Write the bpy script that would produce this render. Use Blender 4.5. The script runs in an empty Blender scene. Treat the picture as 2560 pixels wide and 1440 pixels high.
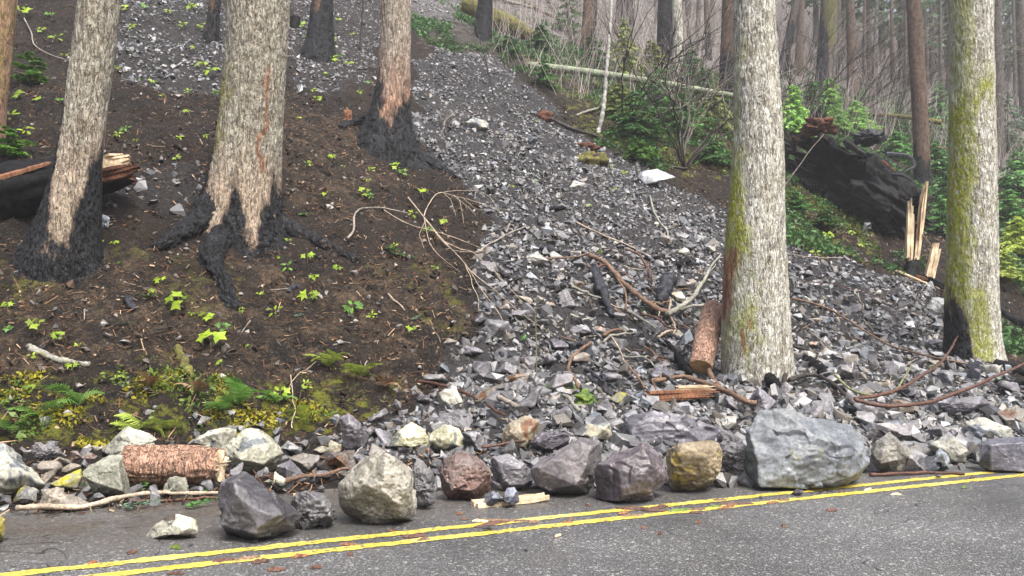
import bpy, bmesh, math, random
import numpy as np
from mathutils import Vector, Matrix

# ------------------------------------------------------------------ camera, sky, sun, exposure
scene = bpy.context.scene
COL = scene.collection
CAM_H, PITCH, FPX = 1.3, math.radians(3.86), 2000.0
cam_data = bpy.data.cameras.new('camera')
cam_data.lens = 36.0 * FPX / 2560.0
cam_data.sensor_width = 36.0
cam_data.clip_start, cam_data.clip_end = 0.05, 1500.0
cam = bpy.data.objects.new('camera', cam_data)
cam.location = (0, 0, CAM_H)
cam.rotation_euler = (math.pi / 2 + PITCH, 0, 0)
COL.objects.link(cam)
scene.camera = cam

SUN_EL, SUN_AZ = math.radians(58), math.radians(150)     # azimuth clockwise from +Y (north)
world = bpy.data.worlds.new('World')
scene.world = world
world.use_nodes = True
wn = world.node_tree.nodes
wn.clear()
w_out = wn.new('ShaderNodeOutputWorld')
w_bg = wn.new('ShaderNodeBackground')
w_sky = wn.new('ShaderNodeTexSky')
w_sky.sky_type = 'NISHITA'
w_sky.sun_disc = False
w_sky.sun_elevation = SUN_EL
w_sky.sun_rotation = SUN_AZ
w_sky.air_density = 1.0
w_sky.dust_density = 6.0
w_sky.ozone_density = 1.0
w_bg.inputs['Strength'].default_value = 0.065
world.node_tree.links.new(w_sky.outputs[0], w_bg.inputs[0])
world.node_tree.links.new(w_bg.outputs[0], w_out.inputs[0])

sun_data = bpy.data.lights.new('sun', 'SUN')
sun_data.energy = 1.5
sun_data.angle = math.radians(24)
sun_data.color = (1.0, 0.98, 0.945)
sun = bpy.data.objects.new('sun', sun_data)
sdir = Vector((math.sin(SUN_AZ) * math.cos(SUN_EL), math.cos(SUN_AZ) * math.cos(SUN_EL), math.sin(SUN_EL)))
sun.rotation_euler = (-sdir).to_track_quat('-Z', 'Y').to_euler()
sun.location = (0, 0, 60)
COL.objects.link(sun)

vs = scene.view_settings
vs.view_transform = 'Standard'
vs.look = 'None'
vs.exposure = 2.05
vs.gamma = 1.0
vs.use_curve_mapping = False
scene.render.engine = 'CYCLES'
scene.cycles.use_denoising = True
scene.cycles.max_bounces = 5
scene.cycles.diffuse_bounces = 3
scene.cycles.volume_bounces = 1
scene.cycles.transparent_max_bounces = 6
scene.cycles.caustics_reflective = False
scene.cycles.caustics_refractive = False
HAZE = 0.0014

random.seed(7)
rng = np.random.default_rng(11)

# ------------------------------------------------------------------ noise
def _hash(ix, iy, iz, seed):
    n = (ix.astype(np.uint32) * np.uint32(374761393) + iy.astype(np.uint32) * np.uint32(668265263)
         + iz.astype(np.uint32) * np.uint32(2246822519) + np.uint32((seed * 3266489917) & 0xffffffff))
    n = (n ^ (n >> np.uint32(13))) * np.uint32(1274126177)
    n = n ^ (n >> np.uint32(16))
    return n.astype(np.float64) / 4294967295.0

def noise3(x, y, z, seed=0):
    """value noise in -1..1"""
    x, y, z = np.broadcast_arrays(np.asarray(x, float), np.asarray(y, float), np.asarray(z, float))
    fx, fy, fz = np.floor(x), np.floor(y), np.floor(z)
    ux, uy, uz = x - fx, y - fy, z - fz
    ix, iy, iz = fx.astype(np.int64), fy.astype(np.int64), fz.astype(np.int64)
    s = lambda t: t * t * t * (t * (t * 6 - 15) + 10)
    ux, uy, uz = s(ux), s(uy), s(uz)
    r = 0
    for a in (0, 1):
        wx = ux if a else 1 - ux
        for b in (0, 1):
            wy = uy if b else 1 - uy
            for c in (0, 1):
                wz = uz if c else 1 - uz
                r = r + wx * wy * wz * _hash(ix + a, iy + b, iz + c, seed)
    return r * 2 - 1

def fbm(x, y, z=0.0, oct=4, seed=0, gain=0.5):
    r, a, f = 0, 1.0, 1.0
    for i in range(oct):
        r = r + a * noise3(x * f + 17.3 * i, y * f - 9.1 * i, z * f + 4.7 * i, seed + i)
        a *= gain
        f *= 2.03
    return r

def sstep(a, b, x):
    t = np.clip((np.asarray(x, float) - a) / (b - a), 0, 1)
    return t * t * (3 - 2 * t)

# ------------------------------------------------------------------ the lay of the land: s runs along the road, p away from the camera
TX, TY = 0.906, 0.4233
def to_sp(x, y):
    return TX * x + TY * y, -TY * x + TX * y
def to_xy(s, p):
    return TX * s - TY * p, TY * s + TX * p

def land(x, y, detail=True):
    s, p = to_sp(np.asarray(x, float), np.asarray(y, float))
    foot = 10.35 + 0.35 * noise3(s * 0.35, 0.3, 0.7, 3)
    d = p - foot
    k = 0.3
    sp_ = np.where(d / k > 20, d, k * np.log1p(np.exp(np.clip(d / k, -40, 20))))
    hill = 0.70 * sp_ + 0.34 * (1 - np.exp(-np.maximum(d, 0) / 0.8))
    hill = hill - 0.0006 * np.maximum(p - 45, 0) ** 2
    # spur on the near side of the chute, shallow chute, wide fan on the road
    hill = hill + 0.55 * np.exp(-((s - 1.5) / 3.5) ** 2) * sstep(11, 15, p) * (1 - sstep(26, 40, p))
    fan_w = sstep(1.2, 5.5, s + 0.15 * (p - 9))
    toe = 6.5 - 0.5 * sstep(6, 12, s)
    fan = 0.215 * np.maximum(p - toe, 0) * fan_w
    kk = 0.25
    m = np.maximum(hill, fan)
    z = m + kk * np.log(np.exp((hill - m) / kk) + np.exp((fan - m) / kk)) - kk * math.log(2) * np.exp(-np.abs(hill - fan) / kk)
    z = np.where(p < 8.9, np.maximum(fan, hill), z)
    shoulder = 0.035 * sstep(6.85, 7.5, p + 0.25 * noise3(s * 1.1, p * 1.1, 2.2, 8)) - 0.02
    z = z + shoulder
    if detail:
        on = sstep(8.0, 11.5, p)
        z = z + on * (0.22 * fbm(x * 0.45, y * 0.45, 0.0, 3, 21) + 0.05 * fbm(x * 2.1, y * 2.1, 0.0, 3, 31))
    return z

CP, SP = math.cos(PITCH), math.sin(PITCH)
def ray(px, py):
    fx, fy = (px - 1280) / FPX, (720 - py) / FPX
    return np.array([fx, CP - fy * SP, SP + fy * CP])

_TS = 2.0 * (1.012 ** np.arange(430))
_GS, _GP, _GD = -14.0, 4.0, 0.1
_ss, _pp = np.meshgrid(_GS + _GD * np.arange(640), _GP + _GD * np.arange(480), indexing='ij')
_GZ = land(*to_xy(_ss, _pp))
_land_true = land
def land_fast(x, y):
    s, p = to_sp(np.asarray(x, float), np.asarray(y, float))
    a, b = (s - _GS) / _GD, (p - _GP) / _GD
    ok = (a >= 0) & (a < 638.9) & (b >= 0) & (b < 478.9)
    a_, b_ = np.clip(a, 0, 638.9), np.clip(b, 0, 478.9)
    i, j = a_.astype(int), b_.astype(int)
    u, v = a_ - i, b_ - j
    z = (1 - u) * ((1 - v) * _GZ[i, j] + v * _GZ[i, j + 1]) + u * ((1 - v) * _GZ[i + 1, j] + v * _GZ[i + 1, j + 1])
    if not np.all(ok):
        z = np.where(ok, z, _land_true(x, y, False))
    return z
def hit(px, py, zmin=0.0):
    """the point of the ground that a photo pixel looks at"""
    d = ray(px, py)
    X, Y, Z = d[0] * _TS, d[1] * _TS, CAM_H + d[2] * _TS
    g = np.maximum(land_fast(X, Y), zmin) - Z
    i = np.argmax(g > 0)
    if g[i] <= 0:
        i = len(_TS) - 1
    a, b = _TS[max(i - 1, 0)], _TS[i]
    for _ in range(18):
        m = 0.5 * (a + b)
        if max(float(land_fast(d[0] * m, d[1] * m)), zmin) > CAM_H + d[2] * m:
            b = m
        else:
            a = m
    return np.array([d[0] * b, d[1] * b, CAM_H + d[2] * b])

def at_depth(px, py, depth):
    return np.array([0, 0, CAM_H]) + ray(px, py) * depth

def depth_of(P):
    return P[1] * CP + (P[2] - CAM_H) * SP

def proj(P):
    P = np.asarray(P, float)
    q = P - np.array([0, 0, CAM_H])
    w = q[..., 1] * CP + q[..., 2] * SP
    u = q[..., 0] / w
    v = (-q[..., 1] * SP + q[..., 2] * CP) / w
    return 1280 + FPX * u, 720 - FPX * v

def ground(x, y):
    return float(np.maximum(land_fast(x, y), 0.0))

# ------------------------------------------------------------------ mesh helpers
def mesh_np(name, V, F, smooth=True, attrs=None, mats=None, mat_idx=None):
    V = np.asarray(V, np.float32)
    me = bpy.data.meshes.new(name)
    if isinstance(F, (list, tuple)):
        sizes = np.concatenate([np.full(len(f), f.shape[1]) for f in F]) if F else np.zeros(0, int)
        loops = np.concatenate([f.ravel() for f in F])
    else:
        sizes = np.full(len(F), F.shape[1])
        loops = F.ravel()
    me.vertices.add(len(V))
    me.vertices.foreach_set('co', V.ravel())
    me.loops.add(len(loops))
    me.loops.foreach_set('vertex_index', loops.astype(np.int32))
    me.polygons.add(len(sizes))
    starts = np.concatenate([[0], np.cumsum(sizes)[:-1]]).astype(np.int32)
    me.polygons.foreach_set('loop_start', starts)
    me.polygons.foreach_set('loop_total', sizes.astype(np.int32))
    me.polygons.foreach_set('use_smooth', np.full(len(sizes), smooth))
    if mat_idx is not None:
        me.polygons.foreach_set('material_index', np.asarray(mat_idx, np.int32))
    for k, a in (attrs or {}).items():
        a = np.asarray(a, np.float32)
        if a.ndim == 1:
            t = me.attributes.new(k, 'FLOAT', 'POINT')
            t.data.foreach_set('value', a)
        else:
            if a.shape[1] == 3:
                a = np.concatenate([a, np.ones((len(a), 1), np.float32)], 1)
            t = me.attributes.new(k, 'FLOAT_COLOR', 'POINT')
            t.data.foreach_set('color', a.ravel())
    me.update(calc_edges=True)
    me.validate()
    for m in (mats or []):
        me.materials.append(m)
    return me

def link(name, me, parent=None, loc=None, rot=None):
    o = bpy.data.objects.new(name, me)
    COL.objects.link(o)
    if loc is not None:
        o.location = loc
    if rot is not None:
        o.rotation_euler = rot
    if parent is not None:
        o.parent = parent
    return o

def empty(name, loc):
    o = bpy.data.objects.new(name, None)
    o.empty_display_size = 0.1
    COL.objects.link(o)
    o.location = loc
    return o

def tag(o, label=None, cat=None, group=None, kind=None):
    if label: o['label'] = label
    if cat: o['category'] = cat
    if group: o['group'] = group
    if kind: o['kind'] = kind
    return o

AUTO = []          # (object, prefix, suffix) whose labels are told apart at the end
def auto(o, what, cat, group, P):
    o['category'] = cat
    o['group'] = group
    u, v = proj(P)
    AUTO.append((o, what, float(u), float(v)))
    return o

def frames(P):
    """tangent, normal, binormal along a polyline (n,3)"""
    T = np.gradient(P, axis=0)
    T /= np.linalg.norm(T, axis=1)[:, None] + 1e-9
    up = np.array([0.0, 0.0, 1.0])
    if abs(T[:, 2]).mean() > 0.8:
        up = np.array([0.0, -1.0, 0.0])
    N = np.empty_like(T)
    n = up - T[0] * (up @ T[0])
    n /= np.linalg.norm(n)
    for i in range(len(T)):
        n = n - T[i] * (n @ T[i])
        n /= np.linalg.norm(n) + 1e-9
        N[i] = n
    return T, N, np.cross(T, N)

def resample(P, n, jitter=0.0, seed=0):
    P = np.asarray(P, float)
    d = np.concatenate([[0], np.cumsum(np.linalg.norm(np.diff(P, axis=0), axis=1))])
    t = np.linspace(0, d[-1], n)
    if len(P) > 2:                       # Catmull-Rom
        i = np.clip(np.searchsorted(d, t, 'right') - 1, 0, len(P) - 2)
        u = ((t - d[i]) / (d[i + 1] - d[i] + 1e-9))[:, None]
        p0, p1, p2, p3 = P[np.maximum(i - 1, 0)], P[i], P[i + 1], P[np.minimum(i + 2, len(P) - 1)]
        Q = 0.5 * (2 * p1 + (p2 - p0) * u + (2 * p0 - 5 * p1 + 4 * p2 - p3) * u * u + (3 * p1 - p0 - 3 * p2 + p3) * u ** 3)
    else:
        Q = np.stack([np.interp(t, d, P[:, k]) for k in range(3)], 1)
    if jitter:
        w = np.sin(np.linspace(0, math.pi, n))[:, None]
        Q = Q + jitter * w * np.stack([fbm(t * 3 / max(d[-1], .1), seed * 3.1, k * 7.7, 3, seed) for k in range(3)], 1)
    return Q

def tube_arrays(P, R, seg=7, rough=0.0, seed=0, cap=True, flat=1.0):
    P = np.asarray(P, float)
    R = np.broadcast_to(np.asarray(R, float), (len(P),))
    T, N, B = frames(P)
    a = np.linspace(0, 2 * math.pi, seg, endpoint=False)
    ca, sa = np.cos(a), np.sin(a)
    ring = N[:, None, :] * ca[None, :, None] + flat * B[:, None, :] * sa[None, :, None]
    r = R[:, None] * np.ones(seg)[None]
    if rough:
        c = P[:, None, :] + ring * R[:, None, None]
        f = 1.2 / max(R.max(), 1e-3)
        r = r * (1 + rough * fbm(c[..., 0] * f, c[..., 1] * f, c[..., 2] * f, 2, seed))
    V = (P[:, None, :] + ring * r[..., None]).reshape(-1, 3)
    n = len(P)
    i, j = np.meshgrid(np.arange(n - 1), np.arange(seg), indexing='ij')
    q = np.stack([i * seg + j, i * seg + (j + 1) % seg, (i + 1) * seg + (j + 1) % seg, (i + 1) * seg + j], -1).reshape(-1, 4)
    F = [q]
    if cap:
        V = np.concatenate([V, P[[0]], P[[-1]]])
        k = n * seg
        jj = np.arange(seg)
        F.append(np.stack([np.full(seg, k), (jj + 1) % seg, jj], -1))
        F.append(np.stack([np.full(seg, k + 1), (n - 1) * seg + jj, (n - 1) * seg + (jj + 1) % seg], -1))
    return V, F

def join_arrays(parts):
    """parts: [(V, [F, ...]), ...]"""
    Vs, Fs, off = [], [], 0
    for V, F in parts:
        Vs.append(V)
        for f in (F if isinstance(F, (list, tuple)) else [F]):
            Fs.append(f + off)
        off += len(V)
    return np.concatenate(Vs), Fs

_ICO = {}
def ico(level):
    if level not in _ICO:
        bm = bmesh.new()
        bmesh.ops.create_icosphere(bm, subdivisions=level, radius=1.0)
        V = np.array([v.co[:] for v in bm.verts])
        F = np.array([[v.index for v in f.verts] for f in bm.faces])
        V /= np.linalg.norm(V, axis=1)[:, None]
        bm.free()
        _ICO[level] = (V, F)
    return _ICO[level]

def hull_planes(pts):
    bm = bmesh.new()
    for p in pts:
        bm.verts.new(p)
    r = bmesh.ops.convex_hull(bm, input=bm.verts)
    c = np.array(pts).mean(0)
    bm.normal_update()
    N, D = [], []
    for f in sorted(bm.faces, key=lambda q: -q.calc_area()):
        n = np.array(f.normal)
        p = np.array(f.verts[0].co)
        d = n @ (p - c)
        if d < 0:
            n, d = -n, -d
        if f.calc_area() < 1e-9 or d < 1e-5:
            continue
        if not any((n @ m) > 0.95 for m in N):
            N.append(n)
            D.append(d)
    bm.free()
    return np.array(N), np.array(D), c

def radial_rock(N, D, level, sharp, size, rough, seed, chips=0, fract=1.0):
    V, F = ico(level)
    r_ = np.random.default_rng(seed)
    q = np.clip(V @ N.T, 0, None) / D
    r = (q ** sharp).sum(1) ** (-1 / sharp)
    best = q.max(1); who = q.argmax(1)
    tone = r_.uniform(0, 1, len(D) + chips + 1)
    for ci in range(chips):
        n = r_.normal(size=3)
        n /= np.linalg.norm(n)
        ext = (V @ n * r).max()
        q1 = np.clip(V @ n, 0, None) / (ext * (r_.uniform(0.74, 0.88) if ci < 4 else r_.uniform(0.87, 0.97)))
        r = ((1 / r) ** sharp + q1 ** sharp) ** (-1 / sharp)
        who = np.where(q1 > best, len(D) + ci, who); best = np.maximum(best, q1)
    P = V * r[:, None]
    f = 1 / size
    o = seed * 1.37
    e = rough * size
    w = fbm(P[:, 0] * f * 2.2 + o, P[:, 1] * f * 2.2, P[:, 2] * f * 2.2, 3, seed % 97)
    st = np.abs(fbm(P[:, 0] * f * 5 + o, P[:, 1] * f * 5 + w * .5, P[:, 2] * f * 9, 3, seed % 89 + 5))
    # fracture faces: each patch of the surface is tilted and stepped a little on its own
    K = 26
    sd = V[r_.integers(0, len(V), K)]
    sp = sd * 1.0
    wob = V + 0.16 * np.stack([noise3(V[:, 0] * 4 + k * 9.1, V[:, 1] * 4, V[:, 2] * 4, seed % 71 + k) for k in range(3)], 1)
    near = (wob @ sp.T).argmax(1)
    tilt = r_.normal(0, 1, (K, 3)); off = r_.uniform(-1, .4, K)
    rel = V - sp[near]
    step = off[near] + 1.1 * (rel * tilt[near]).sum(1)
    P = P + V * (e * (0.25 * w - 0.55 * st + 0.62 * step * fract))[:, None]
    return P, F, tone[who]
# ------------------------------------------------------------------ materials
class G:
    """a small wrapper round a node tree"""
    def __init__(self, name, rough=0.7, spec=0.4):
        self.m = bpy.data.materials.new(name)
        self.m.use_nodes = True
        self.t = self.m.node_tree
        self.t.nodes.clear()
        self.out = self.t.nodes.new('ShaderNodeOutputMaterial')
        self.b = self.t.nodes.new('ShaderNodeBsdfPrincipled')
        self.t.links.new(self.b.outputs[0], self.out.inputs[0])
        self.set(self.b, 'Roughness', rough)
        self.set(self.b, 'Specular IOR Level', spec)
    def set(self, node, key, v):
        s = node.inputs[key]
        if hasattr(v, 'is_linked') or isinstance(v, bpy.types.NodeSocket):
            self.t.links.new(v, s)
        elif isinstance(v, (tuple, list)) and len(v) == 3 and s.type == 'RGBA':
            s.default_value = (*v, 1)
        else:
            s.default_value = v
    def n(self, typ, ins=None, out=0, **props):
        nd = self.t.nodes.new('ShaderNode' + typ)
        for k, v in props.items():
            setattr(nd, k, v)
        for k, v in (ins or {}).items():
            self.set(nd, k, v)
        return nd.outputs[out]
    def noise(self, vec, scale, detail=4, rough=0.55, dist=0.0):
        return self.n('TexNoise', {'Vector': vec, 'Scale': scale, 'Detail': detail, 'Roughness': rough, 'Distortion': dist})
    def voro(self, vec, scale, feature='F1', out=0, rand=1.0):
        nd = self.t.nodes.new('ShaderNodeTexVoronoi')
        nd.feature = feature
        self.set(nd, 'Vector', vec); self.set(nd, 'Scale', scale); self.set(nd, 'Randomness', rand)
        return nd.outputs[out]
    def ramp(self, f, a, b, lo=0.0, hi=1.0):
        return self.n('MapRange', {'Value': f, 'From Min': a, 'From Max': b, 'To Min': lo, 'To Max': hi}, clamp=True)
    def mix(self, f, a, b, mode='MIX'):
        nd = self.t.nodes.new('ShaderNodeMix')
        nd.data_type = 'RGBA'
        nd.blend_type = mode
        for s, v in ((nd.inputs[0], f), (nd.inputs[6], a), (nd.inputs[7], b)):
            if isinstance(v, bpy.types.NodeSocket): self.t.links.new(v, s)
            elif isinstance(v, (tuple, list)): s.default_value = (*v, 1)
            else: s.default_value = v
        return nd.outputs[2]
    def math(self, op, a, b=0.0):
        nd = self.t.nodes.new('ShaderNodeMath')
        nd.operation = op
        for s, v in ((nd.inputs[0], a), (nd.inputs[1], b)):
            if isinstance(v, bpy.types.NodeSocket): self.t.links.new(v, s)
            else: s.default_value = v
        return nd.outputs[0]
    def attr(self, name, out=2):
        return self.n('Attribute', attribute_name=name, out=out)
    def obj(self, jitter=True, scale=None):
        v = self.n('TexCoord', out=3)
        if jitter:
            r = self.n('ObjectInfo', out=5)
            r = self.math('MULTIPLY', r, 37.0)
            v = self.n('VectorMath', {0: v, 1: r}, operation='ADD')
        if scale:
            v = self.n('VectorMath', {0: v, 1: scale}, operation='MULTIPLY')
        return v
    def pos(self):
        return self.n('NewGeometry', out=0)
    def bump(self, h, strength=0.4, dist=0.01, normal=None):
        ins = {'Height': h, 'Strength': strength, 'Distance': dist}
        if normal is not None: ins['Normal'] = normal
        return self.n('Bump', ins)
    def done(self, col, normal=None, rough=None):
        self.set(self.b, 'Base Color', col)
        if normal is not None: self.set(self.b, 'Normal', normal)
        if rough is not None: self.set(self.b, 'Roughness', rough)
        return self.m

def rock_mat(name, c1, c2, c3, cut=0.62, pits=0.0, moss=0.0, mosscol=(0.22, 0.20, 0.02), rough=0.5, streak=False):
    g = G(name, rough, 0.5)
    v = g.obj()
    tint = g.n('ObjectInfo', out=1)
    big = g.noise(v, 2.6, 4, 0.6, 0.4)
    col = g.mix(g.ramp(big, 0.38, 0.62), c1, c2)
    patch = g.noise(v, 1.9, 5, 0.62, 0.8)
    pm = g.ramp(patch, cut, cut + 0.035)
    col = g.mix(pm, col, c3)
    fine = g.noise(v, 38, 5, 0.7)
    col = g.mix(1.0, col, g.ramp(fine, 0.28, 0.72, 0.45, 1.5), 'MULTIPLY')
    if streak:
        sv = g.n('VectorMath', {0: v, 1: (3, 3, 22)}, operation='MULTIPLY')
        col = g.mix(1.0, col, g.ramp(g.noise(sv, 1.2, 4, .6), 0.3, 0.7, 0.6, 1.3), 'MULTIPLY')
    mid = g.noise(v, 13, 6, 0.7, 0.3)
    col = g.mix(1.0, col, g.ramp(mid, 0.3, 0.7, 0.66, 1.26), 'MULTIPLY')
    # chips of pale weathering and dark stain
    sp = g.ramp(g.noise(v, 21, 3, .5), 0.66, 0.72, 0, 0.55)
    col = g.mix(sp, col, g.mix(0.5, c3, (0.42, 0.41, 0.37)))
    if moss:
        mn = g.noise(v, 4.5, 6, 0.7, 0.5)
        mm = g.ramp(mn, 0.66 - moss * 0.3, 0.74 - moss * 0.3)
        col = g.mix(mm, col, mosscol)
    pt = g.n('NewGeometry', out=7)
    edge = g.math('MULTIPLY', g.ramp(pt, 0.515, 0.60), g.ramp(g.noise(v, 17, 4, .7), .38, .6))
    col = g.mix(g.math('MULTIPLY', edge, .6), col, g.mix(0.55, col, (0.55, 0.54, 0.51)))
    col = g.mix(1.0, col, g.ramp(g.attr('facet'), 0, 1, 0.62, 1.25), 'MULTIPLY')
    col = g.mix(1.0, col, tint, 'MULTIPLY')
    h = g.math('ADD', g.math('MULTIPLY', mid, 0.55), g.math('MULTIPLY', fine, 0.5))
    if pits:
        pv = g.voro(v, 26)
        hole = g.ramp(pv, 0.0, 0.42)
        keep = g.ramp(g.noise(v, 3.5, 2), 0.36, 0.5)
        hole = g.math('SUBTRACT', 1.0, g.math('MULTIPLY', g.math('SUBTRACT', 1.0, hole), keep))
        h = g.math('ADD', h, g.math('MULTIPLY', hole, pits))
    nrm = g.bump(h, 0.6, 0.014)
    wet = g.ramp(g.noise(v, 3.1, 3), 0.35, 0.65, rough - 0.2, rough + 0.12)
    return g.done(col, nrm, wet)

ROCK = {
    'grey':  rock_mat('grey_basalt', (0.125, 0.12, 0.13), (0.215, 0.21, 0.218), (0.33, 0.325, 0.31)),
    'dark':  rock_mat('dark_basalt', (0.06, 0.057, 0.063), (0.115, 0.11, 0.122), (0.22, 0.215, 0.225), streak=True, rough=0.42),
    'pale':  rock_mat('pale_weathered_rock', (0.33, 0.32, 0.25), (0.48, 0.465, 0.38), (0.15, 0.165, 0.178), cut=0.58),
    'blue':  rock_mat('blue_grey_rock', (0.20, 0.215, 0.235), (0.31, 0.325, 0.33), (0.33, 0.345, 0.26), cut=0.6, moss=0.1),
    'brown': rock_mat('rusty_rock', (0.20, 0.165, 0.125), (0.28, 0.255, 0.21), (0.17, 0.08, 0.035), cut=0.57),
    'red':   rock_mat('red_vesicular_rock', (0.15, 0.085, 0.068), (0.18, 0.135, 0.12), (0.14, 0.125, 0.128), cut=0.6, pits=2.2, rough=0.65),
    'pit':   rock_mat('pitted_dark_rock', (0.10, 0.098, 0.105), (0.15, 0.145, 0.145), (0.28, 0.27, 0.25), cut=0.66, pits=2.8, rough=0.62),
    'moss':  rock_mat('yellow_mossy_rock', (0.20, 0.155, 0.095), (0.28, 0.23, 0.15), (0.15, 0.095, 0.045), cut=0.6, moss=0.34, mosscol=(0.33, 0.24, 0.035), rough=0.7),
    'lichen': rock_mat('lichened_grey_rock', (0.24, 0.235, 0.215), (0.31, 0.30, 0.27), (0.20, 0.205, 0.20), cut=0.6, moss=0.55, mosscol=(0.40, 0.37, 0.02), rough=0.7),
    'knobby': rock_mat('pocked_pale_boulder', (0.22, 0.205, 0.165), (0.37, 0.35, 0.30), (0.22, 0.235, 0.26), cut=0.56, pits=1.3, rough=0.55),
}

def scree_mat():
    g = G('scree_stone', 0.38, 0.6)
    v = g.pos()
    c = g.attr('col', 0)
    m = g.noise(v, 14, 4, 0.65)
    c = g.mix(1.0, c, g.ramp(m, 0.3, 0.7, 0.62, 1.35), 'MULTIPLY')
    c = g.mix(g.ramp(g.noise(v, 30, 3), 0.62, 0.7, 0, .4), c, (0.30, 0.295, 0.28))
    return g.done(c, g.bump(g.noise(v, 60, 3), 0.4, 0.01))
M_SCREE = scree_mat()

def soil_mat():
    g = G('burnt_forest_soil', 0.88, 0.25)
    v = g.pos()
    n1 = g.noise(v, 0.9, 5, 0.6, 0.4)
    n2 = g.noise(v, 7, 6, 0.7, 0.6)
    n3 = g.noise(v, 19, 6, 0.78, 1.4)
    col = g.mix(g.ramp(n1, 0.36, 0.62), (0.007, 0.006, 0.0055), (0.019, 0.0132, 0.0092))
    col = g.mix(g.ramp(n2, 0.5, 0.66, 0, 0.7), col, (0.034, 0.0225, 0.0145))
    col = g.mix(g.ramp(n2, 0.44, 0.34, 0, 0.8), col, (0.009, 0.008, 0.0075))
    col = g.mix(g.ramp(n3, 0.56, 0.66, 0, 0.75), col, (0.125, 0.088, 0.058))
    n4 = g.noise(v, 55, 4, 0.7, 0.8)
    col = g.mix(1.0, col, g.ramp(n4, 0.38, 0.62, 0.2, 1.9), 'MULTIPLY')
    # pale rock crumbs
    vv = g.voro(v, 17)
    cr = g.math('MULTIPLY', g.ramp(vv, 0.27, 0.2), g.ramp(g.noise(v, 2.2, 4), 0.42, 0.58))
    col = g.mix(g.math('MULTIPLY', cr, 0.5), col, (0.13, 0.12, 0.11))
    # scree bed, tan litter and moss come from masks on the ground
    sc = g.attr('scree')
    scol = g.mix(g.ramp(g.voro(v, 13), 0.1, 0.6), (0.011, 0.010, 0.0105), (0.05, 0.048, 0.05))  # near-black bed: shade in the gaps between stones painted in
    col = g.mix(sc, col, scol)
    tn = g.math('MULTIPLY', g.attr('tan'), g.ramp(g.noise(v, 2.4, 6, .75), 0.46, 0.64, 0, .85))
    col = g.mix(tn, col, g.mix(g.ramp(n3, .42, .62), (0.03, 0.02, 0.013), (0.21, 0.15, 0.095)))
    ms = g.math('MULTIPLY', g.attr('moss'), g.ramp(g.noise(v, 2.6, 6, .75, .5), 0.50, 0.60))
    col = g.mix(ms, col, g.mix(g.ramp(n3, 0.35, 0.65), (0.05, 0.07, 0.01), (0.22, 0.21, 0.02)))
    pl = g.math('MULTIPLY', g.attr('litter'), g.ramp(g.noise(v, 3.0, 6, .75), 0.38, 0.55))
    col = g.mix(pl, col, g.mix(g.ramp(n3, .4, .6), (0.075, 0.068, 0.062), (0.30, 0.285, 0.27)))  # pale leaf litter, brightened further to stand in for distant haze
    h = g.math('ADD', g.math('MULTIPLY', n2, 0.8), n3)
    return g.done(col, g.bump(g.math('ADD', h, g.math('MULTIPLY', n4, .6)), 1.0, 0.05))
M_SOIL = soil_mat()

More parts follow.
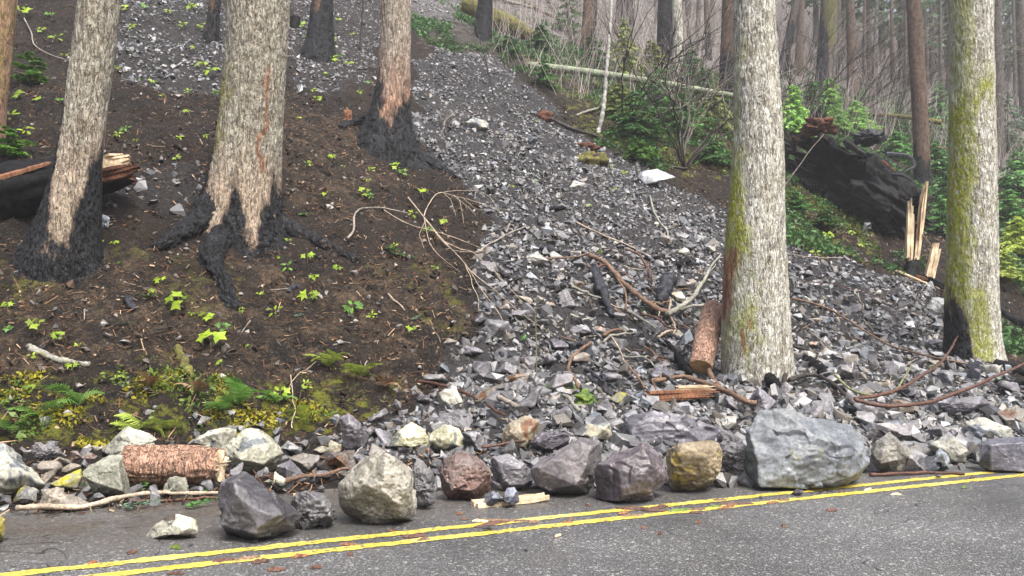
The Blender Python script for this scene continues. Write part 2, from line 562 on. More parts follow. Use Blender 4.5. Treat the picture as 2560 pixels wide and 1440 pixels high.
def bark_mat(name, furrow, plate, lichen, tan, mosscol=(0.24, 0.24, 0.02), zs=0.28, plates=True):
    g = G(name, 0.85, 0.25)
    v = g.obj(False, (1, 1, zs))
    v0 = g.obj(False)
    vz = g.obj(False, (1, 1, 0.11))
    fis = g.attr('fiss')
    n1 = g.noise(v, 16, 5, 0.65, 0.8)
    n2 = g.noise(v0, 7, 5, 0.65, 0.5)
    n3 = g.noise(v0, 48, 4, 0.7)
    col = g.mix(g.ramp(n2, 0.42, 0.58), plate, lichen)
    col = g.mix(g.attr('tan'), col, g.mix(g.ramp(n2, .4, .6), tan, tuple(c * 1.35 for c in tan)))
    col = g.mix(g.ramp(n3, 0.6, 0.7, 0, 0.4), col, tuple(min(1, c * 1.25) for c in lichen))
    col = g.mix(1.0, col, g.ramp(n1, 0.3, 0.7, 0.72, 1.18), 'MULTIPLY')
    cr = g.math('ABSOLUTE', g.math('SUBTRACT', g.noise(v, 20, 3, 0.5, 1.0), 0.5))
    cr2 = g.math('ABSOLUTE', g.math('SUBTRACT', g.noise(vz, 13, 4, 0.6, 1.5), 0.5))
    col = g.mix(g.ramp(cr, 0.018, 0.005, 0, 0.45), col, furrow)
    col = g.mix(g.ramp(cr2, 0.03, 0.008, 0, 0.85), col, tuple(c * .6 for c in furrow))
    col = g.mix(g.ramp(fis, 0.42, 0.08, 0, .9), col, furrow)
    ms = g.math('MULTIPLY', g.attr('moss'), g.ramp(g.noise(v0, 11, 6, .75), 0.34, 0.5))
    col = g.mix(ms, col, g.mix(g.ramp(n3, .35, .65), tuple(c * .55 for c in mosscol), tuple(c * 1.3 for c in mosscol)))
    red = g.attr('red')
    col = g.mix(red, col, g.mix(g.ramp(n1, .35, .65), (0.14, 0.055, 0.03), (0.36, 0.19, 0.11)))
    ch = g.ramp(g.math('ADD', g.attr('char'), g.math('MULTIPLY', g.math('SUBTRACT', g.noise(v, 14, 5, .72), 0.5), 1.7)), 0.40, 0.66)
    sc_n = g.math('ADD', g.attr('char'), g.math('MULTIPLY', g.math('SUBTRACT', g.noise(v, 9, 5, .75), 0.5), 1.2))
    col = g.mix(g.ramp(sc_n, 0.02, 0.5, 0, .75), col, g.mix(g.ramp(n1, .35, .65), (0.05, 0.033, 0.025), (0.17, 0.115, 0.08)))
    col = g.mix(ch, col, g.mix(g.math('MULTIPLY', g.ramp(fis, .45, .95), g.ramp(n3, .42, .62)), (0.002, 0.002, 0.0022), (0.036, 0.039, 0.047)))  # char: black cracks, blue-grey plate tops with their sheen painted in
    h = g.math('ADD', g.math('ADD', n1, g.math('MULTIPLY', n3, 0.5)), g.math('MULTIPLY', g.ramp(cr, 0, .05), .6))
    rg = g.math('SUBTRACT', 0.88, g.math('MULTIPLY', ch, 0.36))
    return g.done(col, g.bump(h, 1.0, 0.03), rg)

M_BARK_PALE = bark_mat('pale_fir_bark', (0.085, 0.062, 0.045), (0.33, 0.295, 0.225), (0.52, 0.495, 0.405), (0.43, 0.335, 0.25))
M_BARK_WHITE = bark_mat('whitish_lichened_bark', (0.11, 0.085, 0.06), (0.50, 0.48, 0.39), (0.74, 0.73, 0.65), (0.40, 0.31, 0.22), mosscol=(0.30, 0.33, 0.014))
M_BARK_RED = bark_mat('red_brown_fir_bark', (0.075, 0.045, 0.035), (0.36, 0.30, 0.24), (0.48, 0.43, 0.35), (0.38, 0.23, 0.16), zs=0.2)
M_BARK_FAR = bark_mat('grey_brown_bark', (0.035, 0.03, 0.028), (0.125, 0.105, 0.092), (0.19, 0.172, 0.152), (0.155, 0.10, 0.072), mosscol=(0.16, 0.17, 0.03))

def plain(name, c1, c2, scale=20, stretch=(1, 1, 1), rough=0.7, bump=0.5, spots=None, spec=0.35, coords='obj'):
    g = G(name, rough, spec)
    v = g.obj(True, stretch) if coords == 'obj' else g.pos()
    n = g.noise(v, scale, 5, 0.65, 0.3)
    col = g.mix(g.ramp(n, 0.36, 0.64), c1, c2)
    v9 = g.obj() if coords == 'obj' else v
    fn = g.noise(v9, 75, 4, 0.75)
    col = g.mix(1.0, col, g.ramp(fn, 0.3, 0.7, 0.5, 1.45), 'MULTIPLY')
    bg = g.noise(v9, 3.3, 4, 0.6)
    col = g.mix(1.0, col, g.ramp(bg, 0.32, 0.68, 0.6, 1.3), 'MULTIPLY')
    n = g.math('ADD', n, g.math('MULTIPLY', fn, .5))
    if spots:
        sp = g.ramp(g.noise(g.obj(), spots[1], 4, .65), spots[2], spots[2] + 0.06)
        col = g.mix(sp, col, spots[0])
    return g.done(col, g.bump(n, bump, 0.012))

M_CHAR = plain('charcoal', (0.004, 0.004, 0.005), (0.045, 0.05, 0.062), 14, (1, 1, 1), 0.55, 1.0, spec=0.25)
M_HOLLOW_SHADE = plain('hollow_shade_black', (0.0006, 0.0006, 0.0007), (0.003, 0.003, 0.0035), 9, rough=0.9, spec=0.05)  # burnt log's inside painted near-black, deep shade put into the colour
M_CHARWOOD = plain('charred_wood', (0.0012, 0.0012, 0.0014), (0.0085, 0.009, 0.011), 13, (1, 1, 1), 0.65, 1.0, ((0.16, 0.045, 0.016), 5, 0.70), spec=0.15)
M_REDWOOD = plain('split_red_wood', (0.12, 0.048, 0.024), (0.30, 0.14, 0.07), 30, (1, 1, .2), 0.7, 0.6)
M_PALEWOOD = plain('fresh_splintered_wood', (0.55, 0.40, 0.24), (0.72, 0.60, 0.42), 30, (1, 1, .12), 0.65, 0.5)
M_CUTWOOD = plain('sawn_wood', (0.42, 0.25, 0.10), (0.55, 0.36, 0.16), 30, (1, 1, 1), 0.65, 0.2)
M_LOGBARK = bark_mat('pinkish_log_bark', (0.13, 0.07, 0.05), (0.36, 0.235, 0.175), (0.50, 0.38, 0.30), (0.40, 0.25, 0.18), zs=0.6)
M_STICK_GREY = plain('weathered_stick', (0.16, 0.135, 0.11), (0.33, 0.295, 0.25), 40, rough=0.75)
M_STICK_TAN = plain('tan_twig', (0.26, 0.20, 0.14), (0.50, 0.41, 0.31), 40, rough=0.75)
M_STICK_RED = plain('red_brown_branch_bark', (0.05, 0.021, 0.015), (0.14, 0.066, 0.042), 45, rough=0.55, spots=((0.36, 0.27, 0.2), 60, 0.66))
M_STICK_ORANGE = plain('brown_branch_bark', (0.085, 0.05, 0.032), (0.23, 0.145, 0.095), 45, rough=0.65, spots=((0.10, 0.12, 0.02), 18, 0.66))
M_STICK_DARK = plain('dark_branch', (0.018, 0.014, 0.012), (0.055, 0.042, 0.034), 40, rough=0.6)
M_STICK_GREEN = plain('olive_stem', (0.13, 0.14, 0.06), (0.24, 0.24, 0.12), 40, rough=0.6)
M_STICK_LICHEN = plain('lichened_branch', (0.16, 0.145, 0.12), (0.33, 0.33, 0.28), 30, rough=0.8, spots=((0.20, 0.21, 0.03), 14, 0.6))
M_POLE = plain('mossy_pole_bark', (0.15, 0.18, 0.11), (0.30, 0.33, 0.24), 24, rough=0.85, spots=((0.09, 0.075, 0.055), 7, 0.6))
M_WHITEPOLE = plain('white_sapling_bark', (0.40, 0.385, 0.35), (0.56, 0.55, 0.51), 30, rough=0.7, spots=((0.10, 0.085, 0.07), 9, 0.64))
M_MOSSLOG = plain('moss_covered_bark', (0.055, 0.045, 0.02), (0.16, 0.155, 0.03), 14, rough=0.9, spots=((0.06, 0.04, 0.028), 4, 0.56))
M_DEADFERN = plain('dead_fern', (0.26, 0.16, 0.08), (0.46, 0.32, 0.19), 20, rough=0.8)
M_ROOTBALL = plain('red_rotten_wood', (0.035, 0.016, 0.009), (0.15, 0.055, 0.028), 26, rough=0.85, bump=0.9)

def leaf_mat(name, c1, c2, trans=0.35, scale=6):
    g = G(name, 0.5, 0.35)
    n = g.noise(g.pos(), scale, 3)
    col = g.mix(g.ramp(n, .35, .65), c1, c2)
    col = g.mix(1.0, col, g.ramp(g.n('ObjectInfo', out=5), 0, 1, .45, 1.05), 'MULTIPLY')
    col = g.mix(g.ramp(g.noise(g.pos(), 30, 3), .55, .75, 0, .5), col, tuple(c * .5 for c in c1))
    tr = g.n('BsdfTranslucent', {'Color': g.mix(0.5, c2, (0.6, 0.75, 0.1), 'MULTIPLY') if False else col})
    sh = g.n('MixShader', {0: trans})
    mixn = sh.node
    g.t.links.new(g.b.outputs[0], mixn.inputs[1])
    g.t.links.new(tr, mixn.inputs[2])
    g.t.links.new(sh, g.out.inputs[0])
    g.set(g.b, 'Base Color', col)
    return g.m
M_LEAF = leaf_mat('bright_spring_leaf', (0.22, 0.37, 0.02), (0.42, 0.55, 0.045))
M_LEAF2 = leaf_mat('mid_green_leaf', (0.09, 0.24, 0.03), (0.19, 0.38, 0.055))
M_FERN = leaf_mat('fern_green', (0.17, 0.38, 0.07), (0.34, 0.56, 0.14))
M_FERNY = leaf_mat('yellow_green_fern', (0.34, 0.46, 0.06), (0.52, 0.60, 0.14))
M_FIR = leaf_mat('fir_needle', (0.06, 0.18, 0.045), (0.17, 0.36, 0.10), 0.25, 3)
M_FIRBLUE = leaf_mat('fallen_fir_spray', (0.10, 0.20, 0.12), (0.22, 0.34, 0.22), 0.15)
M_CEDAR = leaf_mat('yellow_green_cedar', (0.20, 0.26, 0.06), (0.36, 0.40, 0.13), 0.25, 3)
M_FARFIR = leaf_mat('far_conifer_needle', (0.08, 0.17, 0.09), (0.19, 0.30, 0.17), 0.25, 2)  # lighter, greyer green than near firs: haze painted into the needles
M_MOSS = leaf_mat('yellow_moss', (0.26, 0.25, 0.012), (0.50, 0.44, 0.03), 0.1, 9)
M_GRASSY = leaf_mat('low_green_cover', (0.07, 0.14, 0.02), (0.20, 0.28, 0.05), 0.25, 4)

def litter_mat():
    g = G('needle_litter', 0.85, 0.2)
    return g.done(g.attr('col', 0))
M_LITTER = litter_mat()

def asphalt_mat():
    g = G('wet_asphalt', 0.5, 0.45)
    v = g.pos()
    a = g.voro(v, 80, 'F1', 1)
    f = g.voro(v, 80)
    lum = g.n('RGBToBW', {'Color': a})
    stone = g.mix(g.ramp(lum, 0.25, 0.85), (0.085, 0.085, 0.086), (0.31, 0.307, 0.295))
    rim = g.ramp(f, 0.28, 0.5)
    col = g.mix(rim, stone, (0.075, 0.075, 0.075))
    sp = g.ramp(g.n('RGBToBW', {'Color': g.voro(v, 30, 'F1', 1)}), 0.66, 0.74)
    sp = g.math('MULTIPLY', sp, g.ramp(g.voro(v, 30), 0.42, 0.26))
    col = g.mix(g.math('MULTIPLY', sp, .38), col, (0.60, 0.59, 0.55))
    big = g.noise(v, 0.55, 4, .6)
    col = g.mix(1.0, col, g.ramp(big, 0.35, 0.65, 0.62, 1.15), 'MULTIPLY')
    br = g.ramp(g.noise(v, 1.6, 4, .6), 0.55, 0.7, 0, 0.3)
    col = g.mix(br, col, (0.10, 0.085, 0.068))
    pv = g.n('VectorMath', {0: v, 1: (-TY, TX, 0.0)}, out=1, operation='DOT_PRODUCT')
    mud = g.math('MULTIPLY', g.ramp(pv, 5.35, 6.5), g.ramp(g.noise(v, 2.2, 6, .72), 0.36, 0.56))
    col = g.mix(g.math('MULTIPLY', mud, .85), col, g.mix(g.ramp(g.noise(v, 30, 4), .35, .65), (0.028, 0.022, 0.017), (0.10, 0.08, 0.06)))
    grit = g.math('MULTIPLY', g.ramp(g.voro(v, 21), 0.2, 0.14), g.ramp(g.noise(v, 1.3, 5, .7), 0.5, 0.62))
    col = g.mix(g.math('MULTIPLY', grit, .7), col, (0.05, 0.045, 0.04))
    ck = g.math('ABSOLUTE', g.math('SUBTRACT', g.noise(v, 0.75, 3, .6, 1.0), 0.5))
    col = g.mix(g.math('MULTIPLY', g.ramp(ck, 0.0035, 0.001), g.ramp(g.noise(v, .5, 2), .5, .56)), col, (0.02, 0.02, 0.02))
    rg = g.ramp(g.noise(v, 0.8, 4), 0.38, 0.62, 0.34, 0.6)
    h = g.math('SUBTRACT', 1.0, f)
    return g.done(col, g.bump(h, 0.55, 0.008), rg)
M_ASPHALT = asphalt_mat()

def paint_mat():
    g = G('worn_yellow_road_paint', 0.5, 0.4)
    v = g.pos()
    col = g.mix(g.ramp(g.noise(v, 6, 4), 0.35, 0.65), (0.52, 0.40, 0.045), (0.66, 0.54, 0.10))
    col = g.mix(g.ramp(g.noise(v, 1.3, 3), 0.56, 0.66, 0, .6), col, (0.80, 0.70, 0.22))
    worn = g.ramp(g.noise(v, 30, 6, .8), 0.50, 0.58)
    big = g.ramp(g.noise(v, 2.2, 4, .6), 0.30, 0.6, .25, 1)
    worn = g.math('MULTIPLY', worn, big)
    col = g.mix(worn, col, (0.10, 0.095, 0.08))
    return g.done(col, g.bump(g.noise(v, 90, 3), 0.4, 0.006))
M_PAINT = paint_mat()
M_DIRT = plain('roadside_dirt', (0.05, 0.04, 0.032), (0.12, 0.095, 0.07), 6, rough=0.9, coords='pos')
# ------------------------------------------------------------------ masks on the ground, outlined on the photo and carried to the terrain
def ground_poly(px):
    return np.array([hit(*q)[:2] for q in px])

def inside(poly, x, y):
    r = np.zeros(np.shape(x), bool)
    n = len(poly)
    for i in range(n):
        x1, y1 = poly[i]
        x2, y2 = poly[(i + 1) % n]
        c = ((y1 > y) != (y2 > y)) & (x < (x2 - x1) * (y - y1) / (y2 - y1 + 1e-12) + x1)
        r ^= c
    return r

POLY_SLIDE = ground_poly([(830, 1092), (985, 1052), (1055, 985), (1140, 925), (1165, 830), (1178, 740), (1180, 650), (1232, 560),
    (1200, 480), (1110, 420), (1040, 350), (1030, 230), (1036, 145), (1185, 125), (1250, 150), (1330, 225), (1420, 315), (1500, 370),
    (1620, 420), (1720, 480), (1830, 545), (1960, 625), (2120, 650), (2250, 690), (2360, 740), (2380, 830), (2500, 950), (2760, 1000),
    (2900, 1165), (2300, 1190), (1850, 1212), (1500, 1222), (1240, 1222), (1040, 1190)])
POLY_TOP = ground_poly([(1036, 0), (1036, 70), (1185, 55), (1180, 0)])
POLY_SLATE_L = ground_poly([(300, -30), (575, -30), (575, 250), (430, 235), (330, 225), (290, 150)])
POLY_SLATE_M = ground_poly([(715, -30), (965, -30), (965, 120), (900, 230), (770, 250), (715, 200)])
POLY_BETWEEN = ground_poly([(262, 430), (540, 420), (480, 545), (330, 535), (262, 510)])
POLY_PALE_R = ground_poly([(1225, -40), (1960, -40), (1960, 215), (1640, 150), (1440, 130), (1260, 75)])
POLY_PALE_RR = ground_poly([(2120, 240), (2800, 200), (2800, 470), (2480, 470), (2350, 330)])
POLY_BANK = ground_poly([(-200, 965), (330, 930), (600, 945), (850, 925), (1010, 965), (940, 1040), (800, 1085), (300, 1120), (-200, 1120)])
POLY_GREEN_R = ground_poly([(1960, 470), (2080, 470), (2210, 640), (2130, 645), (1970, 615)])
POLY_GREEN_U = ground_poly([(1300, 130), (1830, 190), (1830, 470), (1640, 420), (1430, 300)])
POLY_GREEN_E = ground_poly([(2470, 470), (2800, 430), (2800, 760), (2480, 720)])
POLY_TAN = ground_poly([(-200, 690), (560, 640), (900, 690), (1130, 560), (1150, 800), (1000, 950), (560, 930), (-200, 940)])
POLY_TAN2 = ground_poly([(680, 290), (900, 300), (1000, 470), (880, 560), (700, 480)])

def masks(x, y):
    wx = x + 0.35 * noise3(x * 1.3, y * 1.3, 0.2, 51) + 0.12 * noise3(x * 5, y * 5, 0.2, 52)
    wy = y + 0.35 * noise3(x * 1.3, y * 1.3, 9.2, 53) + 0.12 * noise3(x * 5, y * 5, 3.2, 54)
    f = lambda P: inside(P, wx, wy).astype(float)
    scree = np.maximum.reduce([f(POLY_SLIDE), f(POLY_TOP), 0.75 * f(POLY_SLATE_L), 0.6 * f(POLY_SLATE_M), 0.5 * f(POLY_BETWEEN)])
    moss = np.maximum.reduce([f(POLY_BANK), 0.8 * f(POLY_GREEN_R), 0.75 * f(POLY_GREEN_U), 0.8 * f(POLY_GREEN_E)])
    tan = np.maximum(f(POLY_TAN), 0.8 * f(POLY_TAN2))
    moss = np.maximum(moss, 0.55 * f(POLY_TAN) * sstep(.15, .5, fbm(x * .9, y * .9, 6.1, 3, 57)))
    pale = np.maximum(f(POLY_PALE_R), f(POLY_PALE_RR))
    s, p = to_sp(x, y)
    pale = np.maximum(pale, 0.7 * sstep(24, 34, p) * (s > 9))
    return scree, moss, tan, pale

# ------------------------------------------------------------------ the hillside
def axis(core0, core1, step, lo, hi, grow):
    c = list(np.arange(core0, core1, step))
    a, d = core1, step
    while a < hi:
        c.append(a); d *= grow; a += d
    c.append(hi)
    b, d, left = core0, step, []
    while True:
        d *= grow; b -= d
        if b < lo: break
        left.append(b)
    return np.array([lo] + left[::-1] + c)

S_AX = axis(-6.0, 24.0, 0.08, -45.0, 170.0, 1.07)
P_AX = np.concatenate([np.arange(6.2, 9.0, 0.07), axis(9.0, 24.0, 0.075, 9.0, 115.0, 1.035)])
P_AX = np.unique(P_AX.round(4))
SS, PP = np.meshgrid(S_AX, P_AX, indexing='ij')
XX, YY = to_xy(SS, PP)
ZZ = land(XX, YY)
rough = sstep(7.0, 9.5, PP)
ZZ = ZZ + rough * (0.07 * fbm(XX * 4.5, YY * 4.5, 0.0, 4, 71, .6))
mk = masks(XX, YY)
ns, npp = SS.shape
ii, jj = np.meshgrid(np.arange(ns - 1), np.arange(npp - 1), indexing='ij')
quad = np.stack([ii * npp + jj, (ii + 1) * npp + jj, (ii + 1) * npp + jj + 1, ii * npp + jj + 1], -1).reshape(-1, 4)
me = mesh_np('hillside', np.stack([XX, YY, ZZ], -1).reshape(-1, 3), quad, True,
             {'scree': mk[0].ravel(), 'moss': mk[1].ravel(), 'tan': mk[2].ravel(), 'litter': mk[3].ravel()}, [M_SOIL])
tag(link('hillside', me), 'steep burnt forest hillside cut by the rockslide', kind='structure')

# flat ground round the road and the road itself
def sheet(name, s0, s1, p0, p1, z, mat, n=2):
    sa = np.linspace(s0, s1, n)
    V = []
    for a in sa:
        for b in (p0, p1):
            V.append((*to_xy(a, b), z))
    F = np.array([[2 * i, 2 * i + 2, 2 * i + 3, 2 * i + 1] for i in range(n - 1)])
    return link(name, mesh_np(name, V, F, False, None, [mat]))
tag(sheet('ground', -120, 170, -80, 9.4, -0.05, M_DIRT), 'bare dirt ground around the road', kind='structure')
tag(sheet('road', -120, 170, -1.6, 8.75, 0.0, M_ASPHALT), 'wet two-lane asphalt road', kind='structure')

def line_p(p0, s):
    return p0 + 0.045 * np.cos(np.clip((s - 2.8) / 5.5, -1.6, 1.6) * 1.4) - 0.02
def paint_strip(p0, seed):
    sa = np.arange(-14, 60, 0.02)
    e0 = 0.010 * fbm(sa * 14, seed, 0.0, 3, seed) + 0.004 * rng.normal(size=len(sa))
    e1 = 0.010 * fbm(sa * 14, seed + 5, 0.0, 3, seed + 3) + 0.004 * rng.normal(size=len(sa))
    c = line_p(p0, sa)
    x0, y0 = to_xy(sa, c - 0.05 + e0)
    x1, y1 = to_xy(sa, c + 0.05 + e1)
    z = np.full(len(sa), 0.004)
    V = np.stack([np.stack([x0, y0, z], -1), np.stack([x1, y1, z], -1)], 1).reshape(-1, 3)
    i = np.arange(len(sa) - 1)
    F = np.stack([2 * i, 2 * i + 2, 2 * i + 3, 2 * i + 1], -1)
    o = link('road_line', mesh_np('road_line', V, F, False, None, [M_PAINT]))
    return o
for p0, lab in ((5.32, 'worn yellow centre line nearer the boulders'), (5.075, 'worn yellow centre line nearer the camera')):
    tag(paint_strip(p0, int(p0 * 100)), lab, kind='structure')

# ------------------------------------------------------------------ loose stones of the slide, gravel and litter nobody could count
def stone_protos(n, npts, seed):
    out = []
    r_ = np.random.default_rng(seed)
    for _ in range(n):
        pts = r_.normal(size=(npts, 3))
        pts /= np.linalg.norm(pts, axis=1)[:, None]
        pts *= r_.uniform(0.75, 1.0, (npts, 1))
        pts *= np.array([1.0, r_.uniform(0.6, 0.95), r_.uniform(0.35, 0.75)])
        bm = bmesh.new()
        for p in pts: bm.verts.new(p)
        res = bmesh.ops.convex_hull(bm, input=bm.verts)
        bmesh.ops.delete(bm, geom=[v for v in bm.verts if not v.link_faces], context='VERTS')
        bm.verts.index_update()
        V = np.array([v.co[:] for v in bm.verts]); F = np.array([[v.index for v in f.verts] for f in bm.faces])
        bm.free()
        out.append((V, F))
    return out

def rot_mats(n, tilt, r_):
    a = r_.uniform(0, 2 * math.pi, n); b = r_.normal(0, tilt, n); c = r_.normal(0, tilt, n)
    ca, sa, cb, sb, cc, sc = np.cos(a), np.sin(a), np.cos(b), np.sin(b), np.cos(c), np.sin(c)
    z = np.zeros(n); o = np.ones(n)
    Rz = np.stack([np.stack([ca, -sa, z], -1), np.stack([sa, ca, z], -1), np.stack([z, z, o], -1)], 1)
    Rx = np.stack([np.stack([o, z, z], -1), np.stack([z, cb, -sb], -1), np.stack([z, sb, cb], -1)], 1)
    Ry = np.stack([np.stack([cc, z, sc], -1), np.stack([z, o, z], -1), np.stack([-sc, z, cc], -1)], 1)
    return Rx @ Ry @ Rz

SLOPE_N = np.array([TY * 0.55, -TX * 0.55, 0.83]); SLOPE_N /= np.linalg.norm(SLOPE_N)
_u = np.array([TX, TY, 0.0]); _w = np.cross(SLOPE_N, _u)
R_SLOPE = np.stack([_u, _w, SLOPE_N], 1)

def scatter(name, protos, P, size, col, mat, tilt=0.6, slope=True, r_=rng):
    """one mesh holding many small stones at P (n,3)"""
    n = len(P)
    R = rot_mats(n, tilt, r_)
    if slope:
        R = R_SLOPE[None] @ R
    k = r_.integers(0, len(protos), n)
    Vs, Fs, Cs, off = [], [], [], 0
    for i, (V, F) in enumerate(protos):
        m = np.where(k == i)[0]
        if not len(m): continue
        W = np.einsum('nij,vj->nvi', R[m], V) * (size[m] * 0.5)[:, None, None] + P[m][:, None, :]
        Vs.append(W.reshape(-1, 3))
        Fs.append((F[None] + (np.arange(len(m)) * len(V))[:, None, None]).reshape(-1, F.shape[1]) + off)
        Cs.append(np.repeat(col[m], len(V), 0))
        off += len(m) * len(V)
    me = mesh_np(name, np.concatenate(Vs), np.concatenate(Fs), False, {'col': np.concatenate(Cs)}, [mat])
    return link(name, me)

def stone_cols(n, r_=rng):
    l = np.clip(r_.lognormal(math.log(0.12), 0.42, n), 0.03, 0.28)[:, None]
    base = np.array([[1.0, 0.99, 1.01]])
    c = l * base
    t = r_.random(n)
    c[t < 0.14] = (l * np.array([[1.12, 1.0, 0.85]]))[t < 0.14]
    c[t > 0.93] = (l * np.array([[0.9, 1.0, 1.12]]))[t > 0.93]
    return c

PROTO_S = stone_protos(26, 9, 3)
N_C = 240000
sc_ = rng.uniform(-4, 34, N_C)
pc_ = np.where(rng.random(N_C) < .04, rng.uniform(5.75, 6.6, N_C), rng.uniform(6.4, 48, N_C))
cx, cy = to_xy(sc_, pc_)
m_scree, m_moss, m_tan, m_pale = masks(cx, cy)
zz = np.maximum(land(cx, cy), 0.0)
u_, v_ = proj(np.stack([cx, cy, zz], -1))
vis = (u_ > -120) & (u_ < 2700) & (v_ > -60) & (v_ < 1300)
typ = np.interp(pc_, [6.4, 9, 12, 16, 24, 48], [0.31, 0.30, 0.25, 0.165, 0.105, 0.11])
size = np.clip(typ * rng.lognormal(0, 0.45, N_C), 0.035, 0.40)
area_per = 38 * 41.6 / N_C                                      # candidates are this many m2 apart
fines = sstep(-.55, .15, fbm(cx * .8, cy * .8, 3.3, 3, 61))
want = np.clip(m_scree * (.6 + 1.1 * fines) * area_per / (0.55 * size ** 2), 0, 1)
side = (pc_ > 10.8) & (m_scree < 0.1)
want = np.where(side, np.where(m_pale > 0.5, 0.24, 0.085), want)
shoulder_ = (pc_ > 7.1) & (pc_ < 10.8) & (sc_ < 4.0)
want = np.where(shoulder_, 0.10, want)
want = np.where((pc_ <= 7.1) & (sc_ < 3.0), 0, want)
keep = vis & (rng.random(N_C) < want)
size = np.where(side, size * 0.45, size)
size = np.where(shoulder_, size * .6, size)
# a finer bed of stones under the larger ones
N_B = 170000
bs_ = rng.uniform(0, 26, N_B); bp_ = rng.uniform(6.4, 19, N_B)
bx_, by_ = to_xy(bs_, bp_)
bm_ = masks(bx_, by_)[0]
bz_ = np.maximum(land(bx_, by_), 0)
bu_, bv_ = proj(np.stack([bx_, by_, bz_], -1))
bk = np.where((bm_ > .6) & (bu_ > -50) & (bu_ < 2620) & (bv_ < 1260) & (rng.random(N_B) < .34))[0]
bsz = np.interp(bp_[bk], [6.4, 12, 19], [.105, .095, .08]) * rng.lognormal(0, .35, len(bk))
BED = (np.stack([bx_[bk], by_[bk], bz_[bk] + bsz * .1], -1), bsz)
K = np.where(keep)[0]
Pst = np.stack([cx[K], cy[K], zz[K] + size[K] * rng.uniform(-0.05, 0.28, len(K))], -1)
cols = stone_cols(len(K))
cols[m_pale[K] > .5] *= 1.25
sd_ = side[K] & (m_pale[K] < .5)
cols[sd_] *= np.array([[.8, .68, .58]])
bright_ = sd_ & (rng.random(len(K)) < .12)
cols[bright_] = np.array([[.22, .21, .195]])
cols = np.concatenate([cols, stone_cols(len(BED[0])) * .8])
o = scatter('scree', PROTO_S, np.concatenate([Pst, BED[0]]), np.concatenate([size[K], BED[1]]), cols, M_SCREE, 0.55)
tag(o, 'countless small angular grey stones of the slide and slope', 'scree', kind='stuff')
N_SCREE = len(K)

# needles, bark flakes and twig ends over the burnt soil
N_L = 330000
ls = rng.uniform(-6, 30, N_L); lp = np.where(rng.random(N_L) < 0.8, rng.uniform(6.9, 20, N_L), rng.uniform(20, 34, N_L))
lx, ly = to_xy(ls, lp)
a_, b_, c_, d_ = masks(lx, ly)
w = np.where(a_ > 0.6, 0.05, np.where(c_ > 0.5, 0.9, 0.55))
w = np.where(lp < 10.2, np.where(ls < 3.5, 0.5, 0.03), w)
lz = np.maximum(land(lx, ly), 0)
u_, v_ = proj(np.stack([lx, ly, lz], -1))
K = np.where((rng.random(N_L) < w * 0.45) & (u_ > -60) & (u_ < 2620) & (v_ > -30) & (v_ < 1330))[0]
n = len(K)
ang = rng.uniform(0, math.pi, n)
ln = rng.lognormal(math.log(0.075), 0.5, n); wd = rng.uniform(0.005, 0.014, n)
flake = rng.random(n) < 0.16
ln = np.where(flake, rng.uniform(0.03, 0.07, n), ln); wd = np.where(flake, rng.uniform(0.012, 0.03, n), wd)
Rr = R_SLOPE[None] @ rot_mats(n, 0.28, rng)
flat = lp[K] < 10.2
ex = np.einsum('nij,j->ni', Rr, np.array([1.0, 0, 0])); ey = np.einsum('nij,j->ni', Rr, np.array([0, 1.0, 0]))
C0 = np.stack([lx[K], ly[K], lz[K] + 0.015 + 0.03 * rng.random(n)], -1)
C0[flat, 2] -= 0.008
V = np.stack([C0 - ex * (ln / 2)[:, None] - ey * (wd / 2)[:, None], C0 + ex * (ln / 2)[:, None] - ey * (wd / 2)[:, None],
              C0 + ex * (ln / 2)[:, None] + ey * (wd / 2)[:, None], C0 - ex * (ln / 2)[:, None] + ey * (wd / 2)[:, None]], 1).reshape(-1, 3)
pal = np.array([(0.022, 0.014, 0.009), (0.055, 0.031, 0.018), (0.15, 0.092, 0.052), (0.36, 0.255, 0.16), (0.012, 0.011, 0.011), (0.13, 0.055, 0.025)])
pw = np.array([0.27, 0.29, 0.18, 0.06, 0.14, 0.06])
cl = pal[rng.choice(len(pal), n, p=pw)] * rng.uniform(0.8, 1.2, (n, 1))
me = mesh_np('needle_litter', V, np.arange(4 * n).reshape(n, 4), False, {'col': np.repeat(cl, 4, 0)}, [M_LITTER])
tag(link('needle_litter', me), 'brown fallen needles and bark flakes over the burnt soil', 'litter', kind='stuff')

# clods of burnt soil and bark lumps
N_K = 60000
ks = rng.uniform(-6, 26, N_K); kp = rng.uniform(10.4, 24, N_K)
kx, ky = to_xy(ks, kp)
ka = masks(kx, ky)[0]
kz = land(kx, ky)
u_, v_ = proj(np.stack([kx, ky, kz], -1))
K = np.where((ka < .3) & (rng.random(N_K) < .30) & (u_ > -40) & (u_ < 2600) & (v_ > -20) & (v_ < 1120) & (fbm(kx * 1.1, ky * 1.1, 2.0, 3, 83) > -.35))[0]
ksz = np.clip(rng.lognormal(math.log(.075), .45, len(K)), .03, .2)
kc = np.array([.030, .021, .015]) * rng.lognormal(0, .6, (len(K), 1)) * np.where(rng.random((len(K), 1)) < .2, np.array([[.5, .6, .75]]), 1)
o = scatter('soil_clods', PROTO_S, np.stack([kx[K], ky[K], kz[K] + ksz * .05], -1), ksz, np.clip(kc, .004, .16), M_LITTER, .7)
tag(o, 'crumbly dark clods of burnt soil and bark on the slope', 'soil clods', kind='stuff')

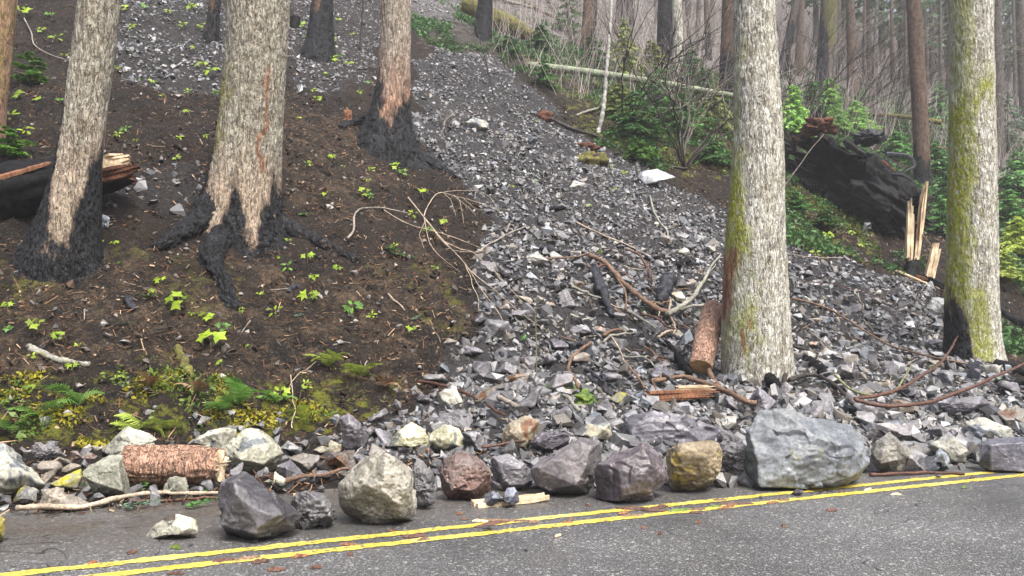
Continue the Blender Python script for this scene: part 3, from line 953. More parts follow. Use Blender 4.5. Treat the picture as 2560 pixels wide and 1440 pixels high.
# moss cushions and low green cover, leaf by leaf
def cover(name, mask_fn, n, size, mat, label, cat, lift=0.03, srange=(-6, 30), prange=(10, 30), tall=1.0):
    s = rng.uniform(*srange, n); p = rng.uniform(*prange, n)
    x, y = to_xy(s, p)
    k = np.where(mask_fn(x, y, s, p))[0]
    x, y = x[k], y[k]
    z = np.maximum(land(x, y), 0)
    u, v = proj(np.stack([x, y, z], -1))
    q = np.where((u > -40) & (u < 2600) & (v > -20) & (v < 1300))[0]
    x, y, z = x[q], y[q], z[q]
    m = len(x)
    R = R_SLOPE[None] @ rot_mats(m, 0.9, rng)
    sz = size * rng.lognormal(0, 0.35, m)
    c = np.stack([x, y, z + lift * rng.random(m)], -1)
    ex = R[:, :, 0] * sz[:, None]; ey = R[:, :, 1] * (sz * 0.5)[:, None] ; ez = R[:, :, 2] * (sz * 0.25 * tall)[:, None]
    V = np.stack([c - ex, c - ey + ez, c + ex, c + ey + ez], 1).reshape(-1, 3)
    me = mesh_np(name, V, np.arange(4 * m).reshape(m, 4), True, None, [mat])
    tag(link(name, me), label, cat, kind='stuff')
def clumpy(x, y, f, cut, seed):
    return fbm(x * f, y * f, 0.4, 3, seed) > cut
cover('moss_cover', lambda x, y, s, p: inside(POLY_BANK, x, y) & clumpy(x, y, 1.5, 0.2, 91), 110000, 0.024, M_MOSS,
      'yellow-green moss cushions along the foot of the bank', 'moss', 0.05, (-6, 8), (9.8, 13.5))
cover('bank_greenery', lambda x, y, s, p: inside(POLY_BANK, x, y) & clumpy(x, y, 1.9, 0.38, 95), 60000, 0.026, M_GRASSY,
      'low green plants along the foot of the bank', 'ground cover', 0.10, (-6, 8), (9.8, 13.5))
cover('brush_cover', lambda x, y, s, p: (s > 9) & ~inside(POLY_SLIDE, x, y) & clumpy(x, y, 0.55, 0.12, 99), 300000, 0.055, M_FIR,
      'dark green undergrowth among the right-hand trunks', 'undergrowth', 0.22, (9, 45), (10.5, 34))
cover('ground_cover', lambda x, y, s, p: (inside(POLY_GREEN_R, x, y) | inside(POLY_GREEN_U, x, y) | inside(POLY_GREEN_E, x, y)) & clumpy(x, y, 0.9, 0.1, 97),
      260000, 0.04, M_GRASSY, 'low green undergrowth beyond the slide', 'ground cover', 0.16, (3, 40), (10, 34))

# far brush: bare upright stems too many to count
def far_brush(n):
    s = rng.uniform(10, 80, n); p = rng.uniform(23, 62, n)
    x, y = to_xy(s, p)
    k = np.where(~inside(POLY_SLIDE, x, y) & clumpy(x, y, .25, -.25, 131))[0]
    x, y = x[k], y[k]
    z = land(x, y)
    u, v = proj(np.stack([x, y, z], -1))
    q = np.where((u > 1230) & (u < 2640) & (v > -150) & (v < 420))[0]
    x, y, z = x[q], y[q], z[q]
    m = len(x)
    h = rng.lognormal(math.log(1.7), .5, m); w = rng.uniform(.006, .016, m)
    a = rng.uniform(0, math.pi, m); lx_ = rng.normal(.1, .28, m) * h; ly_ = rng.normal(0, .2, m) * h
    bx2 = rng.normal(0, .15, m) * h
    B0 = np.stack([x, y, z - .05], -1); M0 = B0 + np.stack([lx_ * .5 + bx2 * .5, ly_ * .5, h * .55], -1); T0 = B0 + np.stack([lx_, ly_, h], -1)
    W = np.stack([np.cos(a) * w, np.sin(a) * w, 0 * w], -1); X = np.stack([-np.sin(a) * w, np.cos(a) * w, 0 * w], -1)
    V = np.stack([B0 - W, B0 + W, M0 + W * .7, M0 - W * .7, T0, B0 - X, B0 + X, M0 + X * .7, M0 - X * .7], 1).reshape(-1, 3)
    o = (np.arange(m) * 9)[:, None]
    Q = np.concatenate([o + np.array([[0, 1, 2, 3]]), o + np.array([[5, 6, 7, 8]])])
    T = np.concatenate([o + np.array([[3, 2, 4]]), o + np.array([[8, 7, 4]])])
    col = np.array([.33, .29, .275]) * rng.uniform(.4, 1.5, (m, 1))  # pale twig colour carries painted haze, so the distance looks bright
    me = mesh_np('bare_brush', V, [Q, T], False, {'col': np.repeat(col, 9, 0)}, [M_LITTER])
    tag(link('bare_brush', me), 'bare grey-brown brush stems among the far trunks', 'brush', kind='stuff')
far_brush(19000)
# ------------------------------------------------------------------ trees
def grid_faces(n, seg):
    i, j = np.meshgrid(np.arange(n - 1), np.arange(seg), indexing='ij')
    return np.stack([i * seg + j, i * seg + (j + 1) % seg, (i + 1) * seg + (j + 1) % seg, (i + 1) * seg + j], -1).reshape(-1, 4)

def bark_tube(P, R, seg, kf, amp, zst, seed, base_z, char=None, moss=None, tan=None, red=None, lobes=None, closed_top=True, along=None):
    """P (n,3) centre line from the base up, R (n,) radii"""
    n = len(P)
    a = np.linspace(0, 2 * math.pi, seg, endpoint=False)
    ca, sa = np.cos(a)[None], np.sin(a)[None]
    h = (P[:, 2] - base_z)[:, None] * np.ones((1, seg)) if along is None else along[:, None] * np.ones((1, seg))
    if along is None:
        e1 = np.tile(np.array([[1.0, 0, 0]]), (n, 1)); e2 = np.tile(np.array([[0, -1.0, 0]]), (n, 1))
    else:
        T, e1, e2 = frames(P)
    r = R[:, None] * np.ones((1, seg))
    for (la, ls, lw, lh) in (lobes or []):        # angle, size, width, height
        da = np.angle(np.exp(1j * (a - la)))[None]
        r = r * (1 + ls * np.exp(-(da / lw) ** 2) * np.exp(-np.clip(h, -0.3, None) / lh))
    d = ca[..., None] * e1[:, None, :] + sa[..., None] * e2[:, None, :]
    Q = P[:, None, :] + d * r[..., None]
    if along is None:
        qx, qy, qz = Q[..., 0] * kf, Q[..., 1] * kf, Q[..., 2] * kf * zst
    else:
        qx, qy, qz = ca * r * kf, sa * r * kf, h * kf * zst
    wob = 0.6 * noise3(qx * .6 + 3, qy * .6, qz * 1.6, seed + 1)
    v1 = np.abs(noise3(qx + wob, qy - wob, qz + 0.8 * wob, seed + 2))
    v2 = np.abs(noise3(qx * 2.1 - wob, qy * 2.1, qz * 2.3, seed + 3))
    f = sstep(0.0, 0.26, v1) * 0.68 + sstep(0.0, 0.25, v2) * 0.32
    slow = noise3(qx * .3, qy * .3, qz * .3, seed + 4)
    big = noise3(Q[..., 0] * 1.4, Q[..., 1] * 1.4, Q[..., 2] * 0.7, seed + 9)
    rag = fbm(qx * 1.3, qy * 1.3, qz * 2.2, 3, seed + 12)
    r2 = r * (1 + 0.035 * big) + amp * (f - 0.7) + amp * 0.5 * slow + amp * 0.3 * rag
    c = ca * np.ones((n, 1))
    blk = np.abs(noise3(qx * 1.25 + 5, qy * 1.25, qz * 2.6, seed + 31))
    blk = sstep(0, .22, blk)
    if char is not None:
        cz = char if np.isscalar(char) else sstep(-.1, .15, np.interp(c, [q[0] for q in char], [q[1] for q in char]) - h)
        r2 = r2 + cz * amp * 1.5 * (blk - .75)
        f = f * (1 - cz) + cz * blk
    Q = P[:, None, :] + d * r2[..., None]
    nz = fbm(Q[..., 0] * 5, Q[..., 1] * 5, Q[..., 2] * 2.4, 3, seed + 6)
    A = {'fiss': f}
    z0 = np.zeros_like(f)
    if char is None: A['char'] = z0
    elif np.isscalar(char): A['char'] = z0 + char
    else:
        hc = np.interp(c, [q[0] for q in char], [q[1] for q in char])
        nz2 = fbm(Q[..., 0] * 9, Q[..., 1] * 9, Q[..., 2] * 1.2, 2, seed + 7)
        A['char'] = np.clip(0.5 + (hc - h + 0.30 * nz + .2 * nz2) / 0.8, 0, 1)
    if moss is None: A['moss'] = z0
    else:   # list of (c centre, c width, h0, h1, strength)
        m = z0
        for (mc, mw, h0, h1, st) in moss:
            m = np.maximum(m, st * np.clip(1 - np.abs(c - mc + 0.25 * nz) / mw, 0, 1) ** 0.5 * sstep(h0 - .25, h0 + .25, h + .3 * nz) * (1 - sstep(h1 - .4, h1 + .4, h + .3 * nz)) * (sa > -0.4))
        A['moss'] = np.clip(m, 0, 1)
    if tan is None: A['tan'] = z0
    else: A['tan'] = (1 - sstep(tan[0], tan[1], h + 0.5 * nz)) * tan[2]
    rd = z0
    for (c0, c1, h0, h1) in (red or []):
        rd = np.maximum(rd, sstep(c0 - .06, c0 + .06, c + .12 * nz) * (1 - sstep(c1 - .06, c1 + .06, c + .12 * nz)) * sstep(h0 - .1, h0 + .1, h + .15 * nz) * (1 - sstep(h1 - .1, h1 + .1, h + .15 * nz)) * (sa > -.2))
    A['red'] = rd
    V = Q.reshape(-1, 3)
    F = [grid_faces(n, seg)]
    A = {k: v.reshape(-1) for k, v in A.items()}
    for end, row in ((0, 0), (1, n - 1)):
        j = np.arange(seg)
        k = len(V)
        V = np.concatenate([V, P[[row]]])
        A = {kk: np.concatenate([v, [v[row * seg]]]) for kk, v in A.items()}
        F.append(np.stack([np.full(seg, k), row * seg + (j if end else (j + 1) % seg), row * seg + ((j + 1) % seg if end else j)], -1))
    return V, F, A

def make_tree(name, label, group, base, line, mat, seg, step, kf=11, amp=0.02, zst=0.3, seed=1, char=None, moss=None, tan=None,
              red=None, lobes=None, roots=(), stubs=(), back=0.7, over=0.14, depth=None):
    """base: photo pixel where the trunk meets the ground; line: [(x, y, width)] from the top down, in photo pixels"""
    B = hit(*base) if depth is None else at_depth(base[0], base[1], depth)
    Z0 = depth_of(B)
    r_b = line[-1][2] / 2 / FPX * Z0
    Z = Z0 + back * line[-2][2] / 2 / FPX * Z0
    pts = np.array([at_depth(x, y, Z) for x, y, w in line][::-1])
    rad = np.array([w / 2 / FPX * Z for x, y, w in line][::-1])
    top = pts[-1] + (pts[-1] - pts[-2]) / np.linalg.norm(pts[-1] - pts[-2]) * over * np.linalg.norm(pts[-1] - pts[0])
    bot = pts[0] - np.array([0, 0, 0.9])
    pts = np.concatenate([[bot], pts, [top]])
    rad = np.concatenate([[rad[0] * 1.05], rad, [rad[-1] * 0.93]])
    zs = np.arange(pts[0, 2], pts[-1, 2], step)
    d = pts[:, 2]
    P = np.stack([np.interp(zs, d, pts[:, k]) for k in range(3)], 1)
    R = np.interp(zs, d, rad)
    kk = np.ones(9) / 9
    for arr in (R,):
        pad = np.pad(arr, 4, 'edge')
        R = np.convolve(pad, kk, 'valid')
    Pp = np.pad(P[:, :2], ((4, 4), (0, 0)), 'edge')
    P[:, 0] = np.convolve(Pp[:, 0], kk, 'valid'); P[:, 1] = np.convolve(Pp[:, 1], kk, 'valid')
    origin = np.array([pts[1][0], pts[1][1], B[2]])
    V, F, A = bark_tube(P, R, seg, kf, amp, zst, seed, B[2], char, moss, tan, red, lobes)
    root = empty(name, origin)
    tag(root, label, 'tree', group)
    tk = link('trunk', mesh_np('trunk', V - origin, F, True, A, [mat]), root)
    for k, (px, r0, r1, ch) in enumerate(roots):
        Q = np.array([hit(x, y) for x, y in px])
        Q[:, 2] += np.linspace(r0 * .15, -r1 * .5, len(Q))
        if len(Q) > 1:
            Q[0] = 0.55 * Q[0] + 0.45 * np.array([P[8][0], P[8][1], Q[0][2] + r0 * .9])
        nn = max(24, int(np.linalg.norm(np.diff(Q, axis=0), axis=1).sum() / 0.025))
        Q = resample(Q, nn)
        L = np.linspace(0, 1, nn)
        al = L * np.linalg.norm(np.diff(Q, axis=0), axis=1).sum()
        V2, F2, A2 = bark_tube(Q, (r0 + (r1 - r0) * L ** 0.55) * (1 + .25 * fbm(L * 5, k + .3, seed * .1, 3, seed + k)), 36, kf, amp * 1.6, zst, seed + 20 + k, B[2], ch, None, None, None, None, along=al)
        link('root', mesh_np('root', V2 - origin, F2, True, A2, [mat]), root)
    for k, (x, y, ln, rr, dx, dz) in enumerate(stubs):
        S0 = at_depth(x, y, Z - 0.25 * line[-2][2] / 2 / FPX * Z)
        E0 = S0 + np.array([dx, -0.9, dz]) / np.linalg.norm([dx, .9, dz]) * ln
        V2, F2 = tube_arrays(np.linspace(S0 + (S0 - E0) * .4, E0, 5), np.linspace(rr, rr * .5, 5), 6, .2, k)
        link('branch_stub', mesh_np('branch_stub', V2 - origin, F2, True, None, [M_STICK_DARK]), tk)
    return root, Z

BIG = 'large burnt-footed conifers beside the slide'
PI = math.pi
make_tree('conifer_tree', 'slanting pale conifer with charred foot, beside the split burnt log', BIG, (150, 672),
    [(250, 0, 96), (232, 150, 98), (212, 300, 98), (196, 420, 106), (180, 520, 132), (163, 600, 160), (150, 672, 196)],
    M_BARK_PALE, 180, 0.024, 20, 0.016, 0.24, 3,
    char=[(-1, 2.7), (-0.75, 2.2), (-0.5, 1.15), (-0.25, 0.62), (0.1, 0.36), (0.35, 0.3), (0.6, 0.55), (0.85, 1.35), (1, 1.6)],
    tan=(0.9, 2.4, 0.75), lobes=[(PI * .9, 0.22, .35, .35), (0.1, .15, .4, .3)],
    roots=[([(115, 630), (75, 662), (40, 692)], 0.34, 0.05, 1.0), ([(215, 610), (240, 625), (262, 640)], .2, .05, 1.0)], stubs=[(232, 255, .1, .012, .2, .1)])
make_tree('conifer_tree', 'widest pale conifer, forked black char and three spreading roots at its foot', BIG, (600, 612),
    [(647, 0, 146), (640, 150, 150), (628, 300, 156), (617, 400, 168), (608, 480, 186), (604, 550, 206), (602, 612, 236)],
    M_BARK_PALE, 230, 0.023, 17, 0.022, 0.24, 9,
    char=[(-1, 2.6), (-0.8, 1.7), (-0.62, 0.8), (-0.52, 0.15), (-0.4, -.1), (-0.15, -.1), (-0.04, 0.5), (0.04, 0.95), (0.22, 1.0), (0.32, 0.5), (0.42, 0.15), (0.6, 0.15), (0.75, 0.45), (0.9, 0.9), (1, 1.1)],
    moss=[(-0.72, 0.25, 1.6, 3.0, 0.8)], tan=(0.4, 2.1, 0.9), red=[(0.62, 0.74, 1.2, 3.0)],
    lobes=[(PI * .95, 0.35, .3, .3), (PI * .66, 0.07, .22, .3), (PI * .36, 0.06, .2, .25), (0.05, .22, .35, .25)], back=1.0,
    roots=[([(515, 545), (450, 590), (385, 615)], 0.46, 0.08, 1.0), ([(545, 590), (528, 645), (562, 712), (582, 772)], 0.27, 0.10, 0.9),
           ([(690, 575), (790, 606), (900, 652)], 0.30, 0.04, 0.75)],
    stubs=[(660, 25, .22, .016, .6, .3), (640, 232, .06, .02, .1, .1), (604, 440, .05, .02, -.2, .1)])
make_tree('conifer_tree', 'straight conifer with red-brown fluted bark above a black foot, left of the chute', BIG, (965, 390),
    [(991, 0, 74), (989, 100, 77), (985, 200, 82), (978, 260, 92), (969, 320, 120), (962, 390, 165)],
    M_BARK_RED, 150, 0.028, 13, 0.022, 0.16, 17,
    char=[(-1, 2.1), (-0.6, 1.45), (-0.3, 1.05), (0.2, 0.95), (0.6, 1.1), (1, 1.5)], tan=(1.0, 2.9, 1.0),
    lobes=[(PI * .9, 0.25, .35, .35), (PI * .6, 0.06, .25, .3), (.1, .2, .35, .3)],
    roots=[([(990, 370), (1060, 402), (1135, 440)], 0.36, 0.06, 1.0), ([(900, 310), (870, 312), (850, 318)], 0.12, 0.05, 1.0)])
make_tree('conifer_tree', 'tallest whitish conifer with lichened bark, beside the sawn log', BIG, (1893, 955),
    [(1886, 0, 97), (1890, 150, 106), (1895, 300, 118), (1893, 450, 132), (1890, 600, 146), (1890, 720, 158), (1891, 840, 168), (1893, 955, 176)],
    M_BARK_WHITE, 200, 0.022, 21, 0.014, 0.2, 25,
    moss=[(-0.95, 0.42, 1.6, 3.4, 1.0), (-0.6, 0.45, 0.35, 1.3, 0.7), (-0.95, .2, 3.4, 5.0, .5)], red=[(-1.1, -0.84, 1.0, 1.9), (-0.7, -0.5, 0.45, 0.8)],
    lobes=[(PI * .8, 0.06, .5, .5), (0.3, .05, .5, .4)], stubs=[(1912, 380, .06, .03, .1, 0), (1945, 330, .05, .012, .3, .1)])
make_tree('conifer_tree', 'pale conifer with a thick yellow-moss stripe, beside the splintered stump', BIG, (2430, 905),
    [(2428, 0, 96), (2430, 200, 101), (2432, 400, 106), (2430, 600, 113), (2428, 750, 120), (2432, 850, 128), (2434, 905, 146)],
    M_BARK_WHITE, 170, 0.027, 21, 0.015, 0.2, 33,
    moss=[(-0.85, 0.6, 0.9, 5.2, 1.0), (-0.8, 0.4, 5, 9.0, .6), (-0.35, 0.6, -0.5, 1.6, 0.85), (-.1, .8, 4.85, 5.35, 1)], char=[(-1, 1.15), (-.8, .9), (-0.55, 0.4), (-0.35, -.5), (1, -.5)],
    stubs=[(2462, 52, .07, .04, .4, .1), (2470, 115, .05, .035, .4, 0)])

MID = 'conifer trunks standing up the burnt slope'
def thin(label, base, line, char=None, mat=M_BARK_FAR, seed=1, tan=None, seg=44, step=0.06, moss=None, group=MID, over=0.2, **kw):
    return make_tree('conifer_tree', label, group, base, line, mat, seg, step, 12, 0.016, 0.25, seed, char=char, moss=moss, tan=tan, over=over, **kw)
thin('brown conifer trunk cut off by the photo\'s upper-left edge', (-40, 380), [(-15, 0, 100), (-28, 150, 98), (-45, 300, 104), (-60, 380, 130)], seed=41, mat=M_BARK_RED, tan=(9, 12, 1), seg=70, step=.04,
     moss=[(.7, .5, 1, 9, .5)])
thin('slim red-brown trunk with black foot, above the widest tree\'s left', (527, 104), [(537, 0, 28), (533, 50, 30), (530, 80, 34), (526, 104, 42)], [(-1, .9), (0, .7), (1, 1.3)], seed=42, tan=(9, 12, 1))
thin('dark flared trunk behind the widest tree, black almost to the top', (795, 152), [(806, 0, 52), (803, 50, 58), (800, 100, 70), (793, 152, 98)], [(-1, 2.0), (0, 1.6), (1, 2.6)], seed=43, tan=(9, 12, 1), seg=60, step=.045)
thin('wholly blackened trunk at the top of the chute', (1207, 96), [(1213, 0, 36), (1210, 50, 40), (1206, 96, 48)], [(-1, 9), (1, 9)], seed=44)
thin('red-barked trunk beside the toppled lichened pole', (1468, 132), [(1476, 0, 34), (1473, 60, 36), (1469, 100, 39), (1466, 132, 46)], [(-1, .2), (.2, .5), (.5, 2.0), (1, 5)], seed=45, tan=(9, 12, 1))
thin('dark blue-black trunk just left of the thin pale one', (1666, 185), [(1664, 0, 38), (1663, 100, 40), (1664, 185, 46)], [(-1, 9), (1, 9)], seed=46)
thin('thin pale grey trunk just right of a black one', (1696, 205), [(1692, 0, 24), (1695, 100, 25), (1697, 205, 28)], None, seed=47, mat=M_BARK_WHITE)
thin('stout dark trunk far up behind the bare branches', (1560, 62), [(1562, 0, 42), (1560, 30, 46), (1558, 62, 56)], [(-1, 6), (1, 6)], seed=48)
thin('two-toned trunk, red above black, half hidden by the tallest pale tree', (1826, 305), [(1832, 0, 52), (1829, 120, 54), (1825, 220, 56), (1822, 305, 64)], [(-1, 2.6), (.4, 2.5), (1, 2.7)], seed=49, tan=(9, 12, 1), seg=60)
thin('leaning thin burnt trunk right of the tallest pale tree', (1950, 196), [(1992, -10, 17), (1978, 70, 20), (1962, 140, 23), (1950, 196, 30)], [(-1, 3), (1, 3)], seed=50)
thin('mossy trunk with a black charred flank', (2062, 238), [(2073, 0, 40), (2069, 100, 44), (2064, 180, 47), (2060, 238, 54)], [(-1, 4.2), (-.2, 2.6), (.05, .2), (1, .1)], seed=51, moss=[(-.1, .8, 2.5, 12, .9)])
thin('straight grey-brown trunk behind the drooping green boughs', (2131, 246), [(2125, 0, 21), (2128, 120, 22), (2131, 246, 25)], None, seed=52, tan=(9, 12, .6))
thin('long brown trunk behind the hollow burnt log', (2305, 470), [(2284, 0, 34), (2292, 150, 36), (2302, 320, 37), (2306, 470, 40)], [(-1, 1.4), (0, .9), (1, .7)], seed=53, tan=(9, 12, .8))
thin('grey trunk just right of the moss-striped tree', (2496, 385), [(2490, 0, 25), (2493, 200, 25), (2497, 385, 28)], None, seed=54)
thin('dark trunk at the upper right edge of the photo', (2566, 330), [(2552, 0, 20), (2558, 200, 21), (2564, 330, 24)], None, seed=55, mat=M_BARK_FAR)

FAR = 'thin trunks fading into the haze'
far_list = [(1578, 60, 12), (1622, 90, 13), (1742, 120, 12), (1772, 150, 16), (1790, 95, 10), (1925, 180, 14), (1996, 190, 20), (2030, 150, 10), (2100, 200, 17),
            (2160, 215, 9), (2208, 250, 18), (2232, 240, 10), (2262, 270, 9), (2330, 260, 13), (2352, 300, 9), (2372, 280, 16), (2520, 260, 12), (2540, 300, 9),
            (1640, 60, 8), (1955, 150, 9), (2182, 230, 7), (2320, 240, 7), (1440, 30, 9)]
far_list = [q for k, q in enumerate(far_list) if k % 3 != 1]
for i, (x, y, w) in enumerate(sorted(far_list)):
    B = hit(x, y)
    lean = ((i * 37) % 11 - 5) * 0.9
    o, _ = make_tree('conifer_tree', None, None, (x, y), [(x + lean * 2, -10, w * .8), (x + lean, y * .5, w * .9), (x, y, w * 1.15)], M_BARK_FAR, 14, 0.18, 6, 0.01, 0.2, 60 + i,
              char=[(-1, 1.5), (1, 2)] if i % 3 == 0 else None, tan=(9, 12, 0.5 * (i % 2)), over=0.5)
    auto(o, ('hair-thin' if w < 9 else 'slim' if w < 13 else 'faded grey') + ' distant trunk', 'tree', FAR, np.array(o.location))
# ------------------------------------------------------------------ boulders, each outlined on the photo and given its own depth
HERO_PX = []
def boulder(label, mat, sil, front=None, thick=0.85, chips=5, sharp=34, rough=0.035, seed=1, base=None, tint=(1, 1, 1), group=None, cat='boulder', name='boulder', lift=0.0, jag=0.12):
    sil = np.array(sil, float)
    r_ = np.random.default_rng(seed)
    x0, y0 = sil.min(0); x1, y1 = sil.max(0)
    bx = sil[sil[:, 1] > y1 - 0.22 * (y1 - y0)][:, 0].mean() if base is None else base[0]
    by = y1 if base is None else base[1]
    B = hit(bx, by)
    Zb = depth_of(B)
    wpx, hpx = x1 - x0, y1 - y0
    th = thick * min(wpx, 1.5 * hpx) / FPX * Zb
    Zc = Zb + 0.40 * th
    c = sil.mean(0)
    pts = []
    k = (Zc / Zb)
    for q in sil:
        pts.append(at_depth(q[0], q[1], Zc + jag * th * r_.normal()))
    if front is None:
        o = np.array([r_.uniform(-.15, .15) * wpx, r_.uniform(-.08, .14) * hpx])
        k0 = r_.integers(0, 2)
        for q in sil[k0::2]:
            f = r_.uniform(0.35, 0.7)
            p = c + o + (q - c) * f
            pts.append(at_depth(p[0], p[1], Zc - 0.5 * th * r_.uniform(0.65, 1.0)))
    else:
        for (fx, fy, fd) in front:
            pts.append(at_depth(fx, fy, Zc - 0.5 * th * fd))
    for q in sil[::2]:
        p = c + (q - c) * r_.uniform(0.5, 0.75)
        pts.append(at_depth(p[0], p[1], Zc + 0.5 * th))
    N, D, cc = hull_planes(pts)
    big = max(wpx, hpx)
    level = 7 if big > 280 else 6 if big > 105 else 5 if big > 45 else 4
    size = big / FPX * Zc
    V, F, tn_ = radial_rock(N, D, level, sharp if sharp < 12 else 90 if sharp < 25 else 300, size, rough, seed * 7 + 3, min(chips, 3) if sharp > 12 else 2, 1.0 if sharp > 12 else .4)
    o = link(name, mesh_np(name, V, F, True, {'facet': tn_}, [ROCK[mat]]), None, cc + np.array([0, 0, lift]))
    o.color = (*tint, 1)
    tag(o, label, cat, group)
    HERO_PX.append((c[0], c[1], wpx / 2, hpx / 2))
    return o
B = boulder
# on the road and along its far lane
B('dark wet wedge-shaped boulder leaning on the road left of the pocked boulder', 'dark', [(601, 1175), (548, 1200), (542, 1249), (552, 1313), (570, 1356), (655, 1360), (746, 1324), (752, 1284), (690, 1239), (658, 1205)],
  [(584, 1206, .75), (616, 1262, 1.0), (652, 1338, 1.0), (560, 1300, .55), (705, 1300, .8), (690, 1262, .6)], 1.0, 4, 44, seed=2)
B('black crusty pitted lump touching the dark wedge boulder', 'pit', [(714, 1245), (759, 1226), (799, 1233), (833, 1256), (841, 1305), (812, 1323), (756, 1328), (728, 1300)], None, .95, 3, 16, .07, seed=3)
B('low pale flat-topped stone alone on the asphalt at left', 'pale', [(437, 1286), (385, 1312), (358, 1350), (403, 1348), (497, 1334), (490, 1299), (463, 1289)], [(430, 1312, .9), (400, 1340, 1), (470, 1326, 1), (455, 1302, .5)], .8, 2, seed=4)
B('small upright brown stone alone on the asphalt', 'brown', [(143, 1350), (128, 1357), (118, 1382), (138, 1383), (151, 1366)], None, .9, 2, seed=5, tint=(.8, .72, .72))
B('big round pocked pale boulder standing on the centre line', 'knobby', [(866, 1180), (900, 1146), (962, 1124), (1008, 1146), (1036, 1178), (1042, 1249), (1036, 1303), (994, 1314), (924, 1322), (870, 1308), (845, 1262), (846, 1210)],
  [(930, 1170, .7), (985, 1160, .55), (905, 1215, 1.0), (960, 1200, 1.0), (1015, 1225, .8), (900, 1285, .9), (990, 1285, .9)], .95, 4, 22, .04, seed=6)
B('dark pitted boulder tucked behind the round pocked one', 'pit', [(1041, 1146), (1080, 1172), (1093, 1202), (1090, 1256), (1066, 1277), (1030, 1274), (1020, 1180)], None, 1.0, 3, 18, .06, seed=7)
B('rust-red pitted boulder with bubbly holes', 'red', [(1099, 1178), (1123, 1138), (1168, 1127), (1213, 1144), (1232, 1185), (1233, 1226), (1190, 1252), (1132, 1257), (1096, 1228)], [(1140, 1160, .7), (1195, 1165, .8), (1130, 1225, .8), (1200, 1215, .9)], .95, 4, 22, .045, seed=8)
B('grey slab leaning between the red pitted boulder and the tilted block', 'grey', [(1222, 1138), (1270, 1134), (1314, 1162), (1334, 1202), (1314, 1228), (1253, 1230), (1236, 1195)], [(1242, 1150, .6), (1300, 1170, .9), (1262, 1215, 1), (1310, 1212, .9)], .8, 3, seed=9)
B('flat bluish chip of rock lying on white splintered wood', 'grey', [(1240, 1228), (1300, 1220), (1299, 1262), (1270, 1272), (1206, 1270), (1213, 1246)], [(1230, 1250, .9), (1285, 1245, .9), (1270, 1264, 1)], .7, 2, seed=10, tint=(.82, .9, 1.05), lift=.015)
B('tilted flat-faced grey block leaning up to the left on the road', 'grey', [(1324, 1178), (1354, 1146), (1455, 1087), (1515, 1112), (1518, 1148), (1471, 1238), (1387, 1247), (1337, 1214)],
  [(1346, 1176, .8), (1440, 1212, 1.0), (1478, 1130, .8), (1452, 1104, .5), (1375, 1150, .75), (1352, 1212, .6)], .9, 3, 48, .022, seed=11, tint=(.93, .88, .85))
B('dark reddish boulder with one broad flat face, at the centre line', 'dark', [(1485, 1168), (1522, 1140), (1606, 1103), (1655, 1138), (1672, 1200), (1636, 1242), (1589, 1256), (1529, 1263), (1488, 1240)],
  [(1526, 1166, .8), (1535, 1246, .95), (1612, 1122, .6), (1642, 1170, .8), (1618, 1225, .9), (1600, 1190, 1.0)], .95, 3, 48, .03, seed=12, tint=(1.35, 1.2, 1.2))
B('rounded yellow-brown mossy boulder', 'moss', [(1650, 1122), (1700, 1101), (1788, 1098), (1815, 1108), (1826, 1150), (1802, 1190), (1780, 1226), (1720, 1240), (1672, 1232), (1658, 1180)], [(1690, 1130, .8), (1770, 1130, .9), (1700, 1180, 1), (1770, 1190, 1)], 1.0, 3, 10, .07, seed=13)
B('broad dark grey boulder behind the reddish and yellow-brown ones', 'dark', [(1530, 1075), (1556, 1045), (1620, 1016), (1700, 1040), (1790, 1068), (1824, 1092), (1810, 1130), (1650, 1140), (1545, 1140)],
  [(1580, 1060, .7), (1640, 1050, .8), (1580, 1110, 1), (1720, 1085, 1), (1760, 1110, 1)], .8, 5, 40, .04, seed=14, base=(1660, 1110), tint=(1.25, 1.25, 1.3))
B('largest pale blue-grey boulder at the edge of the road', 'blue', [(1869, 1078), (1906, 1034), (1989, 1048), (2036, 1046), (2130, 1057), (2182, 1126), (2178, 1158), (2160, 1203), (2086, 1222), (2002, 1224), (1885, 1228), (1868, 1195), (1847, 1162), (1858, 1135)],
  [(1890, 1145, .75), (1900, 1218, .85), (2010, 1065, .55), (2005, 1150, 1.0), (2075, 1170, 1.0), (2090, 1120, .85), (2130, 1105, .6), (2080, 1212, .9), (2145, 1185, .7)], .85, 7, 40, .035, seed=15, tint=(.68, .70, .72))
B('squat grey stone sitting on top of the largest boulder', 'grey', [(2003, 1034), (2034, 1000), (2076, 998), (2091, 1027), (2072, 1056), (2009, 1054)], None, .9, 3, seed=16, base=(2045, 1044))
B('pointed grey wedge stone above the largest boulder\'s left shoulder', 'grey', [(1870, 998), (1897, 965), (1949, 1008), (1932, 1040), (1890, 1040)], None, .9, 2, seed=17, tint=(1.05, 1.05, 1.1))
B('black pitted rock wedged between the yellow-brown and largest boulders', 'pit', [(1787, 1091), (1807, 1077), (1888, 1113), (1880, 1150), (1872, 1224), (1781, 1222), (1775, 1150)], None, .8, 3, 16, .07, seed=18, base=(1830, 1212), tint=(.8, .8, .85))
B('brown-grey wedge boulder right of the largest one', 'brown', [(2168, 1120), (2224, 1077), (2290, 1132), (2251, 1188), (2184, 1186)], [(2205, 1105, .5), (2200, 1160, .9), (2245, 1150, 1), (2240, 1105, .7)], .9, 3, 44, seed=19, tint=(.75, .8, .85))
B('small grey wedge beside the brown-grey wedge boulder', 'grey', [(2271, 1134), (2308, 1134), (2317, 1183), (2253, 1183)], None, .9, 2, seed=20)
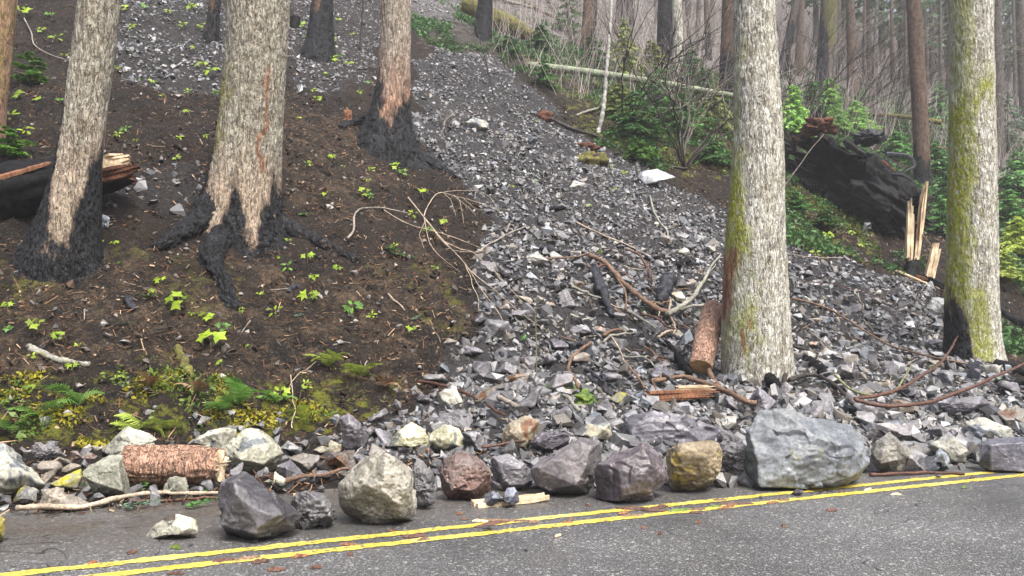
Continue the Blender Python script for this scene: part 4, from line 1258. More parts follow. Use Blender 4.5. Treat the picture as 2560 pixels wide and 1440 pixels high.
B('bluish faceted stone near the right end of the yellow line', 'blue', [(2318, 1162), (2348, 1118), (2376, 1138), (2377, 1176), (2321, 1183)], None, .9, 3, seed=21, tint=(.82, .86, .95))
B('pale tilted boulder left of the far-right dark block', 'pale', [(2321, 1111), (2372, 1078), (2424, 1126), (2417, 1158), (2379, 1164), (2340, 1140)], None, .9, 3, seed=22, tint=(.75, .76, .8))
B('square dark blue-grey block at the right end of the road', 'dark', [(2446, 1110), (2473, 1095), (2600, 1088), (2606, 1182), (2473, 1182), (2447, 1164)], [(2476, 1112, .95), (2478, 1176, 1), (2598, 1106, .95), (2600, 1178, 1), (2455, 1140, .6)], .8, 2, 60, .02, seed=23, tint=(1.45, 1.5, 1.65))
B('long thin slab propped under the crossed red branches', 'grey', [(2297, 1024), (2321, 994), (2456, 989), (2477, 1010), (2412, 1042), (2338, 1038)], None, .7, 3, seed=24, tint=(.95, .95, 1.0))
B('pale speckled boulder above the far-right dark block', 'pale', [(2379, 1061), (2456, 1043), (2533, 1070), (2540, 1118), (2439, 1125), (2389, 1095)], None, .9, 4, seed=25, tint=(.72, .73, .76))
B('grey boulder behind the brown-grey wedge', 'grey', [(2160, 1090), (2190, 1058), (2290, 1060), (2310, 1090), (2270, 1128), (2180, 1128)], None, .8, 3, seed=26, base=(2230, 1110), tint=(1.05, 1.0, .97))
B('grey slanted stone between the pale tilted boulder and the red branches', 'grey', [(2310, 1075), (2350, 1058), (2385, 1085), (2360, 1118), (2318, 1110)], None, .8, 3, seed=27, base=(2345, 1100))
B('brownish dark boulder at the right photo edge above the dark block', 'brown', [(2490, 1030), (2540, 1010), (2600, 1040), (2610, 1100), (2530, 1100)], None, .8, 3, seed=28, base=(2550, 1080), tint=(.7, .7, .72))
# the heap along the left shoulder
B('large cream boulder cut off by the left photo edge', 'pale', [(-60, 1118), (0, 1103), (44, 1131), (107, 1204), (101, 1222), (50, 1236), (0, 1260), (-70, 1255)], [(20, 1140, .6), (-10, 1195, 1), (70, 1205, .9), (-40, 1240, .9)], .9, 4, 40, seed=31)
B('orange-stained grey stone behind the long pale branch', 'brown', [(84, 1276), (104, 1224), (141, 1216), (190, 1238), (244, 1272), (188, 1280)], [(125, 1240, .8), (180, 1262, 1), (120, 1268, 1)], .9, 3, 44, seed=32)
B('rounded grey-green stone beside the large cream boulder', 'lichen', [(34, 1254), (48, 1222), (67, 1211), (97, 1222), (92, 1258), (60, 1266)], None, .9, 2, 18, seed=33, tint=(.8, .8, .8))
B('stone crusted with bright yellow lichen', 'lichen', [(121, 1212), (158, 1191), (202, 1171), (208, 1192), (193, 1230), (158, 1227)], None, .9, 2, 24, seed=34)
B('smooth rounded brownish stone above the yellow-lichened one', 'brown', [(86, 1166), (101, 1150), (152, 1150), (167, 1178), (140, 1196), (110, 1198)], None, 1.0, 1, 9, .03, seed=35, tint=(.85, .82, .82))
B('smaller smooth tan stone above the yellow-lichened one', 'brown', [(144, 1178), (175, 1155), (206, 1161), (204, 1176), (165, 1190)], None, 1.0, 1, 9, .03, seed=36, tint=(.95, .95, .95))
B('dark crusty stone near the left photo edge', 'pit', [(62, 1148), (87, 1103), (128, 1109), (172, 1141), (134, 1153)], None, .9, 2, 22, .06, seed=37, tint=(1.2, 1.15, 1.15))
B('flat dark brown stone left of the two-tone peaked boulder', 'brown', [(173, 1128), (215, 1125), (244, 1145), (220, 1164), (175, 1152)], None, .9, 2, seed=38, tint=(.6, .55, .58))
B('small pinkish-pale stone left of the two-tone peaked boulder', 'pale', [(205, 1121), (228, 1103), (262, 1117), (244, 1140)], None, .9, 2, seed=39, tint=(.85, .8, .82))
B('two-tone peaked boulder, cream and grey, behind the bark-covered log chunk', 'pale', [(257, 1130), (289, 1088), (326, 1065), (370, 1080), (396, 1098), (390, 1150), (300, 1170)], [(305, 1090, .6), (300, 1140, 1), (360, 1120, .9)], .8, 3, 44, seed=40, base=(325, 1150), tint=(.85, .86, .88))
B('tall grey-green boulder touching the left end of the log chunk', 'pale', [(205, 1180), (249, 1138), (302, 1130), (316, 1178), (324, 1240), (279, 1252), (232, 1232), (215, 1202)], [(250, 1165, .6), (295, 1160, .7), (260, 1215, 1), (305, 1220, 1)], .9, 4, 36, seed=41, tint=(.62, .64, .63))
B('small cream chip in front of the grey-green boulder', 'pale', [(247, 1268), (256, 1240), (285, 1252), (312, 1262), (300, 1272)], None, .9, 1, seed=42, cat='rock', name='rock')
B('pale upright stone in front of the log chunk', 'pale', [(398, 1232), (430, 1187), (464, 1191), (485, 1246), (437, 1252)], None, .9, 3, seed=43, tint=(.85, .87, .85))
B('left one of the twin pale boulders behind the log chunk', 'pale', [(458, 1112), (521, 1074), (571, 1065), (600, 1074), (590, 1140), (530, 1140)], None, .8, 4, 30, seed=44, base=(530, 1128))
B('right one of the twin pale boulders, with a grey fracture patch', 'pale', [(563, 1112), (605, 1067), (645, 1070), (692, 1103), (710, 1135), (700, 1164), (662, 1194), (585, 1182), (562, 1140)], [(610, 1100, .6), (660, 1100, .6), (600, 1150, 1), (670, 1150, 1), (640, 1125, .9)], .95, 4, 26, seed=45, tint=(1.05, 1.06, 1.02))
B('dark stone right of the twin pale boulders', 'grey', [(690, 1164), (726, 1147), (775, 1196), (739, 1217), (703, 1206)], None, .9, 3, seed=46, tint=(.75, .75, .76))
B('cream stone squeezed behind the dark wedge boulder', 'pale', [(655, 1203), (689, 1178), (713, 1198), (711, 1228), (665, 1236)], None, .9, 3, seed=47, tint=(.9, .9, .84))
B('brown-grey block above the black crusty lump', 'brown', [(720, 1150), (756, 1130), (807, 1141), (803, 1180), (758, 1186)], None, .9, 3, seed=48, tint=(.6, .6, .64))
B('tan stone at the foot of the bank left of the upright dark boulder', 'pale', [(781, 1126), (826, 1100), (855, 1111), (858, 1134), (800, 1138)], None, .9, 2, seed=49, tint=(.7, .66, .6))
B('dark brown stone left of the round pocked boulder', 'brown', [(784, 1170), (826, 1131), (890, 1128), (893, 1185), (813, 1190)], None, .8, 3, seed=50, tint=(.52, .5, .52))
B('upright dark boulder at the foot of the dark bank', 'dark', [(848, 1043), (870, 1031), (899, 1051), (922, 1088), (916, 1132), (858, 1130)], None, .9, 3, 40, seed=51, tint=(1.3, 1.25, 1.25))
B('small grey stone behind the twin pale boulders at the bank foot', 'grey', [(700, 1120), (720, 1100), (757, 1118), (752, 1146), (712, 1146)], None, .9, 2, seed=52, tint=(1.1, 1.12, 1.05))
B('small white stone at the left end of the long pale branch', 'pale', [(14, 1308), (26, 1290), (56, 1292), (52, 1322), (20, 1324)], None, .9, 2, seed=53, tint=(.95, .92, .92), cat='rock', name='rock')
B('mossy boulder corner at the lower left photo edge', 'lichen', [(-50, 1290), (0, 1284), (13, 1300), (14, 1355), (-45, 1362)], None, 1.0, 2, 20, seed=54, tint=(1.1, 1.0, .55))
B('small dark stone hiding behind the dark wedge boulder', 'brown', [(523, 1275), (545, 1262), (560, 1280), (555, 1312), (527, 1310)], None, .9, 2, seed=55, tint=(.6, .52, .5), cat='rock', name='rock')
# middle heap
B('pointed upright grey stone at the dark bank\'s end', 'grey', [(974, 1033), (988, 996), (1005, 1009), (1013, 1046), (991, 1052)], None, .9, 2, seed=61, tint=(.8, .76, .76))
B('left one of the two pale domes above the round pocked boulder', 'pale', [(966, 1118), (998, 1074), (1038, 1057), (1065, 1074), (1077, 1118), (1038, 1130)], None, .9, 3, 26, seed=62, tint=(1.05, 1.03, .85))
B('right one of the two pale domes, above the red pitted boulder', 'pale', [(1071, 1108), (1085, 1071), (1125, 1056), (1152, 1074), (1176, 1125), (1125, 1140), (1085, 1128)], None, .9, 3, 26, seed=63, tint=(1.08, 1.06, .9))
B('grey humped stone behind the right pale dome', 'grey', [(1062, 1071), (1105, 1031), (1162, 1023), (1188, 1051), (1170, 1085), (1090, 1085)], None, .8, 4, seed=64, base=(1120, 1075))
B('black-faced stone right of the pale domes', 'dark', [(1150, 1074), (1186, 1077), (1225, 1108), (1214, 1138), (1172, 1126)], None, .9, 3, seed=65)
B('golden-brown streaked boulder in the middle of the heap', 'brown', [(1248, 1108), (1266, 1061), (1313, 1036), (1349, 1054), (1330, 1106), (1313, 1126), (1253, 1128)], None, .9, 3, 36, seed=66, tint=(1.15, 1.1, .95))
B('dark streaked stone right of the golden-brown boulder', 'dark', [(1325, 1106), (1354, 1078), (1414, 1080), (1437, 1094), (1378, 1138), (1330, 1128)], None, .9, 3, seed=67, tint=(1.2, 1.1, 1.15))
B('cream stone above the tilted flat-faced block', 'pale', [(1432, 1090), (1471, 1060), (1530, 1057), (1535, 1100), (1480, 1110)], None, .8, 3, seed=68, tint=(.88, .84, .76))
B('rusty little stone between the pocked and the red pitted boulder', 'brown', [(1040, 1144), (1068, 1120), (1100, 1150), (1080, 1166)], None, .9, 2, seed=69, tint=(.9, .75, .7), cat='rock', name='rock')
B('dark brown chip above the round pocked boulder', 'brown', [(1000, 1109), (1025, 1103), (1052, 1121), (1031, 1143)], None, .9, 2, seed=70, tint=(.55, .5, .45), cat='rock', name='rock')
B('olive rounded stone lying in the middle of the slide', 'lichen', [(1517, 998), (1552, 973), (1586, 987), (1584, 1014), (1548, 1019)], None, .9, 1, 10, .03, seed=71, tint=(.62, .62, .52))
B('pyramid-shaped grey stone mid-slide', 'grey', [(1388, 772), (1416, 716), (1443, 768), (1420, 776)], None, .9, 2, 44, seed=72, tint=(1.15, 1.12, 1.1))
B('white flat stone among the mid-slide rubble', 'pale', [(1308, 660), (1316, 638), (1344, 629), (1374, 652), (1340, 664)], None, .9, 2, seed=73, tint=(1.25, 1.22, 1.3))
B('flat white slab lying on the upper slide', 'blue', [(1588, 434), (1604, 428), (1645, 421), (1681, 441), (1662, 452), (1612, 466)], [(1612, 462, .9), (1660, 450, .9), (1600, 436, .5)], .8, 1, 44, .02, seed=74, tint=(1.3, 1.3, 1.36))
B('white-topped stone alone in the grey chute', 'pale', [(1164, 306), (1180, 295), (1222, 302), (1226, 326), (1195, 332)], None, .8, 2, seed=75, tint=(.95, .95, .98))
B('pale angular rock just left of the flat white slab', 'pale', [(1420, 472), (1435, 448), (1466, 459), (1460, 478)], None, .8, 2, seed=76, tint=(.95, .95, 1.05), cat='rock', name='rock')
B('pale triangular rock in the upper slide', 'grey', [(1208, 415), (1220, 400), (1244, 405), (1240, 418)], None, .8, 2, seed=77, tint=(1.3, 1.3, 1.4), cat='rock', name='rock')
B('broad grey stone beside the pale twig tangle', 'grey', [(1203, 838), (1218, 797), (1252, 800), (1276, 806), (1264, 846), (1225, 850)], None, .8, 3, seed=78, tint=(1.05, 1.05, 1.05))
B('humped grey stone behind a flat-topped one, low in the slide', 'grey', [(1228, 934), (1264, 903), (1312, 920), (1316, 944), (1260, 950)], None, .8, 3, seed=79, tint=(1.1, 1.08, 1.08))
B('flat-topped tan-edged stone low in the slide', 'brown', [(1250, 950), (1290, 932), (1334, 934), (1326, 962), (1290, 972)], None, .8, 3, seed=80, tint=(.9, .95, 1.0))
B('long flat grey slab right of the twisted tan branch', 'grey', [(1466, 934), (1480, 928), (1560, 932), (1566, 950), (1490, 966), (1475, 958)], None, .7, 3, seed=81, tint=(1.15, 1.15, 1.15))
B('angular grey block right below the orange branch', 'grey', [(1592, 826), (1606, 796), (1650, 800), (1662, 828), (1640, 840)], None, .8, 3, seed=82, tint=(1.1, 1.1, 1.1))
B('greenish-grey stone left of the moss-striped conifer', 'grey', [(2310, 772), (2330, 742), (2376, 745), (2386, 780), (2350, 792)], None, .8, 3, seed=83, tint=(.75, .8, .78))
B('blue-grey flat stone under the hollow burnt log', 'blue', [(2155, 580), (2160, 555), (2178, 556), (2180, 574)], None, .8, 1, seed=84, tint=(.6, .6, .62), cat='rock', name='rock')
B('bluish-white flat stone at the slanting conifer\'s foot', 'blue', [(240, 548), (248, 535), (276, 538), (272, 572), (256, 576)], None, .6, 1, 44, seed=85, tint=(1.2, 1.25, 1.35), cat='rock', name='rock')
B('tan block at the burnt log\'s end', 'brown', [(246, 508), (250, 490), (270, 488), (272, 512)], None, .8, 1, seed=86, tint=(1.1, 1.0, .7), cat='rock', name='rock')
B('pale grey stone on the slope right of the pale twig tangle', 'grey', [(1188, 682), (1200, 652), (1240, 655), (1250, 680), (1220, 692)], None, .8, 2, seed=87, tint=(1.2, 1.15, 1.1))
B('dark faceted stone below the hooked black branch', 'dark', [(2080, 950), (2100, 912), (2135, 905), (2155, 935), (2140, 955)], None, .8, 3, seed=88, tint=(1.5, 1.45, 1.35))
B('pale flat-topped stone right of the hooked black branch', 'grey', [(2208, 935), (2222, 900), (2262, 908), (2272, 934), (2240, 945)], None, .8, 3, seed=89, tint=(1.2, 1.2, 1.2))
B('grey-brown triangular stone beside the sawn log\'s end', 'grey', [(1826, 880), (1838, 888), (1876, 893), (1848, 940), (1828, 915)], None, .8, 2, seed=90, tint=(1.0, .98, .9))
B('tan stone between the sawn log and the tallest pale conifer', 'brown', [(1788, 906), (1800, 886), (1812, 905), (1808, 912)], None, .8, 2, seed=91, tint=(1, 1, 1), cat='rock', name='rock')

# ------------------------------------------------------------------ the other rocks one can tell apart
PROTO_R = {}
def rock_proto(kind, n, seed):
    r_ = np.random.default_rng(seed)
    for i in range(n):
        pts = r_.normal(size=(9, 3)); pts /= np.linalg.norm(pts, axis=1)[:, None]
        pts *= np.array([1.0, r_.uniform(.62, .95), r_.uniform(.42, .8)])
        N, D, c = hull_planes(pts)
        V, F, tn_ = radial_rock(N, D, 4, 200, 2.0, 0.035, seed * 31 + i, 3)
        PROTO_R.setdefault(kind, []).append(mesh_np('rock', V * 0.5, F, True, {'facet': tn_}, [ROCK[kind]]))
for k_, n_ in (('grey', 9), ('dark', 4), ('pale', 3), ('brown', 4), ('pit', 3), ('blue', 3)):
    rock_proto(k_, n_, len(k_) * 5 + n_)
KIND_W = (('grey', 0.46, 'grey angular rock'), ('dark', 0.18, 'dark grey rock'), ('pale', 0.08, 'pale cream rock'), ('brown', 0.12, 'brownish rock'), ('pit', 0.10, 'dark pitted rock'), ('blue', 0.06, 'bluish grey rock'))
HP = np.array(HERO_PX)
placed = []
tries = 0
while len(placed) < 245 and tries < 16000:
    tries += 1
    if rng.random() < 0.86:
        px_, py_ = rng.uniform(880, 2540), 500 + 690 * rng.random() ** .8
        if py_ < 640 and px_ > 1960: continue
        if not inside(POLY_SLIDE, *hit(px_, py_)[:2]): continue
    else:
        px_, py_ = rng.uniform(0, 850), rng.uniform(1125, 1235)
    P0 = hit(px_, py_)
    s0, p0 = to_sp(P0[0], P0[1])
    if p0 < 6.3: continue
    Z0 = depth_of(P0)
    sz = np.interp(py_, [500, 700, 900, 1100], [0.20, 0.30, 0.43, 0.50]) * rng.uniform(0.7, 1.35)
    if px_ < 850: sz *= .62
    rp = sz / Z0 * FPX * 0.5
    if 1810 < px_ < 1975 and py_ < 940: continue
    if 2370 < px_ < 2490 and py_ < 900: continue
    if 1700 < px_ < 1812 and 735 < py_ < 960: continue
    if (np.hypot((HP[:, 0] - px_) / (HP[:, 2] + rp * .35), (HP[:, 1] - (py_ - rp * .4)) / (HP[:, 3] + rp * .35)) < 1).any(): continue
    if any(math.hypot(px_ - a, py_ - b) < 0.62 * (rp + c) for a, b, c in placed): continue
    placed.append((px_, py_, rp))
    t, acc = rng.random(), 0
    for kind, w_, what in KIND_W:
        acc += w_
        if t <= acc: break
    o = link('rock', PROTO_R[kind][rng.integers(len(PROTO_R[kind]))], None, P0 + np.array([0, 0.12 * sz, 0.20 * sz]))
    o.scale = (sz * rng.uniform(.9, 1.2), sz * rng.uniform(.8, 1.1), sz * rng.uniform(.8, 1.1))
    o.rotation_euler = (rng.normal(0.35, .35), rng.normal(0, .35), rng.uniform(0, 6.28))
    tn = rng.uniform(0.75, 1.3)
    o.color = (tn, tn * rng.uniform(.96, 1.0), tn * rng.uniform(.95, 1.06), 1)
    auto(o, what, 'rock', 'rocks strewn through the slide', np.array(o.location))

# rubble wedged between and behind the roadside boulders
band, tries = [], 0
while len(band) < 46 and tries < 4000:
    tries += 1
    px_ = rng.uniform(30, 2520)
    py_ = rng.uniform(1150, 1240) - .045 * max(px_ - 1000, 0) + (20 if px_ < 520 else 0)
    if 540 < px_ < 860 and py_ > 1215: continue
    if px_ < 540 and py_ > 1262: continue
    P0 = hit(px_, py_)
    sz = rng.uniform(.12, .30); rp = sz / depth_of(P0) * FPX * .5
    if (np.hypot((HP[:, 0] - px_) / (HP[:, 2] * .9 + 1), (HP[:, 1] - (py_ - rp * .4)) / (HP[:, 3] * .9 + 1)) < 1).any(): continue
    if any(math.hypot(px_ - a, py_ - b) < 0.75 * (rp + c) for a, b, c in band): continue
    band.append((px_, py_, rp))
    t, acc = rng.random(), 0
    for kind, w_, what in KIND_W:
        acc += w_
        if t <= acc: break
    o = link('rock', PROTO_R[kind][rng.integers(len(PROTO_R[kind]))], None, P0 + np.array([0, .1 * sz, .22 * sz]))
    o.scale = (sz * rng.uniform(.9, 1.3), sz, sz * rng.uniform(.8, 1.1))
    o.rotation_euler = (rng.normal(0, .5), rng.normal(0, .5), rng.uniform(0, 6.28))
    tn = rng.uniform(0.6, 1.15); o.color = (tn, tn, tn, 1)
    auto(o, what + ' wedged', 'rock', 'rocks strewn through the slide', np.array(o.location))
# small stones that rolled onto the asphalt
for px_, py_, sz, tn in ((1222, 1328, .10, .5), (1994, 1238, .12, .55), (2056, 1210, .10, .6), (1903, 1246, .05, .5), (2345, 1196, .09, .8), (640, 1356, .05, .6), (475, 1365, .04, .6), (1315, 1378, .035, .4), (1395, 1340, .05, 1.3), (690, 1352, .03, .7)):
    P0 = hit(px_, py_)
    o = link('rock', PROTO_R['dark'][int(sz * 100) % 4], None, P0 + np.array([0, 0, .22 * sz]))
    o.scale = (sz * 1.2, sz, sz * .9); o.rotation_euler = (.2, .1, px_)
    o.color = (tn * 1.3, tn * 1.3, tn * 1.4, 1)
    auto(o, 'small dark stone on the asphalt', 'rock', 'small stones rolled onto the road', P0)
# ------------------------------------------------------------------ logs, stumps, branches
def on_ground(px, lift):
    Q = np.array([hit(x, y) for x, y in px])
    Q[:, 2] += lift
    return Q

def log_mesh(name, P, R, seg, mat, capmat, amp=0.02, kf=12, zst=.3, seed=1, parent=None, origin=None, ragged=0.0, char=None):
    """a log: bark tube plus cut ends as parts"""
    n = len(P)
    al = np.concatenate([[0], np.cumsum(np.linalg.norm(np.diff(P, axis=0), axis=1))])
    T, e1, e2 = frames(P)
    a = np.linspace(0, 2 * math.pi, seg, endpoint=False)
    ca, sa = np.cos(a)[None], np.sin(a)[None]
    r = np.asarray(R)[:, None] * np.ones((1, seg))
    qx, qy, qz = ca * r * kf, sa * r * kf, al[:, None] * kf * zst * np.ones((1, seg))
    wob = .6 * noise3(qx * .6, qy * .6, qz * 1.6, seed)
    f = sstep(0, .26, np.abs(noise3(qx + wob, qy - wob, qz + wob, seed + 1))) * .65 + sstep(0, .25, np.abs(noise3(qx * 2.1, qy * 2.1, qz * 2.2, seed + 2))) * .35
    r = r + amp * (f - .7) + amp * .8 * noise3(qx * .35, qy * .35, qz * .35, seed + 3)
    C = P[:, None, :] * np.ones((1, seg, 1))
    if ragged:
        j = ragged * np.abs(fbm(np.cos(a) * 3, np.sin(a) * 3, 0.3, 3, seed + 5))
        C[0] += -T[0] * j[:, None]; C[-1] += T[-1] * (ragged * np.abs(fbm(np.cos(a) * 3.3, np.sin(a) * 3.3, 5.3, 3, seed + 6)))[:, None]
    V = (C + (ca[..., None] * e1[:, None] + sa[..., None] * e2[:, None]) * r[..., None]).reshape(-1, 3)
    o = np.array(P[n // 2]) if origin is None else origin
    z0 = np.zeros(len(V))
    A = {'fiss': f.reshape(-1), 'char': z0 if char is None else z0 + char, 'moss': z0, 'tan': z0 + 1, 'red': z0}
    ob = link(name, mesh_np(name, V - o, grid_faces(n, seg), True, A, [mat]), parent, None if parent else o)
    for k, (row, cn) in enumerate(((0, 'cut_end'), (n - 1, 'cut_end'))):
        ringv = V[row * seg:(row + 1) * seg]
        c = P[row]
        inner = c + (ringv - c) * 0.55 + (T[row] * (0.012 if row else -0.012))
        W = np.concatenate([ringv, inner, [c]])
        j = np.arange(seg)
        F1 = np.stack([j, (j + 1) % seg, seg + (j + 1) % seg, seg + j], -1)
        F2 = np.stack([np.full(seg, 2 * seg), seg + j, seg + (j + 1) % seg], -1)
        link(cn, mesh_np(cn, W - o, [F1, F2], True, None, [capmat]), ob)
    return ob

def stick(name, label, px, r0, r1, mat, lift=0.04, n=None, seg=9, cat='branch', group=None, jit=0.03, seed=None, lifts=None, twigs=(), zlift=None, depth=None, autol=False):
    """a branch lying over the stones: px is its course in the photo"""
    seed = int(abs(px[0][0] * 7 + px[0][1] * 3)) % 997 if seed is None else seed
    if depth is None:
        Q = on_ground(px, lift if lifts is None else np.array(lifts))
    else:
        Q = np.array([at_depth(x, y, d) for (x, y), d in zip(px, depth)])
    L = np.linalg.norm(np.diff(Q, axis=0), axis=1).sum()
    n = n or max(8, int(L / 0.035))
    P = resample(Q, n, jit * min(1, L), seed)
    V, F = tube_arrays(P, .82 * np.linspace(r0, r1, n) * (1 + .12 * fbm(np.arange(n) * .6, seed * .7, 0., 2, seed)), seg, 0.35, seed)
    o0 = P[0].copy()
    ob = link(name, mesh_np(name, V - o0, F, True, None, [mat]), None, o0)
    for k, (tpx, ta, tb) in enumerate(twigs):
        if depth is None:
            Qt = on_ground(tpx, lift)
        else:
            Qt = np.array([at_depth(x, y, depth[min(i, len(depth) - 1)]) for i, (x, y) in enumerate(tpx)])
        d = np.linalg.norm(P - Qt[0], axis=1)
        Qt[0] = P[d.argmin()]
        m = max(6, int(np.linalg.norm(np.diff(Qt, axis=0), axis=1).sum() / 0.06))
        V2, F2 = tube_arrays(resample(Qt, m, jit, seed + k + 1), np.linspace(ta, tb, m), 5, 0.2, seed + k)
        link('twig', mesh_np('twig', V2 - o0, F2, True, None, [mat]), ob)
    if autol: auto(ob, label, cat, group, Q.mean(0))
    else: tag(ob, label, cat, group)
    return ob

# --- bark-covered log chunk on the shoulder
A0, A1 = hit(330, 1232), hit(545, 1222)
L0 = at_depth(319, 1166, depth_of(A0) + .12); L1 = at_depth(548, 1164, depth_of(A0) + .10)
P = resample([L0, L1], 60)
R = np.interp(np.linspace(0, 1, 60), [0, .15, .8, 1], [0.178, 0.182, 0.160, 0.135])
lg = log_mesh('log_chunk', P, R, 90, M_BARK_RED, M_PALEWOOD, 0.022, 17, .28, 5, ragged=.05)
tag(lg, 'short thick log chunk with rough pinkish bark on the shoulder', 'log')
V, F = tube_arrays(np.array([L1 + [0, -.02, .02], L1 + [.06, -.05, .035], L1 + [.13, -.08, .05]]), [.012, .012, .003], 5)
link('splinter', mesh_np('splinter', V - np.array(lg.location), F, True, None, [M_PALEWOOD]), lg)

# --- sawn log by the tallest pale conifer
S1 = hit(1748, 950); D1 = depth_of(S1)
P = resample([at_depth(1786, 770, D1 + 1.0), at_depth(1768, 840, D1 + .45), at_depth(1752, 918, D1 + .06)], 70)
R = np.interp(np.linspace(0, 1, 70), [0, .06, .5, 1], [0.165, 0.185, 0.188, 0.175])
lg = log_mesh('sawn_log', P, R, 80, M_LOGBARK, M_CUTWOOD, 0.014, 26, .5, 8)
tag(lg, 'pink-barked sawn log with pale orange cut end, beside the tallest conifer', 'log')

# --- split burnt log on the left
D0 = depth_of(hit(40, 590))
P = resample([at_depth(-160, 520, D0 + .2), at_depth(20, 478, D0 + .35), at_depth(190, 450, D0 + .6), at_depth(315, 434, D0 + .8)], 80)
R = np.interp(np.linspace(0, 1, 80), [0, .5, .85, 1], [.52, .42, .30, .17])
lg = log_mesh('burnt_log', P, R, 60, M_CHARWOOD, M_ROOTBALL, .04, 6, .25, 11, ragged=.2)
tag(lg, 'long burnt log with a split red top, behind the slanting conifer', 'log')
og = np.array(lg.location)
def plank(name, p0, p1, w, t, mat, o, parent=None, seed=0, jag=.3, face=(0, -1, 0)):
    r_ = np.random.default_rng(seed)
    p0, p1 = np.asarray(p0, float), np.asarray(p1, float)
    d = p1 - p0; L = np.linalg.norm(d); d /= L
    n = np.asarray(face, float); n = n - d * (n @ d); n /= np.linalg.norm(n)
    b = np.cross(d, n)
    parts = []
    k = 5
    edge = np.cumsum(np.concatenate([[0], r_.uniform(.5, 1.5, k)])); edge = edge / edge[-1] - .5
    for i in range(k):
        a0, a1 = -jag * r_.random() * L * .35, 1.0 * L + jag * L * r_.uniform(-1, .5)
        u = np.linspace(0, 1, 5)[:, None]
        c = p0 + d * (a0 + (a1 - a0) * u) + n * (t * .25 * r_.normal(0, 1, (5, 1)))
        taper = np.array([.8, 1, 1, .95, r_.uniform(.05, .6)])[:, None]
        l, r2 = b * edge[i] * w, b * edge[i + 1] * w
        m = (l + r2) / 2
        tt = n * t * r_.uniform(.6, 1.1)
        V = np.concatenate([c + m + (l - m) * taper + tt, c + m + (r2 - m) * taper + tt, c + m + (r2 - m) * taper - tt, c + m + (l - m) * taper - tt])
        j = np.arange(4)
        F = np.concatenate([np.stack([q * 5 + j, q * 5 + j + 1, ((q + 1) % 4) * 5 + j + 1, ((q + 1) % 4) * 5 + j], -1) for q in range(4)] + [np.array([[0, 5, 10, 15], [4, 19, 14, 9]])])
        parts.append((V, F))
    V, F = join_arrays(parts)
    return link(name, mesh_np(name, V - o, F, False, None, [mat]), parent)
def sliver(pts, r0, r1, mat, name='splinter', flat=.5, parent=None, o=None, seed=0):
    P = resample(pts, 24, .01, seed)
    V, F = tube_arrays(P, np.interp(np.linspace(0, 1, 24), [0, .1, .85, 1], [r0 * .8, r0, r1, r1 * .1]) * (1 + .15 * fbm(np.arange(24) * .35, seed * 1.3, 0.0, 2, seed)), 5, .12, seed, True, flat)
    return link(name, mesh_np(name, V - o, F, False, None, [mat]), parent)
plank('split_wood', at_depth(250, 412, D0 + .35), at_depth(318, 402, D0 + .45), .24, .07, M_PALEWOOD, og, lg, 3)
sliver([at_depth(-10, 448, D0 - .05), at_depth(60, 428, D0 + .05), at_depth(130, 405, D0 + .2)], .055, .03, M_REDWOOD, 'split_wood', .5, lg, og, 4)
plank('split_wood', at_depth(240, 445, D0 + .3), at_depth(342, 422, D0 + .4), .2, .06, M_ROOTBALL, og, lg, 5)
sliver([at_depth(0, 440, D0 + .02), at_depth(100, 420, D0 + .2)], .05, .05, M_CHAR, 'split_wood', .5, lg, og, 6)

# --- hollow burnt log on the right
D0 = depth_of(hit(2255, 612))
ax = [at_depth(1990, 388, D0 + 2.6), at_depth(2080, 430, D0 + 1.7), at_depth(2180, 486, D0 + .8), at_depth(2262, 534, D0 + .0)]
P = resample(ax, 110)
T, e1, e2 = frames(P)
seg = 120
a = np.linspace(0, 2 * math.pi, seg, endpoint=False)
lin = np.linspace(0, 1, 110)
Ro = np.interp(lin, [0, .2, .6, 1], [.60, .88, .92, .72]); Ri = Ro - 0.09
def shell(Rr, s, inner):
    q = np.stack(np.meshgrid(lin * 4, np.cos(a) * 2, indexing='ij'), -1)
    nz = fbm(lin[:, None] * 5 + 0 * a, np.cos(a)[None] * 2 + 0 * lin[:, None], np.sin(a)[None] * 2, 4, s)
    gr = np.abs(noise3(lin[:, None] * 3, np.cos(a)[None] * 7, np.sin(a)[None] * 7, s + 3))
    gr2 = np.abs(noise3(lin[:, None] * 9, np.cos(a)[None] * 15, np.sin(a)[None] * 15, s + 4))
    hf = fbm(lin[:, None] * 26 + 0 * a, np.cos(a)[None] * 9, np.sin(a)[None] * 9, 3, s + 8)
    r = Rr[:, None] * (1 + .26 * nz - .24 * gr - .10 * gr2 + .045 * hf)
    C = P[:, None, :] * np.ones((1, seg, 1))
    endj = .9 * np.abs(fbm(np.cos(a) * 2.6, np.sin(a) * 2.2, s * .1, 3, 77))
    C[-1] += T[-1] * (endj - .25)[:, None]; C[0] -= T[0] * (1.1 * endj - .1)[:, None]
    return (C + (np.cos(a)[None, :, None] * e1[:, None] + np.sin(a)[None, :, None] * e2[:, None]) * r[..., None]).reshape(-1, 3)
Vo, Vi = shell(Ro, 5, False), shell(Ri, 5, True)
Fo = grid_faces(110, seg); Fi = Fo[:, ::-1] + len(Vo)
j = np.arange(seg)
k0 = len(Vo); e = 109 * seg
Fe0 = np.stack([j, k0 + j, k0 + (j + 1) % seg, (j + 1) % seg], -1)
Fe1 = np.stack([e + j, e + (j + 1) % seg, k0 + e + (j + 1) % seg, k0 + e + j], -1)
o0 = P[55]
mid_ = Vo[Fo].mean(1); ii_ = Fo[:, 0] // seg; ax_ = P[ii_]
dd_ = mid_ - ax_; dd_ /= np.linalg.norm(dd_, axis=1)[:, None]
toward = -ax_ / np.linalg.norm(ax_, axis=1)[:, None] + np.array([-.15, 0, .25])
